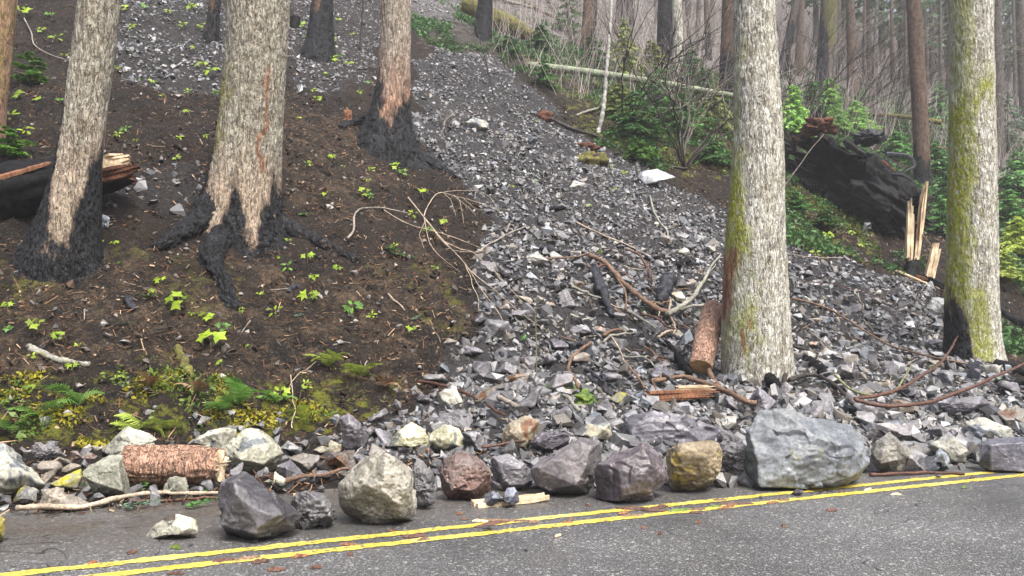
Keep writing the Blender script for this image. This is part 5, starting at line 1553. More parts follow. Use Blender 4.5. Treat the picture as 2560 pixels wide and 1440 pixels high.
toward /= np.linalg.norm(toward, axis=1)[:, None]
jag_ = .35 * fbm(mid_[:, 0] * 3, mid_[:, 1] * 3, mid_[:, 2] * 3, 3, 5)
gap = ((dd_ * toward).sum(1) + jag_ * .5 > .50) & (lin[ii_] + .2 * jag_ > .04) & (lin[ii_] + .3 * jag_ < .60)
Fo, Fi = Fo[~gap], Fi[~gap]
hl = link('hollow_log', mesh_np('hollow_log', np.concatenate([Vo, Vi]) - o0, np.concatenate([Fo, Fi, Fe0, Fe1]), True, None, [M_CHARWOOD, M_HOLLOW_SHADE], np.concatenate([np.zeros(len(Fo)), np.ones(len(Fi)), np.zeros(2 * seg)])), None, o0)
tag(hl, 'big hollow log burnt black, its open end facing the splintered stump', 'log')
def lump(name, c, rad, mat, parent, o, seed, level=3, rough=.3):
    V, F = ico(level)
    r = 1 + rough * fbm(V[:, 0] * 2 + seed, V[:, 1] * 2, V[:, 2] * 2, 4, seed)
    return link(name, mesh_np(name, V * r[:, None] * np.array(rad) + np.asarray(c) - o, F, True, None, [mat]), parent)
lump('rotten_wood', at_depth(2040, 318, D0 + 2.0), (.40, .3, .2), M_ROOTBALL, hl, o0, 5, 4, .9)
lump('charred_lump', at_depth(2170, 345, D0 + 1.5), (.42, .35, .2), M_CHAR, hl, o0, 7, 4, .5)
sliver([at_depth(2110, 352, D0 + 1.1), at_depth(2190, 410, D0 + .7), at_depth(2270, 470, D0 + .3)], .11, .08, M_CHARWOOD, 'charred_rib', .5, hl, o0, 9)
sliver([at_depth(2215, 385, D0 + .9), at_depth(2270, 390, D0 + .9), at_depth(2285, 415, D0 + .8), at_depth(2262, 428, D0 + .8)], .075, .05, M_CHAR, 'charred_knot', .5, hl, o0, 10)
for k_ in range(16):
    i_ = rng.integers(6, 92); an_ = rng.uniform(0, 6.28)
    dr = e1[i_] * math.cos(an_) + e2[i_] * math.sin(an_)
    if dr[1] > .5: continue
    c0 = P[i_] + dr * Ro[i_] * .95
    c1 = P[min(i_ + 14 + int(rng.integers(0, 14)), 109)] + dr * Ro[i_] * rng.uniform(.95, 1.12)
    sliver([c0, (c0 + c1) / 2 + dr * rng.uniform(0, .08), c1], rng.uniform(.03, .08), .03, [M_CHAR, M_CHARWOOD][k_ % 2], 'charred_rib', .5, hl, o0, 30 + k_)
for k_ in range(12):
    an_ = k_ * .52
    dr = e1[0] * math.cos(an_) + e2[0] * math.sin(an_)
    c0 = P[2] + dr * Ro[0] * .9
    sliver([c0, c0 - T[0] * rng.uniform(.15, .5) + dr * rng.uniform(-.05, .15)], rng.uniform(.03, .08), .01, [M_CHAR, M_ROOTBALL, M_CHARWOOD][k_ % 3], 'torn_root', .5, hl, o0, 60 + k_)
sliver([at_depth(2205, 402, D0 + .35), at_depth(2240, 432, D0 + .25)], .045, .03, M_ROOTBALL, 'rotten_wood', .5, hl, o0, 11)

# --- splintered stump
D0 = depth_of(hit(2283, 692))
b0 = at_depth(2280, 700, D0)
P = resample([at_depth(2270, 712, D0 + .1), at_depth(2281, 660, D0 + .1), at_depth(2291, 600, D0 + .1), at_depth(2293, 560, D0 + .1)], 40)
R = np.interp(np.linspace(0, 1, 40), [0, .25, .6, 1], [.26, .17, .115, .09])
V, F, A = bark_tube(P, R, 40, 12, .02, .3, 5, P[0][2], 1.0, along=np.linspace(0, 1, 40))
st = link('splintered_stump', mesh_np('splintered_stump', V - b0, F, True, A, [M_BARK_FAR]), None, b0)
tag(st, 'charred stump snapped into upright pale splinters', 'stump')
plank('splinter', at_depth(2273, 640, D0 - .08), at_depth(2277, 512, D0 - .05), .17, .045, M_PALEWOOD, b0, st, 1)
plank('splinter', at_depth(2292, 640, D0), at_depth(2312, 462, D0 + .05), .16, .05, M_PALEWOOD, b0, st, 2, .2)
sliver([at_depth(2296, 600, D0 - .06), at_depth(2300, 540, D0 - .06), at_depth(2311, 470, D0 - .02)], .05, .015, M_REDWOOD, 'splinter', .5, st, b0, 3)
sliver([at_depth(2305, 585, D0 - .03), at_depth(2318, 600, D0 - .04), at_depth(2332, 622, D0 - .05)], .02, .02, M_PALEWOOD, 'splinter', .5, st, b0, 4)
Q0 = at_depth(2322, 688, D0 - .08)
o = plank('split_slab', at_depth(2324, 690, D0 - .08), at_depth(2343, 610, D0 - .05), .24, .05, M_PALEWOOD, Q0, None, 6, .15); o.location = Q0
tag(o, 'pale torn slab of wood leaning beside the splintered stump', 'wood slab')
o = sliver([at_depth(2226, 670, D0 - .15), at_depth(2280, 692, D0 - .15), at_depth(2350, 722, D0 - .1)], .035, .02, M_PALEWOOD, 'splinter', .5, None, Q0, 8); o.location = Q0
tag(o, 'long pale splinter lying at the foot of the splintered stump', 'splinter')
o = sliver([at_depth(2295, 688, D0 - .05), at_depth(2340, 705, D0 - .02), at_depth(2400, 745, D0)], .12, .10, M_CHARWOOD, 'charred_log', .5, None, Q0, 12); o.location = Q0
tag(o, 'short black log between the splintered stump and the moss-striped conifer', 'log')
o = sliver([at_depth(2290, 690, D0 - .12), at_depth(2320, 700, D0 - .12)], .06, .05, M_ROOTBALL, 'torn_bark', .5, st, b0, 14)

# --- logs and poles higher up
D0 = depth_of(hit(1560, 262))
P = resample([at_depth(1332, 165, D0 + 1.5), at_depth(1480, 182, D0 + 1.2), at_depth(1640, 206, D0 + .9), at_depth(1850, 243, D0 + .5)], 90)
lg = log_mesh('toppled_pole', P, np.linspace(.155, .10, 90), 26, M_POLE, M_ROOTBALL, .008, 14, .5, 4, ragged=.35)
tag(lg, 'toppled slim trunk with grey-green lichened bark lying across the brush', 'log')
D0 = depth_of(hit(1280, 92))
P = resample([at_depth(1165, 12, D0 + .8), at_depth(1240, 48, D0 + .4), at_depth(1310, 82, D0 + .1), at_depth(1372, 116, D0 - .2)], 60)
lg = log_mesh('mossy_log', P, np.interp(np.linspace(0, 1, 60), [0, .5, 1], [.34, .42, .22]), 40, M_MOSSLOG, M_ROOTBALL, .05, 6, .4, 6, ragged=.25)
tag(lg, 'thick mossy rotting log at the top of the chute', 'log')
D0 = depth_of(hit(1230, 20))
stick('fallen_pole', 'bare grey fallen pole above the mossy log', [(1232, 3), (1280, 15), (1330, 28)], .11, .09, M_STICK_GREY, .2, cat='log')
stick('fallen_pole', 'lichened pole lying above the toppled lichened trunk', [(1312, 12), (1345, 32), (1400, 60)], .10, .08, M_MOSSLOG, .2, cat='log')
D0 = depth_of(hit(2260, 345))
P = resample([at_depth(2080, 278, D0 + 2.5), at_depth(2170, 286, D0 + 1.6), at_depth(2260, 292, D0 + .8), at_depth(2352, 306, D0 + .2)], 50)
lg = log_mesh('mossy_pole', P, np.linspace(.075, .11, 50), 20, M_MOSSLOG, M_REDWOOD, .02, 14, .4, 9, ragged=.1)
tag(lg, 'thin moss-furred pole hanging behind the hollow burnt log', 'log')
o0 = np.array(lg.location)
sliver([at_depth(2268, 300, D0 + .7), at_depth(2285, 360, D0 + .5), at_depth(2310, 420, D0 + .3), at_depth(2345, 485, D0)], .06, .02, M_STICK_LICHEN, 'branch', .5, lg, o0, 2)
sliver([at_depth(2232, 296, D0 + .9), at_depth(2225, 330, D0 + .9), at_depth(2218, 362, D0 + .9)], .045, .02, M_MOSSLOG, 'branch', .5, lg, o0, 3)
stick('fallen_pole', 'brown pole lying level behind the hollow burnt log', [(2235, 376), (2300, 380), (2385, 390)], .045, .04, M_STICK_ORANGE, .3, cat='log')
stick('fallen_pole', 'dark pole lying up the slope left of the moss-striped conifer', [(2320, 325), (2350, 345), (2400, 375)], .05, .045, M_STICK_GREY, .1, cat='log')
stick('burnt_log', 'black charred log right of the moss-striped conifer\'s foot', [(2480, 770), (2520, 800), (2600, 830)], .15, .16, M_CHARWOOD, .08, cat='log')
stick('burnt_log', 'black log end at the right edge below the moss-striped conifer', [(2488, 925), (2540, 940), (2620, 955)], .17, .2, M_CHARWOOD, .08, cat='log')
stick('burnt_log', 'thin dark flat log just above the far-right rocks', [(2490, 968), (2540, 972), (2620, 975)], .05, .07, M_CHARWOOD, .1, cat='log')
stick('burnt_log', 'half-buried charred trunk piece right of the tallest conifer', [(2012, 905), (2050, 935), (2090, 968)], .12, .10, M_CHARWOOD, .05, cat='log')
stick('burnt_log', 'charred slanting log against the tallest pale conifer\'s foot', [(1842, 848), (1880, 905), (1920, 960), (1948, 990)], .06, .10, M_CHARWOOD, .12, cat='log')
stick('burnt_log', 'short black log left of the sawn log\'s cut end', [(1664, 872), (1690, 910), (1722, 950)], .07, .085, M_CHARWOOD, .14, cat='log')

# cut stump, mossy clod, red root clump
def clump(name, label, cat, px, rad, mat, seed, lift=0, rough=.35, level=4):
    B0 = hit(*px)
    V, F = ico(level)
    r = 1 + rough * fbm(V[:, 0] * 1.7 + seed, V[:, 1] * 1.7, V[:, 2] * 1.7, 4, seed)
    o = link(name, mesh_np(name, V * r[:, None] * np.array(rad), F, True, None, [mat]), None, B0 + np.array([0, rad[1] * .5, lift + rad[2] * .35]))
    return tag(o, label, cat)
clump('mossy_clod', 'round mossy root clod on the slide\'s edge', 'clod', (1482, 412), (.46, .36, .30), M_MOSSLOG, 6)
clump('dirt_lump', 'brown rotten lump above the mossy root clod', 'clod', (1462, 372), (.36, .3, .16), M_ROOTBALL, 8)
clump('rotten_stump', 'small red rotten stump fragment in the upper slide', 'stump', (1362, 302), (.26, .2, .2), M_ROOTBALL, 9, rough=.6)
clump('rotten_stump', 'small red stump splinter left of the red-brown fluted conifer', 'stump', (867, 303), (.09, .08, .2), M_REDWOOD, 10, rough=.6)
clump('moss_clump', 'clump of bright green moss thrown onto the slide', 'moss clump', (1466, 1008), (.14, .12, .10), M_GRASSY, 12, rough=.5)
clump('moss_clump', 'green moss-topped slab left of the moss clump', 'moss clump', (1400, 978), (.2, .12, .07), M_GRASSY, 13, rough=.5)
Bs = hit(735, 70)
P = resample([Bs + [0, .15, -.2], Bs + [0, .15, .42]], 12)
lg = log_mesh('cut_stump', P, np.linspace(.19, .17, 12), 30, M_CHARWOOD, M_PALEWOOD, .02, 12, .3, 14)
tag(lg, 'small blackened stump with a pale cut top, right of the widest conifer', 'stump')

# --- charred chunks in the slide
CH = 'charred wood chunks in the slide'
def chunk(label, px, r, lift=.1, mat=M_CHAR, seed=3):
    Q = on_ground(px, lift); n = 28
    P = resample(Q, n)
    prof = np.interp(np.linspace(0, 1, n), [0, .12, .35, .7, 1], [r * .35, r * .8, r, r * .95, r * .4])
    V, F = tube_arrays(P, prof, 14, .55, seed)
    o = link('charred_chunk', mesh_np('charred_chunk', V - Q[0], F, True, None, [mat]), None, Q[0])
    return tag(o, label, 'charred wood', CH)
chunk('long blue-black charred branch chunk standing in the slide\'s middle', [(1482, 682), (1495, 730), (1515, 775), (1532, 812)], .105, .16, seed=4)
chunk('curved blue-black charred chunk left of the sawn log', [(1682, 712), (1664, 730), (1648, 775)], .125, .16, seed=5)
chunk('small charred lump behind the white mid-slide stone', [(1348, 630), (1372, 632), (1400, 638)], .075, .06, seed=6)
chunk('charred piece with orange edge left of the tallest conifer', [(1692, 672), (1715, 664), (1730, 660)], .07, .08, M_CHARWOOD, 7)
chunk('black charred stub low in the slide\'s left part', [(1250, 902), (1270, 898), (1294, 902)], .075, .07, seed=8)
chunk('little charred stub above the twisted tan branch', [(1432, 876), (1448, 870), (1462, 872)], .04, .07, seed=9)
chunk('orange-edged charred piece in the upper slide', [(1362, 530), (1390, 527), (1418, 524)], .05, .05, M_CHARWOOD, 10)
chunk('dark slab under the small charred stub', [(1200, 928), (1225, 925), (1240, 920)], .06, .05, seed=11)
chunk('small charred root tip on the slope below the widest conifer', [(318, 750), (326, 768), (338, 780)], .055, .04, seed=12)
chunk('charred root nub near the yellow-green seedlings', [(718, 735), (738, 725), (748, 718)], .05, .04, seed=13)
chunk('moss-yellow charred stub on the lower slope', [(440, 870), (458, 910), (480, 950)], .065, .03, M_MOSSLOG, 14)

# --- branches
stick('branch', 'long pale branch lying along the road\'s left shoulder', [(40, 1288), (160, 1282), (260, 1270), (350, 1254), (450, 1252), (560, 1248)], .028, .016, M_STICK_TAN, .05)
stick('branch', 'second thinner branch lying over the pale roadside branch', [(330, 1262), (420, 1256), (560, 1252)], .015, .01, M_STICK_RED, .03)
stick('branch', 'brown branch reaching from the black crusty lump to the pocked boulder', [(690, 1236), (760, 1220), (870, 1198)], .028, .018, M_STICK_ORANGE, .1)
stick('stick', 'thick mossy grey stick half sunk in the left slope', [(70, 868), (110, 890), (150, 906), (225, 912)], .05, .045, M_STICK_LICHEN, .01)
stick('branch', 'long reddish branch leaning right of the dark bank\'s end', [(1046, 978), (1110, 990), (1160, 1010), (1192, 1026)], .028, .022, M_STICK_RED, .14)
stick('branch', 'brown stub branch left of the golden-brown boulder', [(1218, 1036), (1240, 1052), (1262, 1064)], .02, .02, M_STICK_RED, .12)
stick('branch', 'thick grey stub branch above the golden-brown boulder', [(1248, 1022), (1276, 1036), (1292, 1046)], .045, .04, M_STICK_GREY, .14)
stick('branch', 'pale barkless stick poking up right of the golden-brown boulder', [(1408, 1020), (1430, 1040), (1448, 1060)], .03, .03, M_STICK_LICHEN, .16)
stick('branch', 'slender red stick lying behind the red pitted boulder', [(1205, 1142), (1270, 1132), (1328, 1124)], .018, .014, M_STICK_RED, .1)
stick('branch', 'twisted tan branch crossing the lower slide', [(1478, 880), (1450, 900), (1430, 918), (1418, 945), (1432, 975), (1446, 1000)], .032, .026, M_STICK_ORANGE, .16, jit=.05)
stick('branch', 'orange-brown branch with bark peeling, in the middle of the debris', [(1472, 660), (1520, 685), (1560, 730), (1600, 765), (1640, 795), (1672, 806)], .055, .06, M_STICK_ORANGE, .18, twigs=[([(1535, 680), (1560, 740), (1566, 800)], .025, .02), ([(1575, 685), (1582, 720)], .015, .012)])
stick('branch', 'thin straight brown stick left of the orange-brown branch', [(1352, 660), (1420, 660), (1486, 642)], .026, .016, M_STICK_ORANGE, .12)
stick('branch', 'lichened branch rising from the sawn log toward the tallest conifer', [(1668, 820), (1720, 785), (1755, 740), (1778, 700), (1804, 664)], .065, .02, M_STICK_LICHEN, .25, twigs=[([(1755, 740), (1790, 690)], .02, .01)])
stick('branch', 'mossy branch lying across the sawn log', [(1700, 802), (1740, 822), (1800, 832), (1884, 836)], .035, .022, M_STICK_LICHEN, .5, lifts=[.2, .42, .45, .25])
stick('branch', 'thick red-brown branch below the sawn log', [(1630, 986), (1700, 976), (1760, 990), (1800, 1000), (1860, 1035), (1892, 1045)], .038, .05, M_STICK_ORANGE, .18, twigs=[([(1790, 1000), (1782, 975), (1774, 955)], .045, .04)])
Q0 = hit(1700, 1014) + np.array([0, 0, .15])
o = plank('splinter', hit(1622, 1020) + [0, 0, .15], hit(1785, 1012) + [0, 0, .15], .13, .04, M_REDWOOD, Q0, None, 10, .2); o.location = Q0
tag(o, 'red torn plank beside the thick red-brown branch', 'splinter')
o = plank('splinter', hit(1694, 1010) + [0, 0, .2], hit(1785, 1006) + [0, 0, .2], .08, .03, M_PALEWOOD, Q0, None, 11, .2); o.location = Q0
tag(o, 'fresh pale split piece of wood on the red torn plank', 'splinter')
stick('branch', 'lower of the two crossed red branches, arching over the right heap', [(2138, 1054), (2220, 1066), (2330, 1066), (2420, 1040), (2500, 1005), (2580, 960)], .032, .02, M_STICK_RED, .3, lifts=[.28, .25, .3, .35, .4, .4], twigs=[([(2400, 1046), (2460, 1010), (2490, 1000)], .014, .008)])
stick('branch', 'upper of the two crossed red branches, pointing at the moss-striped conifer', [(2138, 1052), (2230, 1036), (2310, 998), (2360, 960), (2408, 885)], .03, .012, M_STICK_RED, .3, lifts=[.28, .3, .35, .4, .5])
stick('branch', 'hooked black branch beside the tallest conifer\'s foot', [(1958, 992), (1966, 930), (1970, 914), (2018, 902)], .04, .03, M_STICK_DARK, .2, jit=.02, lifts=[.1, .3, .35, .2])
stick('branch', 'crooked dark branch right of the hooked black one', [(1975, 978), (2030, 962), (2070, 975), (2110, 1010), (2130, 1040)], .038, .03, M_STICK_DARK, .16, twigs=[([(2085, 982), (2150, 976), (2215, 980)], .014, .01)])
stick('branch', 'bent olive-green stems above the crossed red branches', [(2088, 974), (2120, 1010), (2160, 1028), (2215, 1028), (2245, 1010), (2280, 945)], .024, .012, M_STICK_GREEN, .22)
stick('branch', 'long arching branch down the right part of the slide', [(1980, 762), (2060, 785), (2120, 820), (2200, 870), (2300, 905), (2420, 930)], .028, .02, M_STICK_ORANGE, .14)
stick('branch', 'thin branch running level below the hollow burnt log', [(1965, 645), (2040, 655), (2110, 655)], .016, .012, M_STICK_GREY, .1)
stick('branch', 'slim dark branch sloping above the long arching one', [(2010, 715), (2100, 722), (2190, 752), (2240, 770)], .014, .01, M_STICK_RED, .1)
stick('branch', 'bundle-like pale stick right of the tallest conifer\'s foot', [(1975, 800), (2040, 850), (2110, 910)], .016, .01, M_STICK_GREY, .08)
stick('branch', 'dark red stick lying along the yellow line at right', [(2175, 1192), (2260, 1190), (2340, 1186), (2412, 1190)], .02, .016, M_STICK_RED, .02, jit=.01)
stick('branch', 'long dark pole sloping down beside the mossy root clod', [(1365, 298), (1430, 330), (1500, 352), (1570, 392), (1660, 420), (1720, 430)], .07, .04, M_STICK_DARK, .1)
stick('branch', 'broken orange-ended stick above the dark sloping pole', [(1442, 296), (1480, 282), (1540, 268)], .045, .05, M_STICK_LICHEN, .1)
stick('branch', 'thin grey stick lying across the middle slide', [(1440, 566), (1500, 596), (1560, 622), (1626, 652)], .022, .014, M_STICK_TAN, .1)
stick('branch', 'lichened orange branch left of the tallest conifer, sloping down', [(1625, 500), (1645, 560), (1668, 590), (1672, 622)], .03, .024, M_STICK_LICHEN, .1)
stick('branch', 'fork of pale wood beside the flat white mid-slide stone', [(1190, 648), (1240, 615), (1316, 580)], .025, .014, M_STICK_GREY, .12)
stick('branch', 'thin upright green stem standing in the lower slide', [(1340, 935), (1341, 880), (1338, 768)], .011, .009, M_STICK_GREEN, .1, depth=[depth_of(hit(1341, 940))] * 3, jit=0)
# pale twig tangle beside the slide
stick('dead_branch', 'curved silvery branch at the head of the pale twig tangle', [(868, 610), (884, 590), (888, 550), (900, 535), (950, 532), (1020, 545)], .028, .012, M_STICK_GREY, .1)
stick('dead_branch', 'long pale dead branch with fine twigs, beside the slide\'s left edge', [(1020, 510), (1060, 560), (1110, 620), (1165, 680), (1200, 740), (1250, 810), (1268, 860)], .018, .006, M_STICK_TAN, .14,
      twigs=[([(1060, 560), (1070, 610), (1090, 650), (1150, 700)], .010, .004), ([(1110, 620), (1150, 640), (1200, 660), (1310, 780)], .010, .004), ([(1165, 680), (1190, 760), (1196, 800)], .009, .004),
             ([(1080, 580), (1130, 640), (1200, 650)], .008, .004), ([(1165, 690), (1200, 720), (1300, 800), (1390, 860)], .009, .003), ([(1060, 570), (1050, 600), (1060, 640)], .007, .003)])
stick('dead_branch', 'pale dead branch fanning twigs above the twig tangle', [(1060, 560), (1075, 520), (1100, 500), (1140, 510), (1200, 525), (1255, 550)], .014, .005, M_STICK_TAN, .16,
      twigs=[([(1110, 502), (1135, 540), (1140, 560)], .007, .003), ([(1130, 508), (1170, 535), (1190, 560)], .007, .003), ([(1090, 500), (1150, 495), (1210, 500), (1250, 545)], .008, .003), ([(1145, 512), (1155, 550), (1158, 578)], .006, .003), ([(1160, 516), (1185, 540), (1220, 545)], .006, .003)])
stick('dead_branch', 'long straight pale twig just above the twig tangle', [(960, 540), (1030, 580), (1110, 600), (1200, 635)], .012, .006, M_STICK_TAN, .12)
stick('stick', 'pale barkless stick on the slope left of the slide', [(970, 740), (990, 760), (1012, 782)], .018, .012, M_STICK_TAN, .04)
# thin black saplings
stick('sapling', 'burnt black sapling stem just left of the red-brown fluted conifer', [(901, 128), (905, 60), (910, -40)], .05, .03, M_STICK_DARK, cat='sapling', depth=[depth_of(hit(901, 128))] * 3, jit=.03)
stick('sapling', 'thin black leaning sapling in the chute', [(1238, 250), (1215, 160), (1190, 60), (1182, 0)], .028, .012, M_STICK_DARK, cat='sapling', depth=[depth_of(hit(1238, 250))] * 4, jit=.05)
stick('sapling', 'pale white-barked sapling in front of the toppled lichened pole', [(1495, 335), (1510, 260), (1518, 160), (1525, 60), (1532, -40)], .085, .05, M_WHITEPOLE, cat='sapling', depth=[depth_of(hit(1495, 335))] * 5, jit=.05)
# bits of white split wood under the bluish chip
Q0 = hit(1270, 1262); Q0[2] = .03
o = plank('split_wood', hit(1192, 1266) + [0, 0, .02], hit(1362, 1252) + [0, 0, .03], .15, .02, M_PALEWOOD, Q0, None, 9, .12, (0, 0, 1)); o.location = Q0
tag(o, 'white splintered wood under the flat bluish chip', 'wood slab')
# broken limbs heaped round the sawn log
for i in range(30):
    x, y = rng.uniform(1430, 1800), rng.uniform(640, 1000)
    if 1700 < x < 1812 and y > 735: x -= 120
    ln = rng.uniform(35, 120); an = rng.normal(.75, .7)
    dx, dy = ln * math.cos(an) / 2, ln * math.sin(an) / 2 * .8
    k = i % 6
    r0 = rng.uniform(.014, .04)
    ob = stick('broken_limb', ['orange-brown', 'charred black', 'lichened grey', 'dark red', 'tan', 'brown'][k] + ' broken limb', [(x - dx, y - dy), (x + rng.normal(0, 7), y + rng.normal(0, 7)), (x + dx, y + dy)], r0, r0 * rng.uniform(.4, .9),
          [M_STICK_ORANGE, M_CHAR, M_STICK_LICHEN, M_STICK_RED, M_STICK_TAN, M_STICK_ORANGE][k], .16, n=14, cat='branch', group='broken limbs heaped round the sawn log', autol=True, jit=.08,
          twigs=[([(x, y), (x + rng.normal(0, 25), y - rng.uniform(10, 40))], r0 * .45, r0 * .2)] if i % 3 == 0 else ())
# small sticks anywhere in the slide and on the slope
for i in range(70):
    for _ in range(20):
        if i % 5 < 3: x, y = rng.uniform(1050, 2380), rng.uniform(430, 1040)
        else: x, y = rng.uniform(20, 1150), rng.uniform(560, 930)
        if 1810 < x < 1985 or 2370 < x < 2490: continue
        if i % 5 < 3 and not inside(POLY_SLIDE, *hit(x, y)[:2]): continue
        break
    ln = rng.uniform(25, 85) * (0.6 + 0.5 * y / 900); an = rng.normal(.35, .8)
    dx, dy = ln * math.cos(an) / 2, ln * math.sin(an) / 2 * .7
    m_ = [M_STICK_TAN, M_STICK_RED, M_STICK_ORANGE, M_STICK_GREY, M_STICK_DARK][i % 5]
    stick('stick', ['tan', 'dark red', 'orange-brown', 'grey', 'blackish'][i % 5] + ' stick', [(x - dx, y - dy), (x + rng.normal(0, 4), y + rng.normal(0, 4)), (x + dx, y + dy)], rng.uniform(.007, .018), .005, m_, .07 if i % 5 < 3 else .02, n=9, seg=6, cat='stick', group='small sticks strewn on the slope and slide', autol=True)

# bark and wood chips on the asphalt
CHIP = [(440, 1372, .09, 0), (330, 1385, .06, 3), (232, 1410, .05, 1), (560, 1404, .13, 3), (620, 1398, .14, 2), (650, 1408, .1, 3), (750, 1394, .1, 1), (690, 1428, .1, 3), (790, 1422, .07, 3), (440, 1437, .1, 3), (870, 1363, .11, 1),
        (980, 1329, .06, 1), (1035, 1343, .16, 3), (1060, 1352, .08, 2), (1148, 1287, .06, 1), (1160, 1300, .07, 2), (1200, 1305, .12, 4), (1262, 1303, .45, 2), (1230, 1312, .3, 3), (1335, 1308, .09, 2), (1425, 1302, .14, 2), (1418, 1308, .08, 1),
        (1470, 1266, .05, 3), (1560, 1284, .12, 1), (1600, 1276, .4, 3), (1640, 1272, .25, 3), (1580, 1290, .2, 2), (1700, 1278, .2, 0), (1745, 1276, .12, 2), (1790, 1268, .1, 0), (1840, 1262, .3, 3), (1815, 1270, .2, 1), (1740, 1284, .1, 3), (1800, 1252, .12, 2),
        (1930, 1258, .12, 1), (1960, 1252, .1, 2), (2105, 1232, .08, 3), (2170, 1226, .12, 4), (2080, 1278, .1, 3), (1746, 1308, .05, 1), (2240, 1238, .1, 4), (2290, 1196, .1, 2), (2430, 1196, .12, 3), (2410, 1220, .1, 0), (1610, 1322, .04, 1), (1395, 1342, .06, 4), (875, 1390, .04, 3), (1650, 1338, .03, 3), (1960, 1318, .05, 2)]
CM = [M_GRASSY, M_REDWOOD, M_STICK_ORANGE, M_STICK_RED, M_PALEWOOD]
for i, (x, y, ln, c) in enumerate(CHIP):
    P0 = hit(x, y); P0[2] = 0.004
    an = rng.normal(.4, .35)
    d = np.array([math.cos(an), math.sin(an), 0]); w = np.array([-d[1], d[0], 0])
    wd = min(.045, ln * .28); h = .012 + .012 * rng.random()
    n = 7
    t = np.linspace(-.5, .5, n)
    half = wd * .5 * np.array([.25, .8, 1, .85, 1, .7, .2]) * rng.uniform(.7, 1.2, n)
    top = h * np.array([.4, .8, 1, .9, 1, .8, .4]) * rng.uniform(.7, 1.3, n)
    ln2 = P0[None] + d[None] * (t * ln)[:, None] + w[None] * (.1 * wd * rng.normal(size=n))[:, None]
    V = np.concatenate([ln2 - w * half[:, None], ln2 + [0, 0, 1] * top[:, None], ln2 + w * half[:, None]])
    j = np.arange(n - 1)
    F = np.concatenate([np.stack([j, j + 1, n + j + 1, n + j], -1), np.stack([n + j, n + j + 1, 2 * n + j + 1, 2 * n + j], -1), np.stack([2 * n + j, 2 * n + j + 1, j + 1, j], -1)])
    o = link('wood_chip', mesh_np('wood_chip', V - P0, F, False, None, [CM[c]]), None, P0)
    auto(o, ['tuft of torn moss', 'orange wood chip', 'brown bark chip', 'dark red bark strip', 'pale wood chip'][c] + ' on the road', 'wood chip', 'wood chips scattered on the road', P0)
# ------------------------------------------------------------------ seedlings, ferns, boughs, shrubs
def star_leaf(lobes, seed):
    r_ = np.random.default_rng(seed)
    n = lobes * 2
    a = np.linspace(-2.5, 2.5, n + 1)
    rad = np.where(np.arange(n + 1) % 2 == 1, 1.0, 0.52) * r_.uniform(.85, 1.1, n + 1)
    rad *= 1 - 0.22 * np.abs(a) / 2.5
    x, y = np.cos(a) * rad + .25, np.sin(a) * rad
    z = -0.25 * (x ** 2 + y ** 2) * .5 + 0.06 * r_.normal(size=n + 1)
    V = np.concatenate([[[0, 0, 0]], np.stack([x, y, z], -1)])
    F = np.array([[0, i + 1, i + 2] for i in range(n)])
    return V, F
LEAF_ME = {}
for nm, mt in (('bright', M_LEAF), ('mid', M_LEAF2)):
    LEAF_ME[nm] = [mesh_np('leaf', *star_leaf(3 + k % 3, 5 + k), False, None, [mt]) for k in range(3)]
    for k in range(2):               # plain oval leaflets
        t_ = np.linspace(0, 2 * math.pi, 10, endpoint=False)
        Vl = np.stack([.55 + .6 * np.cos(t_), (.26 + .06 * k) * np.sin(t_), -.12 * np.cos(t_) ** 2], -1)
        LEAF_ME[nm].append(mesh_np('leaf', np.concatenate([[[.5, 0, .04]], Vl]), np.array([[0, i + 1, (i + 1) % 10 + 1] for i in range(10)]), False, None, [mt]))
SEED_G = 'spring seedlings dotted over the burnt slope'
def seedling(x, y, size, nl=3, kind='bright', label=None, tall=1.0):
    B0 = hit(x, y)
    h = size * rng.uniform(.6, 1.1) * tall
    shape = int(rng.integers(5))
    if label: shape = shape % 3
    if shape > 2: nl += 2
    lean = np.array([rng.normal(0, .2), -.35, 0]) * h
    T = B0 + np.array([0, 0, h]) + lean
    V, F = tube_arrays(resample([B0 - [0, 0, .03], B0 + [0, 0, h * .6] + lean * .3, T], 6), np.linspace(.005, .003, 6), 4)
    o = link('seedling', mesh_np('seedling', V - B0, F, True, None, [M_STICK_GREEN]), None, B0)
    for k in range(nl):
        a = 2 * math.pi * (k + rng.random() * .6) / nl
        lf = link('leaf', LEAF_ME[kind][(shape if rng.random() < .8 else int(rng.integers(5)))], o)
        t = 1.0 if k < 3 else rng.uniform(.45, .8)
        off = lean * t + np.array([math.cos(a) * size * .35, math.sin(a) * size * .35 - .1 * size, h * t + rng.normal(0, .04) * size])
        lf.location = off
        s = size * rng.uniform(.46, .74)
        lf.scale = (s, s, s)
        lf.rotation_mode = 'ZYX'
        lf.rotation_euler = (rng.uniform(.55, 1.15), rng.normal(0, .3), a)
    if label: tag(o, label, 'seedling', SEED_G)
    else: auto(o, ('bright yellow-green' if kind == 'bright' else 'darker green') + ' leafy seedling', 'seedling', SEED_G, B0)
    return o
seedling(528, 880, .22, 3, label='bright seedling with one large star-shaped leaf, on the lower left slope')
seedling(450, 775, .19, 4, label='tall yellow-green seedling left of the widest conifer\'s front root')
seedling(778, 752, .17, 4, label='widest clump of bright leaves below the widest conifer')
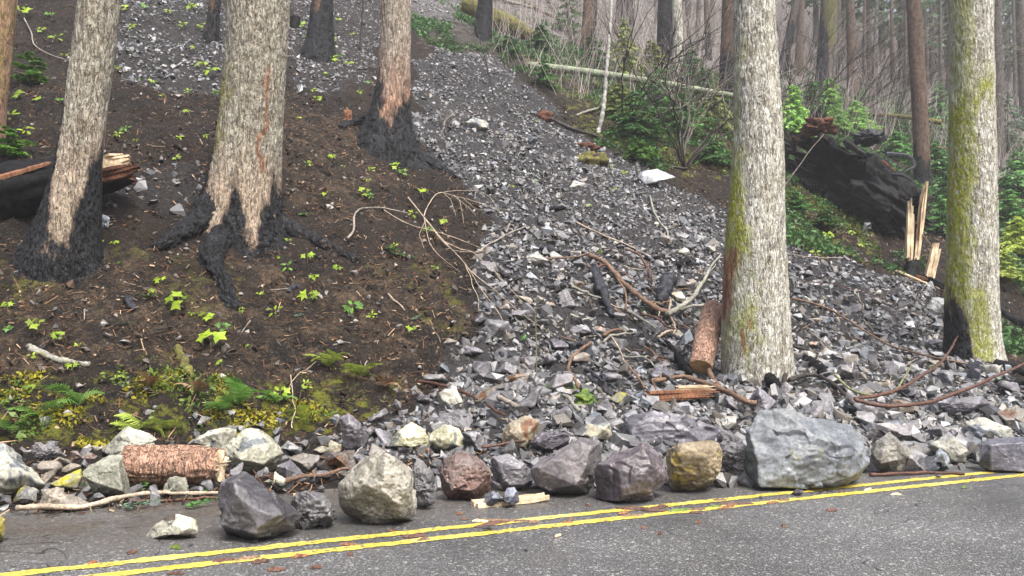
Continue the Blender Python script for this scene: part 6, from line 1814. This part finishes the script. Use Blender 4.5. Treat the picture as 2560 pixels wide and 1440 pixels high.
SEEDS = [(95, 255, .3, 5), (40, 250, .3, 4), (25, 305, .26, 4), (70, 340, .26, 4), (150, 255, .26, 4), (90, 205, .3, 5), (60, 40, .34, 4), (105, 85, .34, 5), (145, 105, .3, 4), (165, 145, .26, 3), (130, 45, .3, 4), (20, 10, .3, 4),
         (310, 30, .32, 4), (335, 75, .3, 3), (290, 180, .28, 4), (300, 345, .22, 4), (315, 330, .22, 3), (450, 350, .24, 4), (515, 345, .22, 4), (445, 400, .28, 5), (475, 290, .22, 3), (340, 355, .2, 3), (370, 30, .3, 3), (425, 35, .3, 3),
         (480, 25, .34, 6), (500, 75, .3, 5), (460, 70, .3, 4), (525, 195, .28, 4), (540, 240, .28, 4), (480, 130, .26, 4), (505, 178, .26, 3), (470, 240, .24, 3), (405, 245, .22, 3), (385, 215, .22, 3), (350, 205, .22, 3), (270, 90, .3, 3),
         (750, 70, .36, 5), (765, 95, .3, 4), (850, 55, .32, 5), (835, 110, .32, 6), (850, 145, .3, 5), (870, 170, .28, 4), (830, 155, .28, 4), (900, 235, .24, 4), (785, 232, .28, 5), (800, 255, .26, 4), (925, 215, .22, 3), (880, 90, .3, 4), (815, 190, .22, 3),
         (750, 300, .2, 3), (830, 400, .18, 3), (905, 495, .22, 4), (930, 500, .18, 3), (810, 495, .18, 3), (1057, 490, .24, 3), (860, 420, .18, 3), (920, 455, .2, 3), (985, 425, .22, 4), (1010, 440, .22, 5), (930, 430, .2, 4), (770, 420, .16, 3),
         (235, 625, .22, 4), (222, 640, .18, 3), (280, 620, .18, 3), (300, 660, .18, 3), (405, 715, .16, 3), (725, 610, .18, 3), (768, 660, .2, 3), (840, 678, .2, 3), (700, 650, .18, 3), (720, 680, .16, 3), (785, 705, .18, 4),
         (690, 795, .2, 3), (605, 780, .18, 3), (515, 800, .2, 4), (480, 790, .18, 3), (880, 780, .24, 5), (930, 795, .2, 4), (1030, 835, .2, 3), (1030, 545, .2, 3), (1110, 565, .2, 3), (1088, 675, .18, 3), (1070, 585, .2, 4), (985, 620, .16, 3),
         (240, 820, .16, 3), (95, 830, .2, 4), (150, 850, .2, 5), (20, 775, .2, 3), (20, 830, .18, 4), (200, 870, .14, 2), (80, 895, .16, 2), (555, 920, .18, 2), (180, 925, .16, 3), (300, 945, .22, 4), (560, 830, .18, 4), (615, 870, .14, 2), (650, 740, .16, 3), (385, 740, .16, 3),
         (1340, 308, .2, 4), (1480, 308, .2, 3), (1620, 385, .26, 3), (1660, 380, .26, 4), (1535, 480, .24, 3), (1560, 445, .24, 3), (1530, 420, .22, 3), (1790, 370, .3, 4), (1340, 460, .2, 3), (2065, 545, .26, 4), (2070, 600, .26, 4), (2130, 590, .26, 5), (2150, 620, .22, 4), (2040, 640, .2, 3), (2035, 485, .26, 4), (2000, 500, .24, 4), (2100, 640, .2, 3),
         (1470, 520, .18, 3), (1280, 470, .18, 3), (770, 975, .26, 5), (600, 985, .2, 4), (80, 985, .22, 4), (700, 1000, .2, 4)]
for i, (x, y, s, nl) in enumerate(SEEDS):
    seedling(x, y, s * rng.uniform(.3, .72), nl, 'mid' if i % 6 == 4 else 'bright')

# ferns
def frond(L, arch, mat, seed, npin=16):
    r_ = np.random.default_rng(seed)
    t = np.linspace(0, 1, npin + 3)
    x = L * t * .85; z = L * arch * (1.9 * t - 1.7 * t * t)
    P = np.stack([x, 0 * x + .06 * L * np.sin(3 * t), z], 1)
    V, F = tube_arrays(P, np.linspace(.006, .002, len(P)), 4)
    parts = [(V, F)]
    VV, FF = [], []
    for i in range(1, npin + 2):
        w = L * .23 * math.sin(math.pi * (0.12 + .86 * t[i])) ** .8
        for sd in (-1, 1):
            c = P[i]; d = np.array([.35, sd * 1.0, -.12 + r_.normal(0, .12)]) * w
            f = np.array([.5, 0, .2]) * L * .032
            k = len(VV)
            VV += [c - f, c + f, c + d * .6 + f * 1.1, c + d, c + d * .6 - f * 1.1]
            FF.append([k, k + 1, k + 2, k + 4]); FF.append([k + 4, k + 2, k + 3, k + 3])
    VV = np.array(VV); quads = np.array([f for f in FF[0::2]]); tr = np.array([f[:3] for f in FF[1::2]])
    parts.append((VV, [quads, tr]))
    V, F = join_arrays(parts)
    return mesh_np('frond', V, F, False, None, [mat])
FROND = {k: [frond(1.0, .34 + .1 * j, m, 3 + j) for j in range(3)] for k, m in (('green', M_FERN), ('yellow', M_FERNY), ('dead', M_DEADFERN))}
def fern(label, x, y, L, n, kind, spread=(-2.6, -.5)):
    B0 = hit(x, y)
    o = empty('fern', B0)
    tag(o, label, 'fern', 'ferns along the foot of the bank')
    for k in range(n):
        f = link('frond', FROND[kind][rng.integers(3)], o)
        s = L * rng.uniform(.7, 1.15)
        f.scale = (s, s, s)
        f.rotation_euler = (rng.normal(0, .25), rng.normal(-.25, .25), rng.uniform(*spread))
    return o
fern('blue-green fern nearest the left photo edge', 92, 1040, .42, 5, 'green', (-3.4, -.3))
fern('bright fern above the dark crusty stone', 195, 1010, .5, 6, 'green', (-2.9, .2))
fern('yellow-green fern above the two-tone peaked boulder', 352, 1075, .42, 8, 'yellow', (-3.6, .5))
fern('small yellow fern just right of the yellow-green one', 420, 1075, .34, 6, 'yellow', (-3.4, .3))
fern('dead tan fern hanging over the moss', 378, 968, .4, 6, 'dead', (-2.6, -.8))
fern('dead brown fern right of the hanging tan one', 490, 985, .36, 6, 'dead', (-3.2, .2))
fern('green fern above the left twin pale boulder', 555, 1030, .42, 6, 'green', (-3.0, .1))
fern('largest arching fern frond above the twin pale boulders', 590, 1010, .62, 5, 'green', (-2.0, .1))
fern('small green fern left of the hanging stem', 690, 1005, .36, 6, 'green', (-3.2, .2))
fern('fern at the bank foot above the dark stone', 755, 1050, .36, 6, 'yellow', (-3.2, .2))
fern('yellow fern high on the bank left of the slide', 820, 915, .44, 8, 'yellow', (-3.3, .2))
fern('tan drooping fern at the bank\'s upper right corner', 900, 940, .42, 8, 'yellow', (-3.0, 0))
fern('dead fern at the bank\'s upper right corner', 960, 965, .32, 6, 'dead', (-2.8, -.2))
fern('small dark fern at the lower left edge of the bank', 20, 1075, .32, 5, 'green', (-3, 0))
stick('stem', 'thin pale stem hanging down the mossy bank', [(726, 960), (732, 1010), (730, 1095)], .009, .008, M_STICK_TAN, .12, cat='stem')
stick('stem', 'second bent stem hanging over the bank left of the dark boulder', [(790, 925), (745, 960), (715, 1010)], .008, .006, M_STICK_TAN, .12, cat='stem')

# conifer sprays: torn off and lying about
def spray_arrays(P, L, droop, r_, n=16, wq=.16, needles=True):
    """a needle-bearing twig along polyline P; side needles as slim quads"""
    VV, FF = [], []
    T = np.gradient(P, axis=0); T /= np.linalg.norm(T, axis=1)[:, None] + 1e-9
    m = len(P)
    for i in range(1, m):
        side = np.cross(T[i], [0, 0, 1.0]); side /= np.linalg.norm(side) + 1e-9
        w = L * (1 - .75 * i / m) * r_.uniform(.7, 1.2)
        for sd in (-1, 1):
            d = (side * sd * .9 + T[i] * .55 + np.array([0, 0, -droop * r_.uniform(.3, 1.3)])) * w
            q = np.cross(d, [0, 0, 1.0]); q /= np.linalg.norm(q) + 1e-9
            q = (q * .8 + np.array([0, 0, r_.normal(0, .5)])) * w * wq
            k = len(VV)
            VV += [P[i], P[i] + d * .55 + q, P[i] + d, P[i] + d * .5 - q]
            FF.append([k, k + 1, k + 2, k + 3])
    return np.array(VV), np.array(FF)
def flat_spray(label, x, y, L, mat=M_FIRBLUE, ang=0.0, seed=1):
    r_ = np.random.default_rng(seed)
    B0 = hit(x, y); B0[2] += .04
    d = R_SLOPE @ np.array([math.cos(ang), math.sin(ang), 0.06])
    parts = []
    main = np.linspace(B0 - d * L / 2, B0 + d * L / 2, 14)
    parts.append(spray_arrays(main, L * .34, .1, r_, wq=.2))
    parts.append(spray_arrays(main + [0, 0, .015], L * .24, .05, r_, wq=.22))
    V, F = join_arrays(parts)
    o = link('conifer_spray', mesh_np('conifer_spray', V - B0, F, False, None, [mat]), None, B0)
    tag(o, label, 'conifer twig', 'torn conifer twigs lying about')
for i, (x, y, L, an, m, lab) in enumerate([
    (378, 745, .26, .2, M_FIR, 'dark green conifer twig left of the widest conifer\'s front root'), (314, 815, .24, .1, M_FIRBLUE, 'silvery conifer twig on the left slope'),
    (1000, 640, .5, -.5, M_FIR, 'long green conifer twig below the pale twig tangle'), (985, 628, .34, -.3, M_FIR, 'shorter green twig overlapping the long green one'),
    (745, 1015 - 220, .2, .3, M_FIRBLUE, 'small grey-green twig under the clump of bright leaves'), (1040, 800, .24, .6, M_FIRBLUE, 'pale conifer twig near the slide\'s left edge'),
    (340, 1240, .34, .9, M_FIR, 'green twig in front of the log chunk\'s left end'), (385, 1225, .3, -.2, M_FIRBLUE, 'pale twig before the bark-covered log chunk'), (352, 1272, .3, .1, M_FIRBLUE, 'bluish twig under the pale roadside branch'),
    (200, 1226, .16, .4, M_FIR, 'little green twig beside the yellow-lichened stone'), (505, 1268, .3, .2, M_FIR, 'green twig left of the dark wedge boulder'), (510, 1235, .18, 1.2, M_FERN, 'light green twig right of the pale upright stone'),
    (1500, 632, .3, 1.2, M_CEDAR, 'yellowish twig above the charred branch chunk'), (1610, 780, .24, .2, M_FIR, 'dark twig under the orange-brown branch'), (1745, 790, .34, .8, M_FIRBLUE, 'bluish bough draped on the sawn log\'s upper end'),
    (1310, 850, .2, 1.0, M_FIR, 'green sprig beside the thin upright stem'), (1640, 935, .2, .6, M_FIR, 'green sprig left of the sawn log\'s end'), (2330, 925, .3, .6, M_CEDAR, 'green twig below the moss-striped conifer'),
    (2490, 955, .4, .7, M_FERN, 'leafy bough at the right photo edge'), (2490, 1080, .4, 1.2, M_FERN, 'leafy bough hanging before the pale speckled boulder'), (2110, 1000, .3, .5, M_CEDAR, 'sprig behind the olive-green stems'), (760, 540, .3, .2, M_FIR, 'green sprig right of the widest conifer\'s foot')]):
    flat_spray(lab, x, y, L, m, an, 20 + i)

# young conifers with drooping boughs
def young_fir(name, base, h, spread, nb, mat, label=None, group=None, seed=1, droop=.5, lo=.05, stem=True, needle=.16, autow=None, lean=0.0, per=12):
    r_ = np.random.default_rng(seed)
    B0 = hit(*base) if len(base) == 2 else np.array(base)
    o = empty(name, B0)
    top = np.array([lean, -.05 * h, h])
    S = resample([np.array([0, 0, -.2]), top * .5, top], 14)
    V, F = tube_arrays(S, np.linspace(.012 * h + .012, .006, 14), 6)
    link('trunk', mesh_np('trunk', V, F, True, None, [M_STICK_DARK]), o)
    parts = []
    for k in range(nb):
        t = lo + (1 - lo) * (k + r_.random()) / nb
        c = top * t
        a = k * 2.4 + r_.normal(0, .3)
        ln = spread * (1 - .82 * t) * r_.uniform(.65, 1.2)
        u = np.linspace(0, 1, per)
        d = np.array([math.cos(a), math.sin(a), 0])
        P = c + d * (ln * u)[:, None] + np.array([0, 0, 1]) * (ln * (.25 * u - droop * u * u))[:, None] + r_.normal(0, .015 * ln, (per, 3))
        parts.append(spray_arrays(P, needle * ln + .10, droop, r_, wq=.32))
        for q in (3, 6, 8):          # side twigs
            if q < per - 2:
                sd = 1 if r_.random() < .5 else -1
                d2 = np.array([math.cos(a + sd * .8), math.sin(a + sd * .8), -droop * .6])
                P2 = P[q] + d2 * (ln * .38 * np.linspace(0, 1, 6))[:, None]
                parts.append(spray_arrays(P2, needle * ln * .8 + .08, droop, r_, wq=.32))
    V, F = join_arrays(parts)
    link('crown', mesh_np('crown', V, F, False, None, [mat]), o)
    if autow: auto(o, autow, 'tree', group, B0)
    else: tag(o, label, 'young conifer', group)
    return o
YG = 'young conifers among the bare brush'
young_fir('young_conifer', (1560, 205), 2.6, 1.1, 34, M_CEDAR, 'yellowish young cedar behind the pale sapling', YG, 3, .8)
young_fir('young_conifer', (1480, 170), 1.3, 1.2, 26, M_FIR, 'green young fir at the foot of the red-barked trunk', YG, 4, .5)
young_fir('young_conifer', (1420, 90), 2.4, 1.0, 30, M_FIR, 'dark young fir beside the mossy rotting log', YG, 5, .5)
young_fir('young_conifer', (1590, 345), 1.5, 1.5, 34, M_FIR, 'bushy fir under the toppled lichened pole, nearest the slide', YG, 6, .5)
young_fir('young_conifer', (1700, 340), 1.7, 1.6, 38, M_FIR, 'bushy fir under the toppled lichened pole, by the burnt shrub', YG, 7, .5)
young_fir('young_conifer', (1790, 320), 1.6, 1.3, 34, M_CEDAR, 'drooping yellow-green cedar just left of the tallest conifer', YG, 8, .9)
young_fir('young_conifer', (1985, 335), 2.0, 1.2, 36, M_FERN, 'light green drooping bough just right of the tallest conifer', YG, 9, .9)
young_fir('young_conifer', (2075, 320), 2.2, 1.3, 36, M_FERN, 'light green drooping sapling in front of the mossy charred trunk', YG, 10, .9)
young_fir('young_conifer', (1360, 215), .9, .9, 20, M_FIR, 'low green fir left end of the toppled pole', YG, 11, .4)
young_fir('young_conifer', (1270, 140), .8, .9, 18, M_FIR, 'small fir under the mossy rotting log', YG, 12, .4)
young_fir('young_conifer', (2060, 575), .55, .7, 20, M_FIR, 'low spreading fir right of the tallest conifer, on bare soil', YG, 13, .2)
young_fir('young_conifer', (1990, 530), .6, .6, 18, M_FIR, 'small fir hugging the tallest conifer\'s right side', YG, 14, .3)
young_fir('young_conifer', (2355, 590), 1.2, .9, 26, M_FIR, 'green fir behind the splintered stump', YG, 15, .5)
young_fir('young_conifer', (2520, 560), 1.2, 1.4, 30, M_FIR, 'green bush right of the moss-striped conifer', YG, 16, .4)
young_fir('young_conifer', (2500, 700), .8, 1.0, 26, M_FERNY, 'low yellow-green bush right of the moss-striped conifer\'s foot', YG, 17, .4)
young_fir('young_conifer', (2345, 330), 2.6, 1.2, 30, M_FIR, 'slim young fir left of the moss-striped conifer', YG, 18, .7)
young_fir('young_conifer', (2520, 380), 3.0, 1.6, 34, M_FARFIR, 'hazy young fir at the upper right', YG, 19, .6)
young_fir('young_conifer', (2270, 215), 3.2, 1.6, 34, M_FARFIR, 'pale hazy fir between the thin trunks', YG, 20, .6)
young_fir('young_conifer', (75, 215), .7, .7, 16, M_LEAF2, 'green sprouting bush behind the slanting conifer', YG, 21, .2)
young_fir('young_conifer', (20, 395), .55, .6, 16, M_LEAF2, 'green sprouting bush at the left photo edge above the burnt log', YG, 22, .2)

for i, (x, y, h, sp, m, lab) in enumerate([
    (1545, 300, 1.3, 1.3, M_CEDAR, 'yellow-green cedar bush at the pale sapling\'s foot'), (1640, 300, 1.9, 1.5, M_FIR, 'dense fir bush in the middle under the toppled pole'), (1760, 290, 1.8, 1.5, M_FIR, 'dense fir bush at the toppled pole\'s right end'),
    (1630, 190, 1.6, 1.3, M_CEDAR, 'yellowish bush just above the toppled pole'), (1720, 215, 1.8, 1.3, M_FIR, 'green fir between the black trunk and the tallest conifer'), (2030, 300, 1.8, 1.6, M_FIR, 'dense green fir behind the hollow log\'s upper end'),
    (2140, 330, 1.4, 1.3, M_FERN, 'light green bush above the hollow burnt log'), (2240, 395, 1.1, 1.2, M_FIR, 'green bush behind the hollow log\'s middle'), (2340, 440, 1.3, 1.1, M_FIR, 'green bush beside the long brown trunk\'s foot'),
    (2375, 520, 1.2, 1.0, M_FIR, 'green fir hugging the moss-striped conifer\'s left side'), (2545, 480, 1.6, 1.6, M_FIR, 'green fir at the right photo edge'), (2545, 640, 1.2, 1.3, M_FERNY, 'yellow-green bush at the right photo edge'),
    (1350, 130, 1.2, 1.2, M_FIR, 'green fir below the mossy rotting log\'s lower end'), (1780, 410, .8, 1.0, M_FIR, 'low green fir left of the tallest conifer'), (1600, 400, .6, .8, M_LEAF2, 'low leafy bush above the flat white slab')]):
    young_fir('young_conifer', (x, y), h, sp, 34, m, lab, YG, 40 + i, .55)
FARC = 'green conifers fading into the haze'
FC = [(2170, 205, 17, 3.2), (2255, 215, 20, 3.6), (2330, 225, 18, 3.4), (2400, 235, 21, 3.8), (2470, 240, 20, 4.0), (2545, 245, 19, 4.0), (2600, 255, 20, 4.0), (2205, 160, 22, 3.8), (2300, 175, 24, 4.2), (2370, 185, 24, 4.4), (2440, 195, 25, 4.6),
      (2520, 205, 25, 4.6), (2110, 150, 20, 3.4), (2040, 120, 20, 3.4), (1985, 110, 18, 3.0), (1720, 40, 16, 2.6), (2250, 120, 26, 4.6), (2350, 130, 26, 4.8), (2460, 140, 28, 5.0), (2560, 150, 28, 5.0), (1870, 60, 18, 3.0), (1780, 30, 18, 3)]
for i, (x, y, h, sp) in enumerate(FC):
    young_fir('conifer', (x, y), h, sp, 84, M_FARFIR, None, FARC, 100 + i, .45, .12 if i % 2 else .25, needle=.2, autow='hazy green conifer', per=8)

# bare shrubs
def bare_shrub(label, base, h, stems, mat, seed, spread=.6, twigs=5, bias=(0, 0), r0=.022):
    r_ = np.random.default_rng(seed)
    B0 = hit(*base)
    o = empty('bare_shrub', B0)
    tag(o, label, 'shrub', 'bare burnt shrubs beyond the slide')
    for k in range(stems):
        a = r_.uniform(0, 6.28)
        d = np.array([math.cos(a) * spread + bias[0], math.sin(a) * spread * .6 + bias[1] - .1, 1.0])
        L = h * r_.uniform(.6, 1.1)
        bend = np.array([d[0] * .5, d[1] * .5, -.35]) * L
        u = np.linspace(0, 1, 14)[:, None]
        P = d * L * u + bend * u * u + np.cumsum(r_.normal(0, .012 * L, (14, 3)), 0)
        parts = [tube_arrays(P, np.linspace(r0, r0 * .3, 14), 5)]
        for q in range(twigs):
            i = r_.integers(4, 12)
            d2 = (P[i] - P[i - 2]); d2 /= np.linalg.norm(d2)
            d2 = d2 + r_.normal(0, .55, 3) + np.array([0, 0, .15])
            l2 = L * r_.uniform(.2, .45)
            w = np.linspace(0, 1, 8)[:, None]
            P2 = P[i] + d2 * l2 * w + np.cumsum(r_.normal(0, .01 * L, (8, 3)), 0) * (w > 0)
            parts.append(tube_arrays(P2, np.linspace(r0 * .45, r0 * .16, 8), 4))
            for _ in range(2):
                i2 = r_.integers(2, 7)
                d3 = d2 + r_.normal(0, .6, 3)
                P3 = P2[i2] + d3 * l2 * .5 * np.linspace(0, 1, 5)[:, None]
                parts.append(tube_arrays(P3, np.linspace(r0 * .25, r0 * .12, 5), 3))
        V, F = join_arrays(parts)
        link('stem', mesh_np('stem', V, F, True, None, [mat]), o)
    return o
bare_shrub('burnt black shrub fanning up just left of the tallest conifer', (1712, 425), 3.4, 8, M_STICK_DARK, 3, .55, 6, (.25, 0), .03)
bare_shrub('grey-stemmed bare shrub between the pole and the tallest conifer', (1698, 400), 4.4, 4, M_STICK_GREY, 4, .2, 6, (.1, 0), .035)
bare_shrub('dark forked shrub behind the pale sapling', (1560, 330), 3.8, 6, M_STICK_DARK, 5, .6, 6, (.3, 0), .035)
bare_shrub('fine-twigged shrub above the toppled lichened pole', (1640, 215), 4.5, 7, M_STICK_GREY, 6, .5, 9, (.1, 0), .022)
bare_shrub('sweeping bare shrub behind the hollow burnt log', (2130, 300), 4.2, 9, M_STICK_DARK, 7, .5, 7, (.7, 0), .028)
bare_shrub('tall thin shrub between the hollow log and the mossy trunk', (1990, 330), 5.5, 5, M_STICK_DARK, 8, .3, 8, (.25, 0), .03)
bare_shrub('arching shrub right of the hollow burnt log', (2240, 310), 4.0, 8, M_STICK_DARK, 9, .6, 7, (.5, 0), .022)
bare_shrub('thin-stemmed shrub right of the moss-striped conifer', (2500, 420), 4.2, 6, M_STICK_GREY, 10, .4, 6, (.2, 0), .022)
bare_shrub('wispy pale shrub far up behind the black trunk', (1770, 130), 5.0, 8, M_STICK_GREY, 11, .5, 9, (0, 0), .022)
bare_shrub('wispy pale shrub in the haze right of the tallest conifer', (2040, 190), 6.0, 9, M_STICK_GREY, 12, .5, 9, (.3, 0), .022)
bare_shrub('hazy brush between the thin far trunks', (2190, 230), 6.0, 10, M_STICK_GREY, 13, .6, 9, (.2, 0), .025)
bare_shrub('hazy brush just left of the moss-striped conifer', (2350, 260), 6.5, 10, M_STICK_GREY, 14, .6, 9, (.2, 0), .025)
bare_shrub('bare grey twigs at the top of the chute', (1260, 60), 1.6, 7, M_STICK_GREY, 15, .8, 7, (0, 0), .014)
bare_shrub('bare brush beside the red-barked trunk', (1400, 60), 2.6, 7, M_STICK_DARK, 16, .6, 7, (0, 0), .02)
bare_shrub('dead twigs in the chute beside the white-topped stone', (1110, 320), .9, 6, M_STICK_GREY, 17, 1.2, 5, (.2, -.3), .012)
stick('branch', 'grey twig leaning across the hollow burnt log', [(1958, 470), (2000, 410), (2060, 335)], .02, .012, M_STICK_GREY, depth=[depth_of(hit(1960, 480)) - .3] * 3)
stick('branch', 'curved pale branch at the upper left slope', [(60, 55), (78, 90), (85, 120), (120, 145), (185, 168)], .02, .014, M_STICK_GREY, .1)

# ------------------------------------------------------------------ haze over the whole place
hz = bpy.data.materials.new('haze')
hz.use_nodes = True
hn = hz.node_tree.nodes; hn.clear()
ho = hn.new('ShaderNodeOutputMaterial'); hv = hn.new('ShaderNodeVolumePrincipled')
hv.inputs['Color'].default_value = (0.97, 0.97, 0.98, 1)
hv.inputs['Density'].default_value = HAZE
hv.inputs['Anisotropy'].default_value = 0.2
hz.node_tree.links.new(hv.outputs[0], ho.inputs['Volume'])
bm = bmesh.new()
bmesh.ops.create_cube(bm, size=1.0)
for v in bm.verts:
    v.co.x = -230 if v.co.x < 0 else 260
    v.co.y = -180 if v.co.y < 0 else 260
    v.co.z = -1.2 if v.co.z < 0 else 95
me = bpy.data.meshes.new('haze'); bm.to_mesh(me); bm.free()
me.materials.append(hz)
tag(link('haze', me), 'thin pale haze between the far trunks', 'haze', kind='stuff')
# ------------------------------------------------------------------ labels told apart
LAND = [('the widest conifer', 615, 540), ('the slanting conifer', 140, 620), ('the split burnt log', 40, 500), ('the red-brown fluted conifer', 960, 330), ('the tallest pale conifer', 1890, 780),
        ('the moss-striped conifer', 2430, 780), ('the sawn log', 1760, 860), ('the bark-covered log chunk', 435, 1165), ('the hollow burnt log', 2150, 450),
        ('the splintered stump', 2290, 620), ('the big blue-grey boulder', 2010, 1130), ('the round pocked boulder', 950, 1220), ('the dark wedge boulder', 640, 1270),
        ('the red pitted boulder', 1165, 1190), ('the yellow-brown boulder', 1740, 1165), ('the toppled lichened pole', 1580, 200), ('the flat white slab', 1640, 445),
        ('the charred branch chunk', 1510, 740), ('the twin pale boulders', 600, 1120), ('the pale twig tangle', 1120, 640), ('the mossy clod', 1480, 395),
        ('the white-topped stone in the chute', 1195, 312), ('the upright dark boulder', 885, 1080), ('the hooked black branch', 1970, 940), ('the crossed red branches', 2280, 1030),
        ('the pyramid-shaped stone', 1415, 755), ('the white stone mid-slide', 1340, 645), ('the twisted tan branch', 1450, 920), ('the olive rounded stone', 1550, 995),
        ('the mossy grey stick', 115, 895), ('the starry green leaf', 530, 865), ('the front root', 575, 730), ('the cut stump', 735, 60), ('the dark flared trunk', 800, 110),
        ('the far-right dark block', 2500, 1135), ('the golden-brown boulder', 1300, 1080), ('the two pale domes', 1075, 1090), ('the long slab by the road edge', 2390, 1015),
        ('the blackened trunk', 1207, 60), ('the pale sapling', 1515, 220), ('the slim red-brown trunk', 530, 70), ('the long brown trunk', 2300, 250), ('the mossy charred trunk', 2065, 120)]
LARR = np.array([(a, b) for _, a, b in LAND], float)
def relate(u, v):
    d = np.hypot(LARR[:, 0] - u, LARR[:, 1] - v)
    k = int(np.argmin(d))
    dx, dy = u - LARR[k, 0], v - LARR[k, 1]
    near = 'just ' if d[k] < 70 else ''
    if abs(dx) > abs(dy): w = 'right of' if dx > 0 else 'left of'
    else: w = 'below' if dy > 0 else 'above'
    return f'{near}{w} {LAND[k][0]}'
ORD = ['leftmost', 'second', 'third', 'fourth', 'fifth', 'sixth', 'seventh', 'eighth', 'ninth', 'tenth', 'eleventh', 'twelfth']
buckets = {}
for o, what, u, v in AUTO:
    buckets.setdefault(f'{what} {relate(u, v)}', []).append((u, v, o))
for lab, L in buckets.items():
    L.sort(key=lambda q: q[0])
    for i, (u, v, o) in enumerate(L):
        o['label'] = lab if len(L) == 1 else lab + (', leftmost' if i == 0 else ', rightmost' if i == len(L) - 1 else f', {ORD[min(i, 11)]} from left')
bpy.context.view_layer.update()
tris = sum(sum(len(p.vertices) - 2 for p in m.polygons) if len(m.polygons) < 2000 else len(m.loops) - 2 * len(m.polygons) for m in bpy.data.meshes)
print('TRIANGLES', tris, 'OBJECTS', len(bpy.data.objects), 'SCREE', N_SCREE)
